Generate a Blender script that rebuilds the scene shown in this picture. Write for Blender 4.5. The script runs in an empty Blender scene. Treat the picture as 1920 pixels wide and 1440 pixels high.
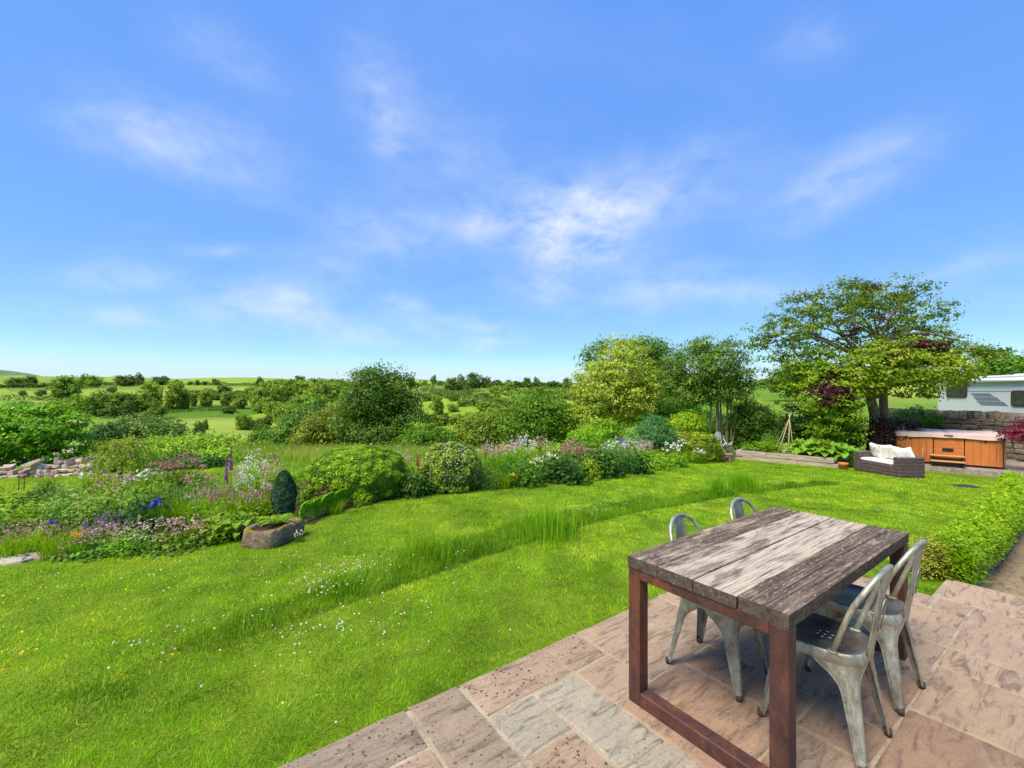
import bpy, math, random
import numpy as np
from mathutils import Vector, noise as mnoise
R = math.radians
rng = np.random.default_rng(7)
random.seed(7)
scene = bpy.context.scene
COL = scene.collection

# ------------------------------------------------------------------ camera
FPX, EYE, HY = 815.0, 1.62, 737.0          # focal length in photo pixels, eye height, horizon row
cam_d = bpy.data.cameras.new('camera')
cam = bpy.data.objects.new('camera', cam_d)
COL.objects.link(cam)
cam.location = (0, 0, EYE)
cam.rotation_euler = (R(90), 0, 0)
cam_d.sensor_width = 36.0
cam_d.lens = 36.0 * FPX / 1920.0
cam_d.shift_y = (HY - 720.0) / 1920.0
cam_d.clip_start = 0.05
cam_d.clip_end = 6000
scene.camera = cam

# ------------------------------------------------------------------ light and sky
SUN_EL, SUN_AZ = R(56), R(-132)             # azimuth measured from +Y towards +X: the sun is to the left, a little behind
scene.view_settings.view_transform = 'Standard'
scene.view_settings.look = 'None'
scene.view_settings.gamma = 1.0
scene.view_settings.use_curve_mapping = False
scene.view_settings.exposure = 1.35
scene.cycles.use_denoising = True
scene.cycles.max_bounces = 8
scene.cycles.diffuse_bounces = 5
scene.cycles.transmission_bounces = 6
scene.cycles.sample_clamp_indirect = 6

sun_d = bpy.data.lights.new('sun', 'SUN')
sun = bpy.data.objects.new('sun', sun_d)
COL.objects.link(sun)
sun_d.energy = 2.6
sun_d.angle = R(30)
sun_d.color = (1.0, 0.90, 0.74)
sdir = Vector((math.sin(SUN_AZ) * math.cos(SUN_EL), math.cos(SUN_AZ) * math.cos(SUN_EL), math.sin(SUN_EL)))
sun.rotation_euler = (-sdir).to_track_quat('-Z', 'Y').to_euler()
sun.location = sdir * 30

world = bpy.data.worlds.new('World')
scene.world = world
world.use_nodes = True


class G:
    """tiny node-graph writer"""
    def __init__(s, nt):
        s.nt = nt
        nt.nodes.clear()

    def n(s, typ, ins=None, **props):
        nd = s.nt.nodes.new('ShaderNode' + typ)
        for k, v in props.items():
            setattr(nd, k, v)
        for k, v in (ins or {}).items():
            s.set(nd.inputs[k], v)
        return nd

    def set(s, sock, v):
        if isinstance(v, bpy.types.NodeSocket):
            s.nt.links.new(v, sock)
        elif isinstance(v, bpy.types.Node):
            s.nt.links.new(v.outputs[0], sock)
        else:
            if hasattr(sock.default_value, '__len__') and hasattr(v, '__len__') and len(sock.default_value) == 4 and len(v) == 3:
                v = (*v, 1.0)
            sock.default_value = v

    def m(s, op, a, b=0.0, c=None, clamp=False):
        nd = s.n('Math', operation=op, use_clamp=clamp)
        s.set(nd.inputs[0], a)
        s.set(nd.inputs[1], b)
        if c is not None:
            s.set(nd.inputs[2], c)
        return nd.outputs[0]

    def vm(s, op, a, b=(0, 0, 0)):
        nd = s.n('VectorMath', operation=op)
        s.set(nd.inputs[0], a)
        if op == 'SCALE':
            s.set(nd.inputs['Scale'], b)
        else:
            s.set(nd.inputs[1], b)
        return nd.outputs[1] if op in ('LENGTH', 'DOT_PRODUCT') else nd.outputs[0]

    def mix(s, f, a, b, mode='MIX'):
        nd = s.n('Mix', data_type='RGBA', blend_type=mode)
        s.set(nd.inputs[0], f)
        s.set(nd.inputs[6], a)
        s.set(nd.inputs[7], b)
        return nd.outputs[2]

    def ramp(s, f, stops):
        nd = s.n('ValToRGB')
        s.set(nd.inputs[0], f)
        el = nd.color_ramp.elements
        while len(el) < len(stops):
            el.new(0.5)
        for e, (p, c) in zip(el, stops):
            e.position = p
            e.color = (*c, 1.0) if len(c) == 3 else c
        return nd.outputs[0]

    def rng(s, f, a, b, c=0.0, d=1.0):
        nd = s.n('MapRange', {0: f, 1: a, 2: b, 3: c, 4: d})
        return nd.outputs[0]

    def noise(s, vec, scale, detail=4.0, rough=0.55, dist=0.0):
        nd = s.n('TexNoise', {'Vector': vec, 'Scale': scale, 'Detail': detail, 'Roughness': rough, 'Distortion': dist})
        return nd.outputs[0]


def build_sky():
    g = G(world.node_tree)
    out = g.n('OutputWorld')
    sky = g.n('TexSky', sky_type='NISHITA')
    sky.sun_disc = False
    sky.sun_elevation = SUN_EL
    sky.sun_rotation = SUN_AZ
    sky.altitude = 200
    sky.air_density = 1.0
    sky.dust_density = 0.6
    sky.ozone_density = 1.6
    d = g.n('TexCoord').outputs['Generated']
    sep = g.n('SeparateXYZ', {0: d})
    X, Y, Z = sep.outputs
    yy = g.m('MAXIMUM', Y, 0.05)
    gx = g.m('DIVIDE', X, yy)
    gz = g.m('DIVIDE', Z, yy)
    # wispy texture on the cloud layer
    zz = g.m('ADD', g.m('MAXIMUM', Z, 0.0), 0.10)
    lay = g.n('CombineXYZ', {0: g.m('DIVIDE', X, zz), 1: g.m('DIVIDE', Y, zz), 2: 0.0}).outputs[0]
    w1 = g.noise(g.vm('MULTIPLY', d, (4.6, 4.6, 8.5)), 2.2, 8, 0.60, 0.2)
    w2 = g.noise(g.vm('MULTIPLY', lay, (0.8, 1.6, 1.0)), 0.7, 7, 0.6, 0.8)
    wv = g.n('TexNoise', {'Vector': g.vm('MULTIPLY', d, (4.0, 4.0, 6.0)), 'Scale': 1.3, 'Detail': 4.0})
    warp = g.vm('SCALE', g.vm('SUBTRACT', wv.outputs[1], (0.5, 0.5, 0.5)), 0.20)
    ws = g.n('SeparateXYZ', {0: warp})
    gx = g.m('ADD', gx, ws.outputs[0])
    gz = g.m('ADD', gz, g.m('MULTIPLY', ws.outputs[2], 0.7))
    clouds = [(320, 262, 170, 62, 24, .62), (715, 190, 55, 120, -14, .42), (1090, 395, 150, 70, -6, .80), (1075, 472, 110, 48, 4, .66),
              (1240, 350, 190, 80, -18, .36), (1580, 335, 170, 60, -28, .46), (740, 435, 120, 45, 6, .42), (890, 433, 50, 26, 0, .40),
              (500, 580, 130, 38, 2, .60), (760, 588, 50, 28, 0, .46), (680, 626, 130, 20, 2, .46), (905, 635, 75, 18, 0, .46),
              (880, 601, 60, 15, 0, .42), (1050, 545, 110, 42, 8, .40), (1240, 540, 90, 45, -10, .36), (1390, 540, 120, 34, -8, .36),
              (230, 525, 120, 26, 6, .40), (400, 481, 60, 18, 0, .34), (240, 597, 80, 18, 3, .34), (1540, 75, 90, 50, -25, .18),
              (430, 110, 130, 50, 38, .20), (860, 290, 190, 100, 30, .20), (1850, 500, 160, 30, -5, .26), (620, 500, 120, 40, 5, .26)]
    tot = None
    for (px, py, rx, ry, rot, st) in clouds:
        a = R(-rot)
        dx = g.m('SUBTRACT', gx, (px - 960) / FPX)
        dz = g.m('SUBTRACT', gz, (HY - py) / FPX)
        ca, sa = math.cos(a), math.sin(a)
        u = g.m('MULTIPLY', g.m('ADD', g.m('MULTIPLY', dx, ca), g.m('MULTIPLY', dz, sa)), FPX / rx)
        v = g.m('MULTIPLY', g.m('SUBTRACT', g.m('MULTIPLY', dz, ca), g.m('MULTIPLY', dx, sa)), FPX / ry)
        r2 = g.m('ADD', g.m('MULTIPLY', u, u), g.m('MULTIPLY', v, v))
        e = g.m('MULTIPLY', g.m('EXPONENT', g.m('MULTIPLY', r2, -1.1)), st)
        tot = e if tot is None else g.m('ADD', tot, e)
    tot = g.m('MULTIPLY', tot, g.rng(Y, 0.05, 0.2))
    det = g.rng(w1, 0.32, 0.69, 0.22, 1.35)
    c1 = g.m('MULTIPLY', tot, det)
    veil = g.m('MULTIPLY', g.rng(w2, 0.50, 0.85, 0.0, 0.14), g.rng(Z, 0.02, 0.12))
    fac = g.m('ADD', g.m('MULTIPLY', c1, 0.74), veil, clamp=True)
    sc = g.n('SeparateColor', {0: sky.outputs[0]})
    blue = g.m('MAXIMUM', sc.outputs[2], 0.001)
    rb = g.m('DIVIDE', sc.outputs[0], blue)
    gb = g.m('DIVIDE', sc.outputs[1], blue)
    bl = g.m('POWER', blue, SKY_FLAT)          # evens the sky's brightness out, as the photograph's tone curve does
    skyc = g.n('CombineColor', {0: g.m('MULTIPLY', bl, g.rng(rb, *SKY_R)), 1: g.m('MULTIPLY', bl, g.rng(gb, *SKY_G)), 2: bl}).outputs[0]
    skyc = g.vm('SCALE', skyc, SKY_GAIN)
    col = g.mix(fac, skyc, CLOUD)
    bg = g.n('Background', {'Color': col, 'Strength': SKY_STR})
    g.set(out.inputs[0], bg)


SKY_R, SKY_G, SKY_FLAT, SKY_GAIN, SKY_STR, CLOUD = (.25, .95, .09, .68), (.45, .98, .272, .90), 0.12, 3.3, 0.10, (3.7, 3.9, 4.1)
build_sky()

# ------------------------------------------------------------------ helpers: objects, tags, meshes
CRN = Vector((2.58, 4.54))                 # patio corner on the lawn
TH = R(36.0)
U2 = np.array([math.cos(TH), math.sin(TH)])
V2 = np.array([math.sin(TH), -math.cos(TH)])
P0 = np.array([2.58, 4.54])


def st(s, t):
    p = P0 + U2 * s + V2 * t
    return float(p[0]), float(p[1])


def tag(o, label=None, cat=None, group=None, kind=None):
    if label: o['label'] = label
    if cat: o['category'] = cat
    if group: o['group'] = group
    if kind: o['kind'] = kind
    return o


def thing(name, label, cat, loc=(0, 0, 0), rz=0.0, group=None):
    o = bpy.data.objects.new(name, None)
    o.empty_display_size = 0.2
    COL.objects.link(o)
    o.location = loc
    o.rotation_euler = (0, 0, rz)
    return tag(o, label, cat, group)


def link(name, me, mat=None, parent=None):
    o = bpy.data.objects.new(name, me)
    COL.objects.link(o)
    if mat is not None and not me.materials:
        me.materials.append(mat)
    if parent is not None:
        o.parent = parent
    return o


def dup(root, loc, rz=0.0, scale=1.0, label=None, group=None):
    r = root.copy()
    COL.objects.link(r)
    r.location = loc
    r.rotation_euler = (0, 0, rz)
    r.scale = (scale,) * 3 if not hasattr(scale, '__len__') else scale
    if label: r['label'] = label
    if group: r['group'] = group
    for ch in list(root.children):
        c = ch.copy()
        COL.objects.link(c)
        c.parent = r
        for g2 in ch.children:
            d = g2.copy()
            COL.objects.link(d)
            d.parent = c
    return r


def fast_mesh(name, V, k, tint=None, smooth=False):
    """V: (n*k,3) polygon soup of k-gons, one tint value per vertex"""
    V = np.asarray(V, dtype=np.float32).reshape(-1, 3)
    nv = len(V)
    nf = nv // k
    me = bpy.data.meshes.new(name)
    me.vertices.add(nv)
    me.vertices.foreach_set('co', V.ravel())
    me.loops.add(nv)
    me.loops.foreach_set('vertex_index', np.arange(nv, dtype=np.int32))
    me.polygons.add(nf)
    me.polygons.foreach_set('loop_start', np.arange(0, nv, k, dtype=np.int32))
    me.polygons.foreach_set('loop_total', np.full(nf, k, dtype=np.int32))
    if smooth:
        me.polygons.foreach_set('use_smooth', np.ones(nf, dtype=bool))
    if tint is not None:
        a = me.attributes.new('tint', 'FLOAT', 'POINT')
        a.data.foreach_set('value', np.asarray(tint, dtype=np.float32).ravel())
    me.update(calc_edges=True)
    return me


class MB:
    """collects shapes into one mesh"""
    def __init__(s):
        s.v, s.f, s.sm, s.mi = [], [], [], []

    def add(s, vs, fs, smooth=False, mi=0):
        b = len(s.v)
        s.v += [tuple(float(q) for q in p) for p in vs]
        s.f += [tuple(b + i for i in f) for f in fs]
        s.sm += [smooth] * len(fs)
        s.mi += [mi] * len(fs)

    def box(s, c, d, rz=0.0, bev=0.0, rot=None, mi=0):
        cx, cy, cz = c
        hx, hy, hz = d[0] / 2, d[1] / 2, d[2] / 2
        if bev <= 0:
            P = [(sx * hx, sy * hy, sz * hz) for sz in (-1, 1) for sx, sy in ((-1, -1), (1, -1), (1, 1), (-1, 1))]
            F = [(3, 2, 1, 0), (4, 5, 6, 7), (0, 1, 5, 4), (1, 2, 6, 5), (2, 3, 7, 6), (3, 0, 4, 7)]
        else:
            b = min(bev, hx * .9, hy * .9, hz * .9)
            P, F = [], []
            def ring(ix, iy, z):
                x, y = hx - ix, hy - iy
                i0 = len(P)
                for q in ((-x, -y + b0), (-x + b0, -y), (x - b0, -y), (x, -y + b0), (x, y - b0), (x - b0, y), (-x + b0, y), (-x, y - b0)):
                    P.append((q[0], q[1], z))
                return i0
            b0 = b
            r = [ring(b, b, -hz), ring(0, 0, -hz + b), ring(0, 0, hz - b), ring(b, b, hz)]
            F.append(tuple(range(7, -1, -1)))
            for a, c2 in zip(r[:-1], r[1:]):
                for i in range(8):
                    j = (i + 1) % 8
                    F.append((a + i, a + j, c2 + j, c2 + i))
            F.append(tuple(r[3] + i for i in range(8)))
        if rot is not None:
            P = [rot @ Vector(p) for p in P]
        c0, s0 = math.cos(rz), math.sin(rz)
        P = [(cx + p[0] * c0 - p[1] * s0, cy + p[0] * s0 + p[1] * c0, cz + p[2]) for p in P]
        s.add(P, F, False, mi)

    def tube(s, pts, rad, n=8, cap=True, smooth=True, mi=0):
        pts = [Vector(p) for p in pts]
        if not hasattr(rad, '__len__'):
            rad = [rad] * len(pts)
        P, F = [], []
        t0 = (pts[1] - pts[0]).normalized()
        ref = Vector((0, 0, 1)) if abs(t0.z) < 0.9 else Vector((1, 0, 0))
        nrm = t0.cross(ref).normalized()
        for i, p in enumerate(pts):
            a = pts[max(i - 1, 0)]
            b = pts[min(i + 1, len(pts) - 1)]
            t = (b - a)
            t = t.normalized() if t.length > 1e-9 else t0
            nrm = (nrm - t * nrm.dot(t))
            nrm = nrm.normalized() if nrm.length > 1e-6 else t.orthogonal().normalized()
            bn = t.cross(nrm)
            for k in range(n):
                an = 2 * math.pi * k / n
                P.append(p + (nrm * math.cos(an) + bn * math.sin(an)) * rad[i])
        for i in range(len(pts) - 1):
            for k in range(n):
                j = (k + 1) % n
                F.append((i * n + k, i * n + j, (i + 1) * n + j, (i + 1) * n + k))
        if cap:
            F.append(tuple(range(n - 1, -1, -1)))
            F.append(tuple((len(pts) - 1) * n + k for k in range(n)))
        s.add(P, F, smooth, mi)

    def lathe(s, prof, c=(0, 0, 0), n=20, smooth=True, mi=0):
        P, F = [], []
        for (r, z) in prof:
            for k in range(n):
                a = 2 * math.pi * k / n
                P.append((c[0] + r * math.cos(a), c[1] + r * math.sin(a), c[2] + z))
        for i in range(len(prof) - 1):
            for k in range(n):
                j = (k + 1) % n
                F.append((i * n + k, i * n + j, (i + 1) * n + j, (i + 1) * n + k))
        s.add(P, F, smooth, mi)

    def prism(s, poly, z0, z1, mi=0):
        n = len(poly)
        P = [(x, y, z0) for x, y in poly] + [(x, y, z1) for x, y in poly]
        F = [tuple(range(n - 1, -1, -1)), tuple(range(n, 2 * n))] + [(i, (i + 1) % n, n + (i + 1) % n, n + i) for i in range(n)]
        s.add(P, F, False, mi)

    def grid(s, fn, nu, nv, smooth=True, mi=0, closed_u=False):
        P = [fn(i / nu, j / nv) for j in range(nv + 1) for i in range(nu + (0 if closed_u else 1))]
        w = nu if closed_u else nu + 1
        F = [(j * w + i, j * w + (i + 1) % w, (j + 1) * w + (i + 1) % w, (j + 1) * w + i) for j in range(nv) for i in range(nu)]
        s.add(P, F, smooth, mi)

    def mesh(s, name, *mats):
        me = bpy.data.meshes.new(name)
        me.from_pydata(s.v, [], s.f)
        me.polygons.foreach_set('use_smooth', s.sm)
        me.polygons.foreach_set('material_index', s.mi)
        for m in mats:
            me.materials.append(m)
        me.update()
        return me

    def obj(s, name, mat, parent=None):
        return link(name, s.mesh(name, mat), None, parent)


def spline(pts, n=6):
    P = [Vector(p) for p in pts]
    Q = []
    for i in range(len(P) - 1):
        a, b, c, d = P[max(i - 1, 0)], P[i], P[i + 1], P[min(i + 2, len(P) - 1)]
        for k in range(n):
            t = k / n
            Q.append(0.5 * ((2 * b) + (c - a) * t + (2 * a - 5 * b + 4 * c - d) * t * t + (3 * b - a - 3 * c + d) * t ** 3))
    Q.append(P[-1])
    return Q


def unit(a):
    return a / np.maximum(np.linalg.norm(a, axis=-1, keepdims=True), 1e-9)


def vnoise(x, y, seed=0):
    """smooth value noise 0..1"""
    x = np.asarray(x, float)
    y = np.asarray(y, float)
    xi, yi = np.floor(x).astype(np.int64), np.floor(y).astype(np.int64)
    fx, fy = x - xi, y - yi
    fx, fy = fx * fx * (3 - 2 * fx), fy * fy * (3 - 2 * fy)

    def h(a, b):
        q = (a * 374761393 + b * 668265263 + seed * 974711) & 0xffffffff
        q = ((q ^ (q >> 13)) * 1274126177) & 0xffffffff
        return ((q ^ (q >> 16)) & 0xffff) / 65535.0
    return (h(xi, yi) * (1 - fx) + h(xi + 1, yi) * fx) * (1 - fy) + (h(xi, yi + 1) * (1 - fx) + h(xi + 1, yi + 1) * fx) * fy


def in_poly(x, y, poly):
    r = np.zeros(np.shape(x), bool)
    n = len(poly)
    for i in range(n):
        x0, y0 = poly[i]
        x1, y1 = poly[(i + 1) % n]
        c = ((y0 > y) != (y1 > y)) & (x < (x1 - x0) * (y - y0) / (y1 - y0 + 1e-12) + x0)
        r ^= c
    return r


# ------------------------------------------------------------------ the lie of the land
LY = np.array([0, 12, 18, 25, 40, 60, 90, 120, 160, 220, 300, 400, 550, 700, 1000, 1600.])
LZ = np.array([0, 0, -.5, -1.7, -4.4, -7.0, -8.6, -7.6, -4.8, -1.7, 2.6, 8.0, 15.0, 18.0, 15, 5.])
RY = np.array([0, 12, 18, 30, 50, 80, 120, 170, 250, 500, 1000, 1600.])
RZ = np.array([0, 0, .0, .55, 1.2, 2.0, 3.4, 5.8, 9.5, 13, 14, 5.])


def ground(x, y):
    x = np.asarray(x, float)
    y = np.asarray(y, float)
    s = (x - P0[0]) * U2[0] + (y - P0[1]) * U2[1]
    n = -((x - P0[0]) * V2[0] + (y - P0[1]) * V2[1])
    sp = np.clip(s, 0, 16)
    base = -0.035 - 0.053 * sp * np.clip(sp / 1.2, 0, 1) ** .6 - 0.015 * np.clip(n, 0, 12) * 1.0
    yy = np.maximum(y, 0.01)
    az = np.arctan2(x, yy)
    k = np.clip((np.degrees(az) - 6) / 20.0, 0, 1)
    k = k * k * (3 - 2 * k)
    d = np.where(y > 0, np.sqrt(x * x * 0.25 + y * y), 0)
    far = np.interp(d, LY, LZ) * (1 - k) + np.interp(d, RY, RZ) * k
    und = ((vnoise(x / 60., y / 60., 3) - .5) * 4.0 + (vnoise(x / 150., y / 120., 8) - .5) * 17.0 * np.clip((d - 120) / 200, 0, 1)) * np.clip((d - 60) / 100, 0, 1)
    und2 = (vnoise(x / 1.7 + 40, y / 1.7, 9) - .5) * 0.03 * np.clip((n - .25) / .8, 0, 1)
    return base + far + und + und2


def gz(x, y):
    return float(ground(x, y))


_ys_near = np.concatenate([np.arange(1.2, 40, 0.02), np.arange(40, 1200, 0.5)])


def on_ground(px, py, ymin=1.2, dz=0.0):
    """where the sight line through a photo pixel meets the ground"""
    Y = _ys_near[_ys_near >= ymin]
    Xx = (px - 960) / FPX * Y
    zr = EYE - (py - HY) / FPX * Y
    zg = ground(Xx, Y) + dz
    hit = np.nonzero(zr <= zg)[0]
    i = hit[0] if len(hit) else len(Y) - 1
    return float(Xx[i]), float(Y[i]), float(zg[i])


def at(px, py, Y):
    return ((px - 960) / FPX * Y, Y, EYE - (py - HY) / FPX * Y)
# ------------------------------------------------------------------ materials
def mat(name):
    m = bpy.data.materials.new(name)
    m.use_nodes = True
    return m, G(m.node_tree)


def finish(m, g, color, rough=0.6, metal=0.0, bump=None, bstr=0.3, bdist=0.01, spec=0.5, extra=None):
    out = g.n('OutputMaterial')
    b = g.n('BsdfPrincipled', {'Base Color': color, 'Roughness': rough, 'Metallic': metal, 'Specular IOR Level': spec})
    if bump is not None:
        bn = g.n('Bump', {'Height': bump, 'Strength': bstr, 'Distance': bdist})
        g.set(b.inputs['Normal'], bn)
    for k, v in (extra or {}).items():
        g.set(b.inputs[k], v)
    g.set(out.inputs[0], b)
    return m


def local(g, spread=37.0):
    """object coordinates shifted by a per-object random amount"""
    oc = g.n('TexCoord').outputs['Object']
    r = g.n('ObjectInfo').outputs['Random']
    return g.vm('ADD', oc, g.vm('SCALE', (1.0, 0.73, 0.41), g.m('MULTIPLY', r, spread)))


def leaf_mat(name, stops, trans=0.45, rough=0.5, spec=0.25, var=0.16, gain=(1.95, 1.75, 1.15)):
    m, g = mat(name)
    stops = [(p, tuple(a * b for a, b in zip(c, gain))) for p, c in stops]
    t = g.n('Attribute', attribute_name='tint').outputs['Fac']
    c = g.ramp(t, stops)
    r = g.n('ObjectInfo').outputs['Random']
    c = g.n('HueSaturation', {'Color': c, 'Hue': g.rng(g.m('FRACT', g.m('MULTIPLY', r, 7.3)), 0, 1, 0.5 - .018, 0.5 + .018), 'Saturation': 1.0,
                              'Value': g.rng(r, 0, 1, 1 - var, 1 + var)}).outputs[0]
    out = g.n('OutputMaterial')
    b = g.n('BsdfPrincipled', {'Base Color': c, 'Roughness': rough, 'Specular IOR Level': spec})
    tr = g.n('BsdfTranslucent', {'Color': g.mix(1.0, c, (1.25, 1.15, 0.55), 'MULTIPLY')})
    mx = g.n('MixShader', {0: trans})
    g.set(mx.inputs[1], b)
    g.set(mx.inputs[2], tr)
    g.set(out.inputs[0], mx)
    return m


def flat_mat(name, col, rough=0.6, metal=0.0, var=0.12, scale=30.0, spec=0.4):
    m, g = mat(name)
    v = local(g)
    n = g.noise(v, scale, 5, 0.6)
    c = g.mix(1.0, col, g.mix(n, (1 - var * 2,) * 3, (1 + var * 2,) * 3), 'MULTIPLY')
    return finish(m, g, c, rough, metal, n, 0.2, 0.004, spec)


M = {}
M['lawn_leaf'] = leaf_mat('lawn grass blades', [(0, (.050, .125, .006)), (.45, (.125, .265, .010)), (.8, (.205, .34, .014)), (1, (.31, .37, .05))], .45, .5, .12, 0, (2.4, 1.98, 1.2))
M['long_leaf'] = leaf_mat('long grass blades', [(0, (.035, .115, .006)), (.6, (.085, .235, .010)), (1, (.17, .33, .03))], .38, .5, .15, 0, (1.9, 1.5, 1.0))
M['tuft_leaf'] = leaf_mat('tall tuft blades', [(0, (.035, .115, .006)), (.6, (.085, .235, .010)), (1, (.17, .33, .03))], .45, .5, .15, 0, (2.3, 1.85, 1.2))
M['meadow_leaf'] = leaf_mat('meadow grass', [(0, (.06, .15, .018)), (.6, (.13, .235, .035)), (1, (.33, .36, .17))], .4, .6, .1, 0)
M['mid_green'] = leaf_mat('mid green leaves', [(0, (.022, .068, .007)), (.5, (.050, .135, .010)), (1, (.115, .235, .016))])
M['dark_green'] = leaf_mat('dark green leaves', [(0, (.012, .042, .006)), (.6, (.026, .080, .009)), (1, (.065, .145, .016))], .28)
M['bright_green'] = leaf_mat('bright green leaves', [(0, (.050, .135, .005)), (.5, (.105, .235, .008)), (1, (.20, .34, .014))], .4)
M['lime'] = leaf_mat('lime green leaves', [(0, (.075, .17, .006)), (.5, (.15, .29, .010)), (1, (.27, .40, .02))], .42)
M['gold'] = leaf_mat('golden variegated leaves', [(0, (.11, .15, .016)), (.4, (.21, .29, .03)), (.8, (.34, .42, .06)), (1, (.52, .55, .17))], .4, gain=(1.45, 1.4, 1.1))
M['yew'] = leaf_mat('clipped yew leaves', [(0, (.045, .105, .005)), (.5, (.120, .225, .008)), (1, (.30, .38, .014))], .35)
M['olive'] = leaf_mat('olive green leaves', [(0, (.045, .085, .010)), (.5, (.10, .165, .016)), (1, (.20, .27, .03))], .35)
M['blue_green'] = leaf_mat('blue green leaves', [(0, (.020, .075, .030)), (.6, (.050, .155, .060)), (1, (.11, .24, .10))], .3)
M['conifer'] = leaf_mat('blue grey conifer needles', [(0, (.016, .050, .022)), (.6, (.044, .108, .046)), (1, (.115, .20, .085))], .25, gain=(1, 1, 1))
M['copper'] = leaf_mat('copper purple leaves', [(0, (.030, .011, .012)), (.6, (.082, .026, .027)), (1, (.17, .060, .05))], .35, gain=(1, 1, 1))
M['acer'] = leaf_mat('crimson maple leaves', [(0, (.13, .008, .03)), (.6, (.28, .02, .07)), (1, (.42, .06, .13))], .4, gain=(1, 1, 1))
M['far_green'] = leaf_mat('far tree leaves', [(0, (.050, .112, .024)), (.5, (.105, .19, .04)), (1, (.19, .28, .065))], .42, .7, .05, .22)
M['far_dark'] = leaf_mat('far hedge leaves', [(0, (.034, .072, .024)), (.5, (.068, .122, .038)), (1, (.125, .18, .06))], .38, .7, .05, .22)
M['rhubarb'] = leaf_mat('rhubarb leaves', [(0, (.04, .115, .012)), (.6, (.085, .21, .024)), (1, (.18, .29, .06))], .35)
M['skirt'] = leaf_mat('lower crown leaves', [(0, (.044, .098, .006)), (.5, (.100, .170, .010)), (1, (.19, .26, .018))], .4)
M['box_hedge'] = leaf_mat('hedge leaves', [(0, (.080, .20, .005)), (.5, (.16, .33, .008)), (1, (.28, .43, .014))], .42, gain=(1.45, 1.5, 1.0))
M['variegated'] = leaf_mat('yellow edged leaves', [(0, (.07, .13, .01)), (.5, (.19, .24, .02)), (1, (.40, .38, .07))], .35, gain=(1.3, 1.25, 1))


def petal(name, a, b):
    M[name] = leaf_mat('petals ' + name, [(0, a), (1, b)], .3, .6, .2, .06, (.85, .85, .85))


petal('pink', (.52, .20, .24), (.74, .44, .42))
petal('pale_pink', (.62, .38, .36), (.80, .66, .60))
petal('rose_pink', (.45, .12, .20), (.70, .33, .38))
petal('white', (.70, .70, .66), (.88, .88, .85))
petal('cream', (.60, .58, .36), (.82, .80, .58))
petal('blue', (.085, .055, .46), (.22, .18, .72))
petal('mauve', (.30, .20, .42), (.52, .40, .58))
petal('yellow', (.80, .60, .01), (.90, .76, .03))
petal('purple', (.34, .05, .40), (.62, .20, .58))
petal('red', (.45, .06, .08), (.66, .20, .20))
petal('lilac', (.36, .34, .62), (.58, .56, .80))

# bark
def bark_mat(name, a, b):
    m, g = mat(name)
    v = g.vm('MULTIPLY', local(g), (1, 1, 0.25))
    n = g.noise(v, 22, 6, .65)
    n2 = g.noise(local(g), 3.0, 3)
    c = g.ramp(g.m('ADD', g.m('MULTIPLY', n, .7), g.m('MULTIPLY', n2, .3)), [(.3, a), (.7, b)])
    return finish(m, g, c, .85, 0, n, .7, .02, .2)


M['bark'] = bark_mat('brown bark', (.10, .066, .046), (.30, .21, .155))
M['pale_bark'] = bark_mat('pale bark', (.15, .115, .075), (.34, .28, .19))
M['twig'] = bark_mat('twig', (.055, .038, .022), (.14, .10, .06))
M['stem'] = flat_mat('green stem', (.09, .19, .03), .6)


def ground_mats():
    # far fields and rough ground
    m, g = mat('field grass')
    p = g.n('NewGeometry').outputs['Position']
    z = g.n('Attribute', attribute_name='tint').outputs['Fac']
    n1 = g.noise(p, .05, 5, .6)
    n2 = g.noise(g.vm('MULTIPLY', p, (1, 1, 0)), 1.3, 6, .7)
    a = g.ramp(g.m('ADD', g.m('MULTIPLY', n1, .55), g.m('MULTIPLY', n2, .45)), [(.3, (.105, .21, .018)), (.55, (.19, .31, .026)), (.75, (.27, .36, .045))])
    b = g.ramp(g.m('ADD', g.m('MULTIPLY', n1, .55), g.m('MULTIPLY', n2, .45)), [(.3, (.34, .36, .06)), (.7, (.50, .47, .13))])
    vc = g.n('TexVoronoi', {'Vector': g.vm('MULTIPLY', p, (1.0, .8, 0.0)), 'Scale': .016})
    fld = g.n('SeparateColor', {0: vc.outputs[1]}).outputs[0]
    a = g.mix(1.0, a, g.ramp(fld, [(.15, (.50, .62, .60)), (.5, (.78, .84, .80)), (.85, (1.12, 1.06, 1.0))]), 'MULTIPLY')
    n4 = g.noise(g.vm('MULTIPLY', p, (1, .35, 0)), .22, 5, .65)
    a = g.mix(1.0, a, g.mix(n4, (.72, .75, .7), (1.25, 1.2, 1.2)), 'MULTIPLY')
    M['field'] = finish(m, g, g.mix(z, a, b), .9, 0, n2, .5, .3, .1)
    # mown lawn sheet under the blades
    m, g = mat('lawn turf')
    p = g.n('NewGeometry').outputs['Position']
    n1 = g.noise(p, .9, 4, .6)
    n2 = g.noise(p, 14, 6, .7)
    n3 = g.noise(p, 70, 4, .7)
    f = g.m('ADD', g.m('ADD', g.m('MULTIPLY', n1, .4), g.m('MULTIPLY', n2, .35)), g.m('MULTIPLY', n3, .25))
    c = g.ramp(f, [(.32, (.05, .085, .008)), (.48, (.11, .165, .012)), (.62, (.19, .24, .02)), (.8, (.30, .27, .06))])
    M['turf'] = finish(m, g, c, .9, 0, n2, .6, .02, .1)
    # bare soil
    m, g = mat('dark soil')
    p = g.n('NewGeometry').outputs['Position']
    n = g.noise(p, 30, 6, .7)
    M['soil'] = finish(m, g, g.ramp(n, [(.3, (.025, .016, .010)), (.7, (.10, .07, .045))]), .95, 0, n, .8, .03, .1)


ground_mats()


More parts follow.
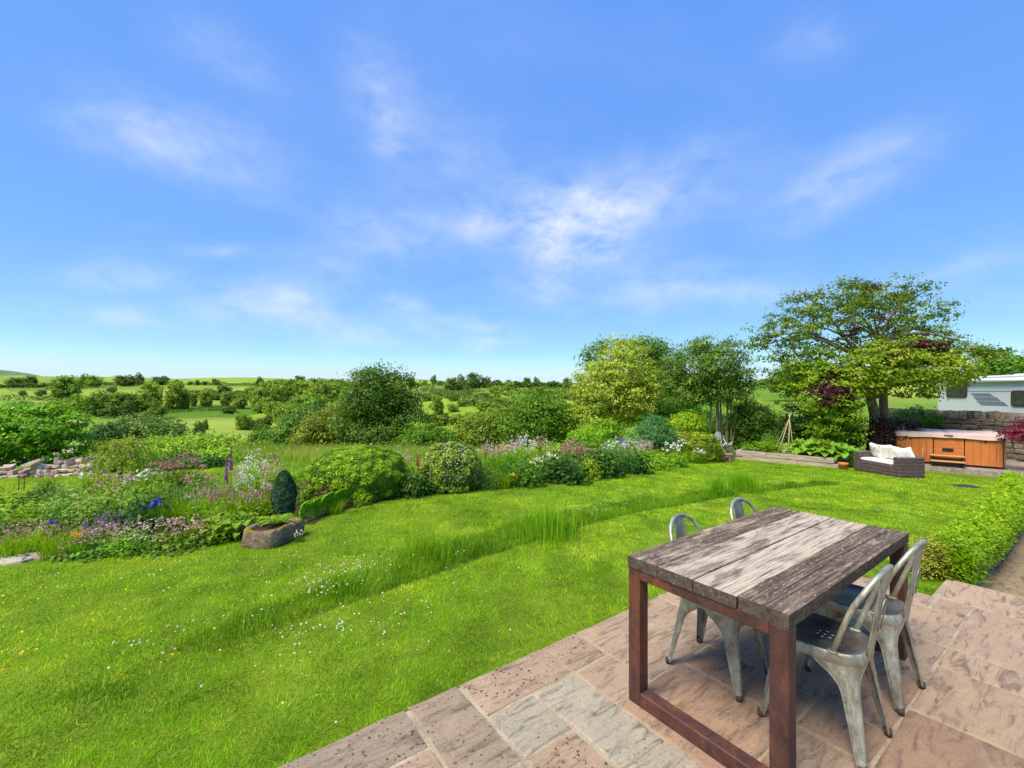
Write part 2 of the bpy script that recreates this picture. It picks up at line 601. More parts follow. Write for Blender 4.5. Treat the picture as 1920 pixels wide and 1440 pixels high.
def stone_mats():
    # sandstone paving: pink-brown riven flags with dark lichen spots and sooty drifts; object colour gives each slab its own stone
    m, g = mat('sandstone flag')
    v = local(g)
    base = g.n('ObjectInfo').outputs['Color']
    big = g.noise(v, 2.6, 5, .6, .4)
    st_ = g.noise(g.vm('MULTIPLY', v, (2.0, 9.0, 1.0)), 2.2, 6, .62, .9)          # riven drifts along the slab
    fine = g.noise(v, 60, 5, .7)
    grain = g.noise(v, 240, 3, .6)
    c = g.mix(1.0, base, g.mix(big, (.70, .70, .72), (1.28, 1.24, 1.18)), 'MULTIPLY')
    c = g.mix(1.0, c, g.mix(fine, (.78, .78, .78), (1.2, 1.2, 1.2)), 'MULTIPLY')
    drift = g.rng(st_, .50, .66)
    c = g.mix(g.m('MULTIPLY', drift, g.rng(fine, .35, .7, .35, 1.0)), c, (.095, .070, .054))
    pale = g.rng(g.noise(v, 3.4, 5, .65, .6), .60, .74)
    c = g.mix(g.m('MULTIPLY', pale, .35), c, (.46, .40, .32))
    spot = g.n('TexVoronoi', {'Vector': g.vm('ADD', v, g.vm('SCALE', g.n('TexNoise', {'Vector': v, 'Scale': 40.0}).outputs[1], .02)), 'Scale': 34.0, 'Randomness': 1.0})
    alpha = g.n('ObjectInfo').outputs['Alpha']
    sm = g.m('MULTIPLY', g.rng(spot.outputs[0], .31, .20), g.rng(g.noise(v, 9.0, 4), .44, .54))
    sm = g.m('MULTIPLY', sm, alpha)
    c = g.mix(g.m('MULTIPLY', sm, .85), c, (.045, .037, .032))
    sp2 = g.n('TexVoronoi', {'Vector': v, 'Scale': 95.0}).outputs[0]
    sm2 = g.m('MULTIPLY', g.m('MULTIPLY', g.rng(sp2, .30, .16), g.rng(g.noise(v, 12.0, 3), .42, .55)), alpha)
    c = g.mix(g.m('MULTIPLY', sm2, .7), c, (.05, .042, .04))
    sc_ = g.noise(g.vm('MULTIPLY', v, (3.0, 14.0, 1.0)), 4.0, 7, .72, 1.6)        # dark riven scratches
    c = g.mix(g.m('MULTIPLY', g.rng(sc_, .60, .66), .6), c, (.045, .032, .028))
    h = g.m('ADD', g.m('ADD', g.m('MULTIPLY', st_, .8), g.m('MULTIPLY', fine, .22)), g.m('MULTIPLY', grain, .05))
    lay = g.noise(g.vm('MULTIPLY', v, (1.6, 5.0, 1.0)), 2.4, 3, .5, 1.2)             # split layers of the stone, in shallow steps
    h = g.m('ADD', h, g.m('MULTIPLY', g.m('SNAP', lay, .09), 1.1))
    M['flag'] = finish(m, g, c, .9, 0, h, .8, .022, .10)
    m, g = mat('sandy mortar')
    v = g.n('NewGeometry').outputs['Position']
    n = g.noise(v, 90, 5, .7)
    n2 = g.noise(v, 6, 4)
    c = g.ramp(g.m('ADD', g.m('MULTIPLY', n, .5), g.m('MULTIPLY', n2, .5)), [(.35, (.20, .155, .10)), (.6, (.42, .345, .235))])
    M['mortar'] = finish(m, g, c, .95, 0, n, .6, .006, .2)
    m, g = mat('yellow lichen stain')
    # dry stone
    def wallstone(name, stops, sc=14):
        m, g = mat(name)
        v = local(g)
        n = g.noise(v, sc, 6, .65)
        n2 = g.noise(v, 2.5, 3)
        r = g.n('ObjectInfo').outputs['Random']
        c = g.ramp(g.m('ADD', g.m('MULTIPLY', n, .6), g.m('MULTIPLY', n2, .4)), stops)
        c = g.n('HueSaturation', {'Color': c, 'Hue': g.rng(g.m('FRACT', g.m('MULTIPLY', r, 5.7)), 0, 1, .485, .515), 'Saturation': g.rng(g.m('FRACT', g.m('MULTIPLY', r, 11.3)), 0, 1, .6, 1.2), 'Value': g.rng(r, 0, 1, .55, 1.35)}).outputs[0]
        M[name] = finish(m, g, c, .9, 0, n, .8, .03, .2)
    wallstone('wall_stone', [(.3, (.085, .066, .048)), (.5, (.20, .160, .115)), (.7, (.34, .28, .20))])
    wallstone('pale_stone', [(.3, (.28, .20, .135)), (.5, (.54, .42, .31)), (.7, (.74, .64, .51))])
    m, g = mat('mossy trough stone')
    v = local(g)
    n = g.noise(v, 26, 7, .7)
    n2 = g.noise(v, 5, 4)
    up = g.n('SeparateXYZ', {0: g.n('NewGeometry').outputs['Normal']}).outputs[2]
    c = g.ramp(g.m('ADD', g.m('MULTIPLY', n, .6), g.m('MULTIPLY', n2, .4)), [(.3, (.060, .040, .024)), (.48, (.20, .145, .095)), (.66, (.42, .34, .26))])
    moss = g.m('MULTIPLY', g.rng(up, .4, .8), g.rng(g.noise(v, 6, 4), .47, .56))
    c = g.mix(moss, c, g.ramp(n, [(.3, (.10, .11, .008)), (.7, (.40, .29, .02))]))
    M['trough'] = finish(m, g, c, .95, 0, n, 1.0, .03, .2)
    m, g = mat('concrete base')
    v = g.n('NewGeometry').outputs['Position']
    n = g.noise(v, 9, 6, .65)
    M['concrete'] = finish(m, g, g.ramp(n, [(.3, (.15, .12, .095)), (.7, (.36, .31, .25))]), .9, 0, n, .5, .02, .2)


stone_mats()


def made_mats():
    # weathered table boards: object colour (r) = how bleached the board is
    m, g = mat('weathered plank')
    oc = g.n('TexCoord').outputs['Object']
    v = local(g, 60)
    oi = g.n('ObjectInfo')
    bl = g.n('SeparateColor', {0: oi.outputs['Color']}).outputs[0]
    grain = g.noise(g.vm('MULTIPLY', v, (1.0, 26, 26)), 3.2, 7, .68, .25)
    fib = g.noise(g.vm('MULTIPLY', v, (2.2, 110, 110)), 3.0, 5, .7, .1)
    blot = g.noise(g.vm('MULTIPLY', v, (1.7, 7.0, 5.0)), 1.9, 6, .66, .7)
    fleck = g.noise(g.vm('MULTIPLY', v, (9, 26, 26)), 3.0, 5, .75, .4)
    c = g.ramp(grain, [(.30, (.032, .023, .017)), (.5, (.108, .080, .060)), (.70, (.245, .192, .148))])
    bm = g.m('MULTIPLY', g.rng(g.m('ADD', blot, g.m('MULTIPLY', bl, .42)), .66, .84), g.rng(grain, .34, .54, .12, 1.0))
    c = g.mix(bm, c, g.ramp(fib, [(.25, (.22, .175, .125)), (.5, (.47, .395, .30)), (.75, (.66, .575, .46))]))
    fl = g.m('MULTIPLY', g.rng(fleck, .56, .64), .75)
    c = g.mix(fl, c, (.40, .34, .28))
    crk = g.rng(fib, .30, .22)
    c = g.mix(g.m('MULTIPLY', crk, .75), c, (.012, .009, .009))
    h = g.m('ADD', g.m('MULTIPLY', grain, .5), g.m('MULTIPLY', fib, .5))
    M['plank'] = finish(m, g, c, .92, 0, h, .75, .006, .06)
    m, g = mat('plank end grain')
    v = local(g, 60)
    n = g.noise(v, 30, 6, .65, .4)
    n2 = g.noise(g.vm('MULTIPLY', v, (6, 60, 60)), 2.0, 5, .6)
    M['plank_end'] = finish(m, g, g.ramp(g.m('ADD', g.m('MULTIPLY', n, .6), g.m('MULTIPLY', n2, .4)), [(.3, (.026, .020, .016)), (.52, (.085, .066, .050)), (.7, (.20, .165, .125))]), .9, 0, n, .8, .006, .15)
    # raw sleepers
    m, g = mat('grey sleeper wood')
    v = local(g, 60)
    grain = g.noise(g.vm('MULTIPLY', v, (1.0, 18, 18)), 3.0, 6, .65, .2)
    M['sleeper'] = finish(m, g, g.ramp(grain, [(.28, (.15, .115, .085)), (.5, (.36, .29, .225)), (.72, (.56, .48, .39))]), .9, 0, grain, .6, .01, .15)
    # rusted steel
    m, g = mat('rusted steel')
    v = local(g)
    n = g.noise(g.vm('MULTIPLY', v, (1, 1, .5)), 9, 6, .65, .3)
    n2 = g.noise(v, 90, 4, .6)
    c = g.ramp(g.m('ADD', g.m('MULTIPLY', n, .75), g.m('MULTIPLY', n2, .25)), [(.33, (.034, .015, .014)), (.5, (.082, .032, .025)), (.66, (.165, .052, .022))])
    c = g.mix(1.0, c, (1.05, 1.12, 1.10), 'MULTIPLY')
    M['rust'] = finish(m, g, c, .62, .15, n2, .35, .002, .4)
    # galvanised steel with patina
    m, g = mat('patinated galvanised steel')
    v = local(g)
    n = g.noise(g.vm('MULTIPLY', v, (1, 1, .45)), 20, 7, .72, .5)
    n2 = g.noise(v, 120, 5, .7)
    n3 = g.noise(v, 6, 4, .6)
    c = g.ramp(g.m('ADD', g.m('MULTIPLY', n, .7), g.m('MULTIPLY', n2, .3)), [(.30, (.13, .11, .085)), (.46, (.33, .325, .27)), (.60, (.52, .53, .475)), (.75, (.66, .66, .60))])
    rs = g.m('MULTIPLY', g.rng(n3, .55, .66), g.rng(n, .38, .55))
    c = g.mix(1.0, c, (1.0, .98, .92), 'MULTIPLY')
    c = g.mix(g.m('MULTIPLY', rs, .8), c, (.15, .085, .045))
    blk = g.m('MULTIPLY', g.rng(n2, .58, .66), g.rng(n3, .44, .56))
    c = g.mix(g.m('MULTIPLY', blk, .75), c, (.06, .05, .042))
    M['steel'] = finish(m, g, c, g.rng(n, .3, .7, .34, .62), .62, n2, .25, .002, .5)
    m, g = mat('worn seat steel')
    v = local(g)
    n = g.noise(v, 9, 6, .65, .4)
    n2 = g.noise(v, 70, 5, .7)
    c = g.ramp(g.m('ADD', g.m('MULTIPLY', n, .7), g.m('MULTIPLY', n2, .3)), [(.32, (.075, .068, .062)), (.52, (.155, .15, .145)), (.7, (.30, .29, .275))])
    ru = g.m('MULTIPLY', g.rng(g.noise(v, 7, 4), .56, .66), .85)
    c = g.mix(ru, c, (.17, .082, .03))
    M['seat_steel'] = finish(m, g, c, g.rng(n, .3, .7, .24, .42), .45, n2, .2, .002, .5)
    M['foot_rust'] = flat_mat('rusty chair foot', (.075, .045, .03), .8, .2)
    # rattan
    m, g = mat('brown rattan weave')
    v = g.n('TexCoord').outputs['Object']
    sv = g.n('SeparateXYZ', {0: v})
    xy = g.m('ADD', sv.outputs[0], sv.outputs[1])
    bv = g.n('CombineXYZ', {0: xy, 1: sv.outputs[2], 2: 0.0})
    br = g.n('TexBrick', {'Vector': bv, 'Color1': (.09, .060, .056, 1), 'Color2': (.20, .138, .128, 1), 'Mortar': (.014, .010, .010, 1), 'Scale': 1.0, 'Mortar Size': .004, 'Brick Width': .06, 'Row Height': .022, 'Bias': 0.0})
    br.offset = 0.5
    w = g.noise(v, 20, 4)
    band = g.rng(g.m('SINE', g.m('MULTIPLY', sv.outputs[2], 70.0)), -1, 1, .72, 1.2)
    c = g.mix(1.0, br.outputs[0], g.n('CombineXYZ', {0: band, 1: band, 2: band}).outputs[0], 'MULTIPLY')
    M['rattan'] = finish(m, g, g.mix(1.0, c, g.mix(w, (.7, .7, .7), (1.3, 1.3, 1.3)), 'MULTIPLY'), .6, 0, br.outputs[1], -.8, .01, .4)
    # floral cushion
    m, g = mat('floral cushion cloth')
    v = local(g)
    vo = g.n('TexVoronoi', {'Vector': g.vm('ADD', v, g.vm('SCALE', g.n('TexNoise', {'Vector': v, 'Scale': 12.0}).outputs[1], .09)), 'Scale': 11.0})
    n = g.noise(v, 24, 3)
    pat = g.m('MULTIPLY', g.rng(vo.outputs[0], .46, .34), g.rng(n, .42, .52))
    col = g.mix(g.rng(g.noise(v, 9, 2), .45, .55), (.30, .33, .22), (.42, .24, .22))
    M['floral'] = finish(m, g, g.mix(g.m('MULTIPLY', pat, .75), (.72, .69, .61), col), .9, 0, n, .1, .01, .1)
    M['white_cloth'] = flat_mat('white cushion cloth', (.74, .73, .70), .9, 0, .06)
    M['cover_cloth'] = flat_mat('faded pink vinyl cover', (.60, .44, .385), .55, 0, .10, 3.5)
    M['cover_edge'] = flat_mat('slate blue cover lining', (.075, .085, .13), .5)
    m, g = mat('orange cedar panel')
    v = g.n('TexCoord').outputs['Object']
    gr = g.noise(g.vm('MULTIPLY', v, (14, 14, 1.0)), 3.0, 5, .6)
    r = g.n('ObjectInfo').outputs['Random']
    c = g.ramp(gr, [(.3, (.42, .128, .028)), (.7, (.54, .185, .044))])
    c = g.n('HueSaturation', {'Color': c, 'Value': g.rng(r, 0, 1, .95, 1.05)}).outputs[0]
    M['cedar'] = finish(m, g, c, .5, 0, gr, .15, .003, .35)
    M['tread'] = flat_mat('tan step tread', (.44, .24, .085), .6)
    M['black'] = flat_mat('black plastic', (.016, .016, .018), .45)
    M['terracotta'] = flat_mat('terracotta', (.48, .16, .035), .8, 0, .15, 14)
    M['cane'] = flat_mat('bamboo cane', (.46, .37, .22), .6)
    M['caravan'] = flat_mat('off white caravan skin', (.56, .58, .59), .35, 0, .04, 2.0)
    M['caravan_grey'] = flat_mat('grey caravan stripe', (.16, .185, .215), .4, 0, .05)
    M['caravan_trim'] = flat_mat('dark window trim', (.045, .028, .026), .4)
    M['awning'] = flat_mat('white awning case', (.70, .69, .67), .4, 0, .05)
    m, g = mat('tinted caravan glass')
    n = g.noise(local(g), 3, 3)
    M['glass'] = finish(m, g, g.ramp(n, [(.3, (.030, .032, .022)), (.7, (.085, .085, .055))]), .08, 0, None, 0, 0, .6)
    M['brick_red'] = flat_mat('red brick', (.26, .10, .065), .9)
    M['white_paint'] = flat_mat('white painted slat', (.72, .74, .76), .6)
    M['blue_cloth'] = flat_mat('faded blue canvas', (.055, .085, .19), .8)
    M['dead_wood'] = bark_mat('dead wood', (.045, .026, .016), (.20, .12, .075))
    M['rust_rod'] = flat_mat('rusty thin rod', (.085, .040, .025), .8)
    M['rust_cup'] = flat_mat('rusty pink cup', (.34, .16, .13), .7)
    M['iron'] = flat_mat('cast iron', (.05, .05, .045), .7)


made_mats()
# ------------------------------------------------------------------ ground sheets
def lawn_edge_pts():
    """border edge of the lawn, read off along its length"""
    px = [(-160, 1085), (0, 1052), (80, 1048), (170, 1045), (240, 1038), (300, 1030), (380, 1022), (455, 1014), (520, 1004), (575, 985), (615, 968), (660, 955), (720, 940), (780, 931),
          (850, 924), (905, 917), (980, 910), (1050, 904), (1100, 898), (1150, 892), (1200, 882), (1250, 876), (1300, 867), (1345, 862), (1378, 860)]
    return [on_ground(a, b)[:2] for a, b in px]


EDGE = lawn_edge_pts()
# beds: everything behind this edge up to ~2.4 m deep is planted
def bed_strip(depth):
    out = []
    for i, (x, y) in enumerate(EDGE):
        a = EDGE[max(i - 1, 0)]
        b = EDGE[min(i + 1, len(EDGE) - 1)]
        tx, ty = b[0] - a[0], b[1] - a[1]
        L = math.hypot(tx, ty)
        dd = depth if not hasattr(depth, '__len__') else np.interp(i, np.linspace(0, len(EDGE) - 1, len(depth)), depth)
        out.append((x - ty / L * dd, y + tx / L * dd))
    return out


BED_BACK = bed_strip([2.7, 2.9, 3.0, 2.9, 2.6, 2.2, 2.0, 2.0, 2.2, 2.4, 2.2, 1.6])
BED = EDGE + BED_BACK[::-1]
PATIO_ST = [(-6.5, 0.02), (0.02, 0.02), (0.02, 1.33), (0.56, 1.33), (0.56, 5.0), (-6.5, 5.0)]
PATIO = [st(*q) for q in PATIO_ST]
PATH_ST = [(0.56, 1.47), (2.4, 1.48), (9.0, 1.22), (11.5, 1.6), (11.5, 5.0), (0.56, 5.0)]
HEDGE_ST = [(0.64, 1.10), (2.4, 1.10), (6.4, .98), (9.0, .75), (9.0, 1.20), (6.4, 1.43), (2.4, 1.49), (0.64, 1.47)]
HEDGE = [st(*q) for q in HEDGE_ST]


def sheet(name, material, xs, ys, dz=0.0, keep=None, tint=None):
    X, Y = np.meshgrid(xs, ys)
    Z = ground(X, Y) + dz
    nx, ny = len(xs), len(ys)
    V = np.stack([X.ravel(), Y.ravel(), Z.ravel()], 1)
    idx = np.arange(nx * ny).reshape(ny, nx)
    F = np.stack([idx[:-1, :-1], idx[:-1, 1:], idx[1:, 1:], idx[1:, :-1]], -1).reshape(-1, 4)
    if keep is not None:
        cx = V[F, 0].mean(1)
        cy = V[F, 1].mean(1)
        F = F[keep(cx, cy)]
    me = bpy.data.meshes.new(name)
    me.from_pydata(V.tolist(), [], F.tolist())
    me.polygons.foreach_set('use_smooth', np.ones(len(me.polygons), bool))
    if tint is not None:
        a = me.attributes.new('tint', 'FLOAT', 'POINT')
        a.data.foreach_set('value', tint(V[:, 0], V[:, 1]).astype(np.float32))
    me.materials.append(material)
    return link(name, me)


def build_ground():
    # one land sheet, finer towards the garden, out past the skyline; it dips under the lawn sheet and the patio
    ax = np.unique(np.concatenate([-np.geomspace(20, 2600, 90), np.linspace(-20, 20, 81), np.geomspace(20, 2600, 90)]))
    ay = np.unique(np.concatenate([-np.geomspace(12, 150, 10), np.linspace(-12, 30, 85), np.geomspace(30, 2350, 150)]))

    def crop(x, y):
        y = np.maximum(y, 1)
        px = 960 + FPX * x / y
        d = np.sqrt(x * x * .25 + y * y)
        zz = np.zeros_like(x)
        top = (d > 190) & (d < 330) & (px > 60) & (px < 470)
        zz[top] = np.clip((vnoise(x[top] / 60, y[top] / 45, 5) - .35) * 2.5, 0, 1) * .8 + .15
        zz += np.where((d > 85) & (d < 150) & (px < 560), .28, 0)
        rr = (px > 1500) & (d > 45)
        zz += np.where(rr, np.clip((d - 50) / 90, 0, .55), 0)
        zz += np.where((d > 200), .18, 0)
        return np.clip(zz, 0, 1)
    X, Y = np.meshgrid(ax, ay)
    o = sheet('ground', M['field'], ax, ay, -0.012, None, crop)
    me = o.data
    co = np.empty(len(me.vertices) * 3, np.float32)
    me.vertices.foreach_get('co', co)
    co = co.reshape(-1, 3)
    near = np.clip(1 - (np.hypot(co[:, 0] - 2, co[:, 1] - 6) - 13) / 4, 0, 1)
    co[:, 2] -= .45 * near
    me.vertices.foreach_set('co', co.ravel())
    tag(o, kind='structure')
    lx = np.arange(-17, 16.01, .22)
    ly = np.arange(-6, 17.6, .22)

    def keep(x, y):
        return (np.hypot(x - 2, y - 6) < 16.5) & ~in_poly(x, y, [st(.5, 1.42), st(9.0, 1.12), st(11.4, 1.8), st(11.4, 4.9), st(.5, 4.9)]) & ~in_poly(x, y, [st(-6.4, .2), st(-.15, .2), st(-.15, 1.5), st(.4, 1.5), st(.4, 4.9), st(-6.4, 4.9)])
    o = sheet('lawn', M['turf'], lx, ly, 0.0, keep)
    tag(o, kind='structure')
    # soil of the beds, 12 mm proud of the turf
    bx = np.arange(-17, 13, .16)
    by = np.arange(2, 19, .16)
    o = sheet('flower_bed', M['soil'], bx, by, 0.012, lambda x, y: in_poly(x, y, BED))
    tag(o, kind='structure')


build_ground()


def far_ridge():
    mb = MB()
    n = 60
    P, F = [], []
    for i in range(n + 1):
        a = R(-66 + 60 * i / n)
        top = 84 + 6 * math.sin(i * .4) + 2.5 * math.sin(i * 1.1 + 1)
        fade = max(0.0, min(1, (26 - i) / 12.0))
        for r, z in ((1150, -5), (1500, top * fade * .62 - 5), (1800, top * fade - 5), (2300, top * fade * .7 - 5)):
            P.append((math.sin(a) * r, math.cos(a) * r, z))
    for i in range(n):
        for k in range(3):
            F.append((i * 4 + k, (i + 1) * 4 + k, (i + 1) * 4 + k + 1, i * 4 + k + 1))
    mb.add(P, F, True)
    m, g = mat('moorland hill')
    p = g.n('NewGeometry').outputs['Position']
    nn = g.noise(p, .012, 6, .65)
    nb = g.noise(p, .05, 5, .7)
    c = g.ramp(g.m('ADD', g.m('MULTIPLY', nn, .6), g.m('MULTIPLY', nb, .4)), [(.4, (.05, .085, .035)), (.55, (.10, .16, .05)), (.7, (.16, .20, .07))])
    finish(m, g, c, .95)
    o = mb.obj('hill', m)
    tag(o, kind='structure')


far_ridge()

# ------------------------------------------------------------------ patio of individual flags
PINK, ROSE, GREY, TAN, RED = (.350, .256, .175), (.368, .270, .188), (.345, .308, .232), (.322, .250, .172), (.305, .204, .136)
SLABS = [  # i0, i1 (0.3 m steps back from the corner), j0, j1 (steps in from the lawn edge), stone, lichen spots
    (13, 15, 0, 1, (.255, .205, .145), 1), (15, 17, 0, 1, TAN, 1), (12, 13, 0, 2, TAN, .8), (10, 12, 0, 1, PINK, 1), (9, 10, 0, 1, ROSE, .9),
    (6, 9, 0, 2, ROSE, .15), (3, 6, 0, 2, PINK, .1), (0, 3, 0, 2, ROSE, .1), (11, 12, 1, 2, GREY, .7), (10, 11, 1, 3, GREY, .35), (9, 10, 1, 2, ROSE, .15),
    (13, 14, 1, 2, PINK, .7), (14, 17, 1, 3, TAN, .6), (13, 14, 2, 4, PINK, .7), (12, 13, 2, 4, TAN, .7), (11, 12, 2, 4, PINK, 1), (10, 11, 3, 4, GREY, .4), (8, 10, 2, 4, RED, .25),
    (7, 8, 2, 3, RED, .1), (7, 8, 3, 4, RED, .3), (5, 7, 2, 4, RED, .1), (3, 5, 2, 4, PINK, .1), (1, 3, 2, 4, PINK, .1), (0, 1, 2, 4.37, ROSE, .05),
    (14, 17, 3, 5, GREY, .4), (12, 14, 4, 6, PINK, .5), (10, 12, 4, 5, GREY, .3), (8, 10, 4, 5, PINK, .2), (7, 8, 4, 5, RED, .2), (5, 7, 4, 5, RED, .1), (3, 5, 4, 5, PINK, .1), (1, 3, 4, 5, PINK, .1),
    (0, 1, 4.37, 5, ROSE, .05), (14, 17, 5, 7, PINK, .4), (10, 12, 5, 7, PINK, .3), (8, 10, 5, 7, RED, .15), (6, 8, 5, 7, RED, .15), (4, 6, 5, 8, PINK, .1), (3, 4, 5, 8, ROSE, .1), (0, 3, 5, 8, ROSE, .05),
    (-1.8, 0, 4.37, 8, ROSE, .05), (12, 17, 7, 9, TAN, .3), (8, 12, 7, 9, PINK, .3), (6, 8, 7, 9, RED, .1), (3, 6, 8, 10, PINK, .1), (0, 3, 8, 11, ROSE, .1), (-1.8, 0, 8, 11, PINK, .1),
    (3, 6, 10, 12, PINK, .1), (6, 10, 9, 12, PINK, .1), (10, 17, 9, 12, PINK, .1)]


def slab_mesh(w, d, th=.05):
    """w along local x, d along local y, uneven hand-cut edge, recessed arris"""
    hw, hd = w / 2, d / 2
    ring = []
    nx, ny = max(3, int(w / .12)), max(3, int(d / .12))
    for k in range(nx): ring.append((-hw + w * k / nx, -hd))
    for k in range(ny): ring.append((hw, -hd + d * k / ny))
    for k in range(nx): ring.append((hw - w * k / nx, hd))
    for k in range(ny): ring.append((-hw, hd - d * k / ny))
    ring = [(x + random.uniform(-.005, .005), y + random.uniform(-.005, .005)) for x, y in ring]
    n = len(ring)

    def sc(q, inset):
        return (q[0] - math.copysign(min(abs(q[0]), inset) if abs(abs(q[0]) - hw) < .02 else 0, q[0]), q[1] - math.copysign(inset if abs(abs(q[1]) - hd) < .02 else 0, q[1]))
    P = [(x, y, -th) for x, y in ring] + [(x, y, -.009 + random.uniform(-.004, .003)) for x, y in ring]
    P += [(*sc(q, .007), -.0015 + random.uniform(-.001, .001)) for q in ring]
    P += [(*sc(q, .05), random.uniform(-.0015, .0015)) for q in ring]
    F = []
    for L in range(3):
        for k in range(n):
            j = (k + 1) % n
            F.append((L * n + k, L * n + j, (L + 1) * n + j, (L + 1) * n + k))
    F.append(tuple(3 * n + k for k in range(n)))
    me = bpy.data.meshes.new('paving_slab')
    me.from_pydata(P, [], F)
    me.materials.append(M['flag'])
    return me


def build_patio():
    mb = MB()
    mb.prism([(-6.48, -.045), (0.0, -.045), (0.0, -1.315), (.54, -1.315), (.54, -4.9), (-6.48, -4.9)], -.35, -.0062)
    base = mb.obj('patio', M['mortar'])
    base.location = (P0[0], P0[1], 0)
    base.rotation_euler = (0, 0, TH)
    tag(base, kind='structure')
    for (i0, i1, j0, j1, c, sp) in SLABS:
        s1, s0 = .02 - .3 * i0, .02 - .3 * i1
        t0, t1 = .02 + .305 * j0, .02 + .305 * j1
        gp = .013
        o = link('paving_slab', slab_mesh(s1 - s0 - gp, t1 - t0 - gp), None, base)
        o.location = ((s0 + s1) / 2, -(t0 + t1) / 2, random.uniform(-.0012, .003))
        o.rotation_euler = (random.uniform(-.002, .002), random.uniform(-.002, .002), random.uniform(-.004, .004))
        k = random.uniform(.92, 1.1)
        o.color = (c[0] * k, c[1] * k, c[2] * k, sp)
    # flagged path one step down beyond the end of the patio
    pz = -.21
    mb = MB()
    mb.prism([(.575, -1.40), (9.0, -1.08), (11.5, -1.7), (11.5, -4.9), (.575, -4.9)], -.9, -.012)
    path = mb.obj('path', M['mortar'])
    path.location = (P0[0], P0[1], pz)
    path.rotation_euler = (0, R(2.6), TH)
    tag(path, kind='structure')
    x = .59
    k = 0
    while x < 10.4:
        ln = (.9, .6, .75, .6, .9)[k % 5]
        y = -1.46 + (x - .57) * .035
        row = [(.6, .9, .75, .6, .45), (.9, .6, .6, .9, .3), (.45, .75, .6, .9, .6)][k % 3]
        for w in row:
            o = link('paving_slab', slab_mesh(ln - .012, w - .012), None, path)
            o.location = (x + ln / 2, y - w / 2, 0)
            q = random.uniform(.75, 1.0)
            o.color = (.29 * q, .225 * q, .135 * q, .5)
            y -= w
        x += ln
        k += 1


build_patio()
# ------------------------------------------------------------------ table
def build_table():
    S0, S1, T0, T1, HT, TK = -2.91, -1.225, .655, 1.432, .763, .056
    cs, ct = (S0 + S1) / 2, (T0 + T1) / 2
    x, y = st(cs, ct)
    t = thing('garden_table', 'weathered plank dining table on square rusted steel frames, standing on the flagged patio', 'table', (x, y, 0), TH)
    L, W = S1 - S0, T1 - T0
    fr = [0, .237, .480, .741, 1.0]
    bl = [.38, .72, .84, .26]
    for k in range(4):
        t0, t1 = fr[k] * W - W / 2, fr[k + 1] * W - W / 2
        w = t1 - t0 - .005
        mb = MB()
        nx = 28
        off = [random.uniform(-.0012, .0012) for _ in range(nx + 1)]

        def sec(i):
            u = -L / 2 + L * i / nx + (random.uniform(-.003, .003) if i in (0, nx) else 0)
            o1, o2 = off[i], off[-1 - i]
            q = .003
            z = HT + off[(i * 7) % (nx + 1)] * .6
            dz = (0, .0015, -.001, .001)[k]
            h = w / 2
            pr = [(-h + o1, HT - TK), (-h + o1, z - q + dz), (-h + q + o1, z + dz)]
            # a drying crack runs along the outer boards
            ck = {0: (.62, -.1, .22), 3: (.0, .42, -.18)}.get(k)
            f = i / nx
            if ck and (f > .45 if k == 0 else .15 < f):
                c = ck[2] * h + math.sin(f * 9) * .006 + f * .02
                d = .009 if (f < .97) else .004
                pr += [(c - .004, z + dz), (c, z + dz - d), (c + .003, z + dz)]
            else:
                pr += [(-.01, z + dz), (0, z + dz), (.01, z + dz)]
            pr += [(h - q + o2, z + dz), (h + o2, z - q + dz), (h + o2, HT - TK)]
            return [(u, -a, b) for a, b in pr]
        S = [sec(i) for i in range(nx + 1)]
        m = len(S[0])
        P = [p for s_ in S for p in s_]
        P = [(p[0], p[1] - (t0 + t1) / 2, p[2]) for p in P]
        F = [(i * m + j, i * m + j + 1, (i + 1) * m + j + 1, (i + 1) * m + j) for i in range(nx) for j in range(m - 1)]
        F += [(i * m + m - 1, i * m, (i + 1) * m, (i + 1) * m + m - 1) for i in range(nx)]
        F += [tuple(range(m)), tuple(nx * m + j for j in range(m - 1, -1, -1))]
        mb.add(P, F)
        me = mb.mesh('plank', M['plank'], M['plank_end'])
        me.polygons.foreach_set('material_index', [0 if f.normal.z > .35 or abs(f.normal.z) > .2 and f.center.z > HT - .02 else 1 for f in me.polygons])
        o = link('plank', me, None, t)
        o.color = (bl[k], 0, 0, 1)
    b = .072
    for e in (-1, 1):
        xx = e * (L / 2 - b / 2 - .002)
        fo = bpy.data.objects.new('end_frame', None)
        COL.objects.link(fo)
        fo.parent = t
        hw = W / 2 - .004
        ztop = HT - TK - .001
        for sy in (-1, 1):
            mb = MB()
            mb.box((xx, sy * (hw - b / 2), ztop / 2), (b, b, ztop), bev=.004)
            mb.obj('post', M['rust'], fo)
        mb = MB()
        mb.box((xx, 0, b / 2 + .001), (b - .002, 2 * hw - 2 * b, b), bev=.004)
        mb.obj('foot_rail', M['rust'], fo)
        mb = MB()
        mb.box((xx, 0, ztop - .025), (b - .002, 2 * hw - 2 * b, .05), bev=.003)
        mb.obj('top_rail', M['rust'], fo)


build_table()


# ------------------------------------------------------------------ pressed steel chairs
def seat_outline(a, hw=.178, hd=.183, p=3.2):
    c, s_ = math.cos(a), math.sin(a)
    r = (abs(c) ** p + abs(s_) ** p) ** (-1 / p)
    x, y = hw * r * c, hd * r * s_
    return x * (1.0 + .10 * y / hd), y


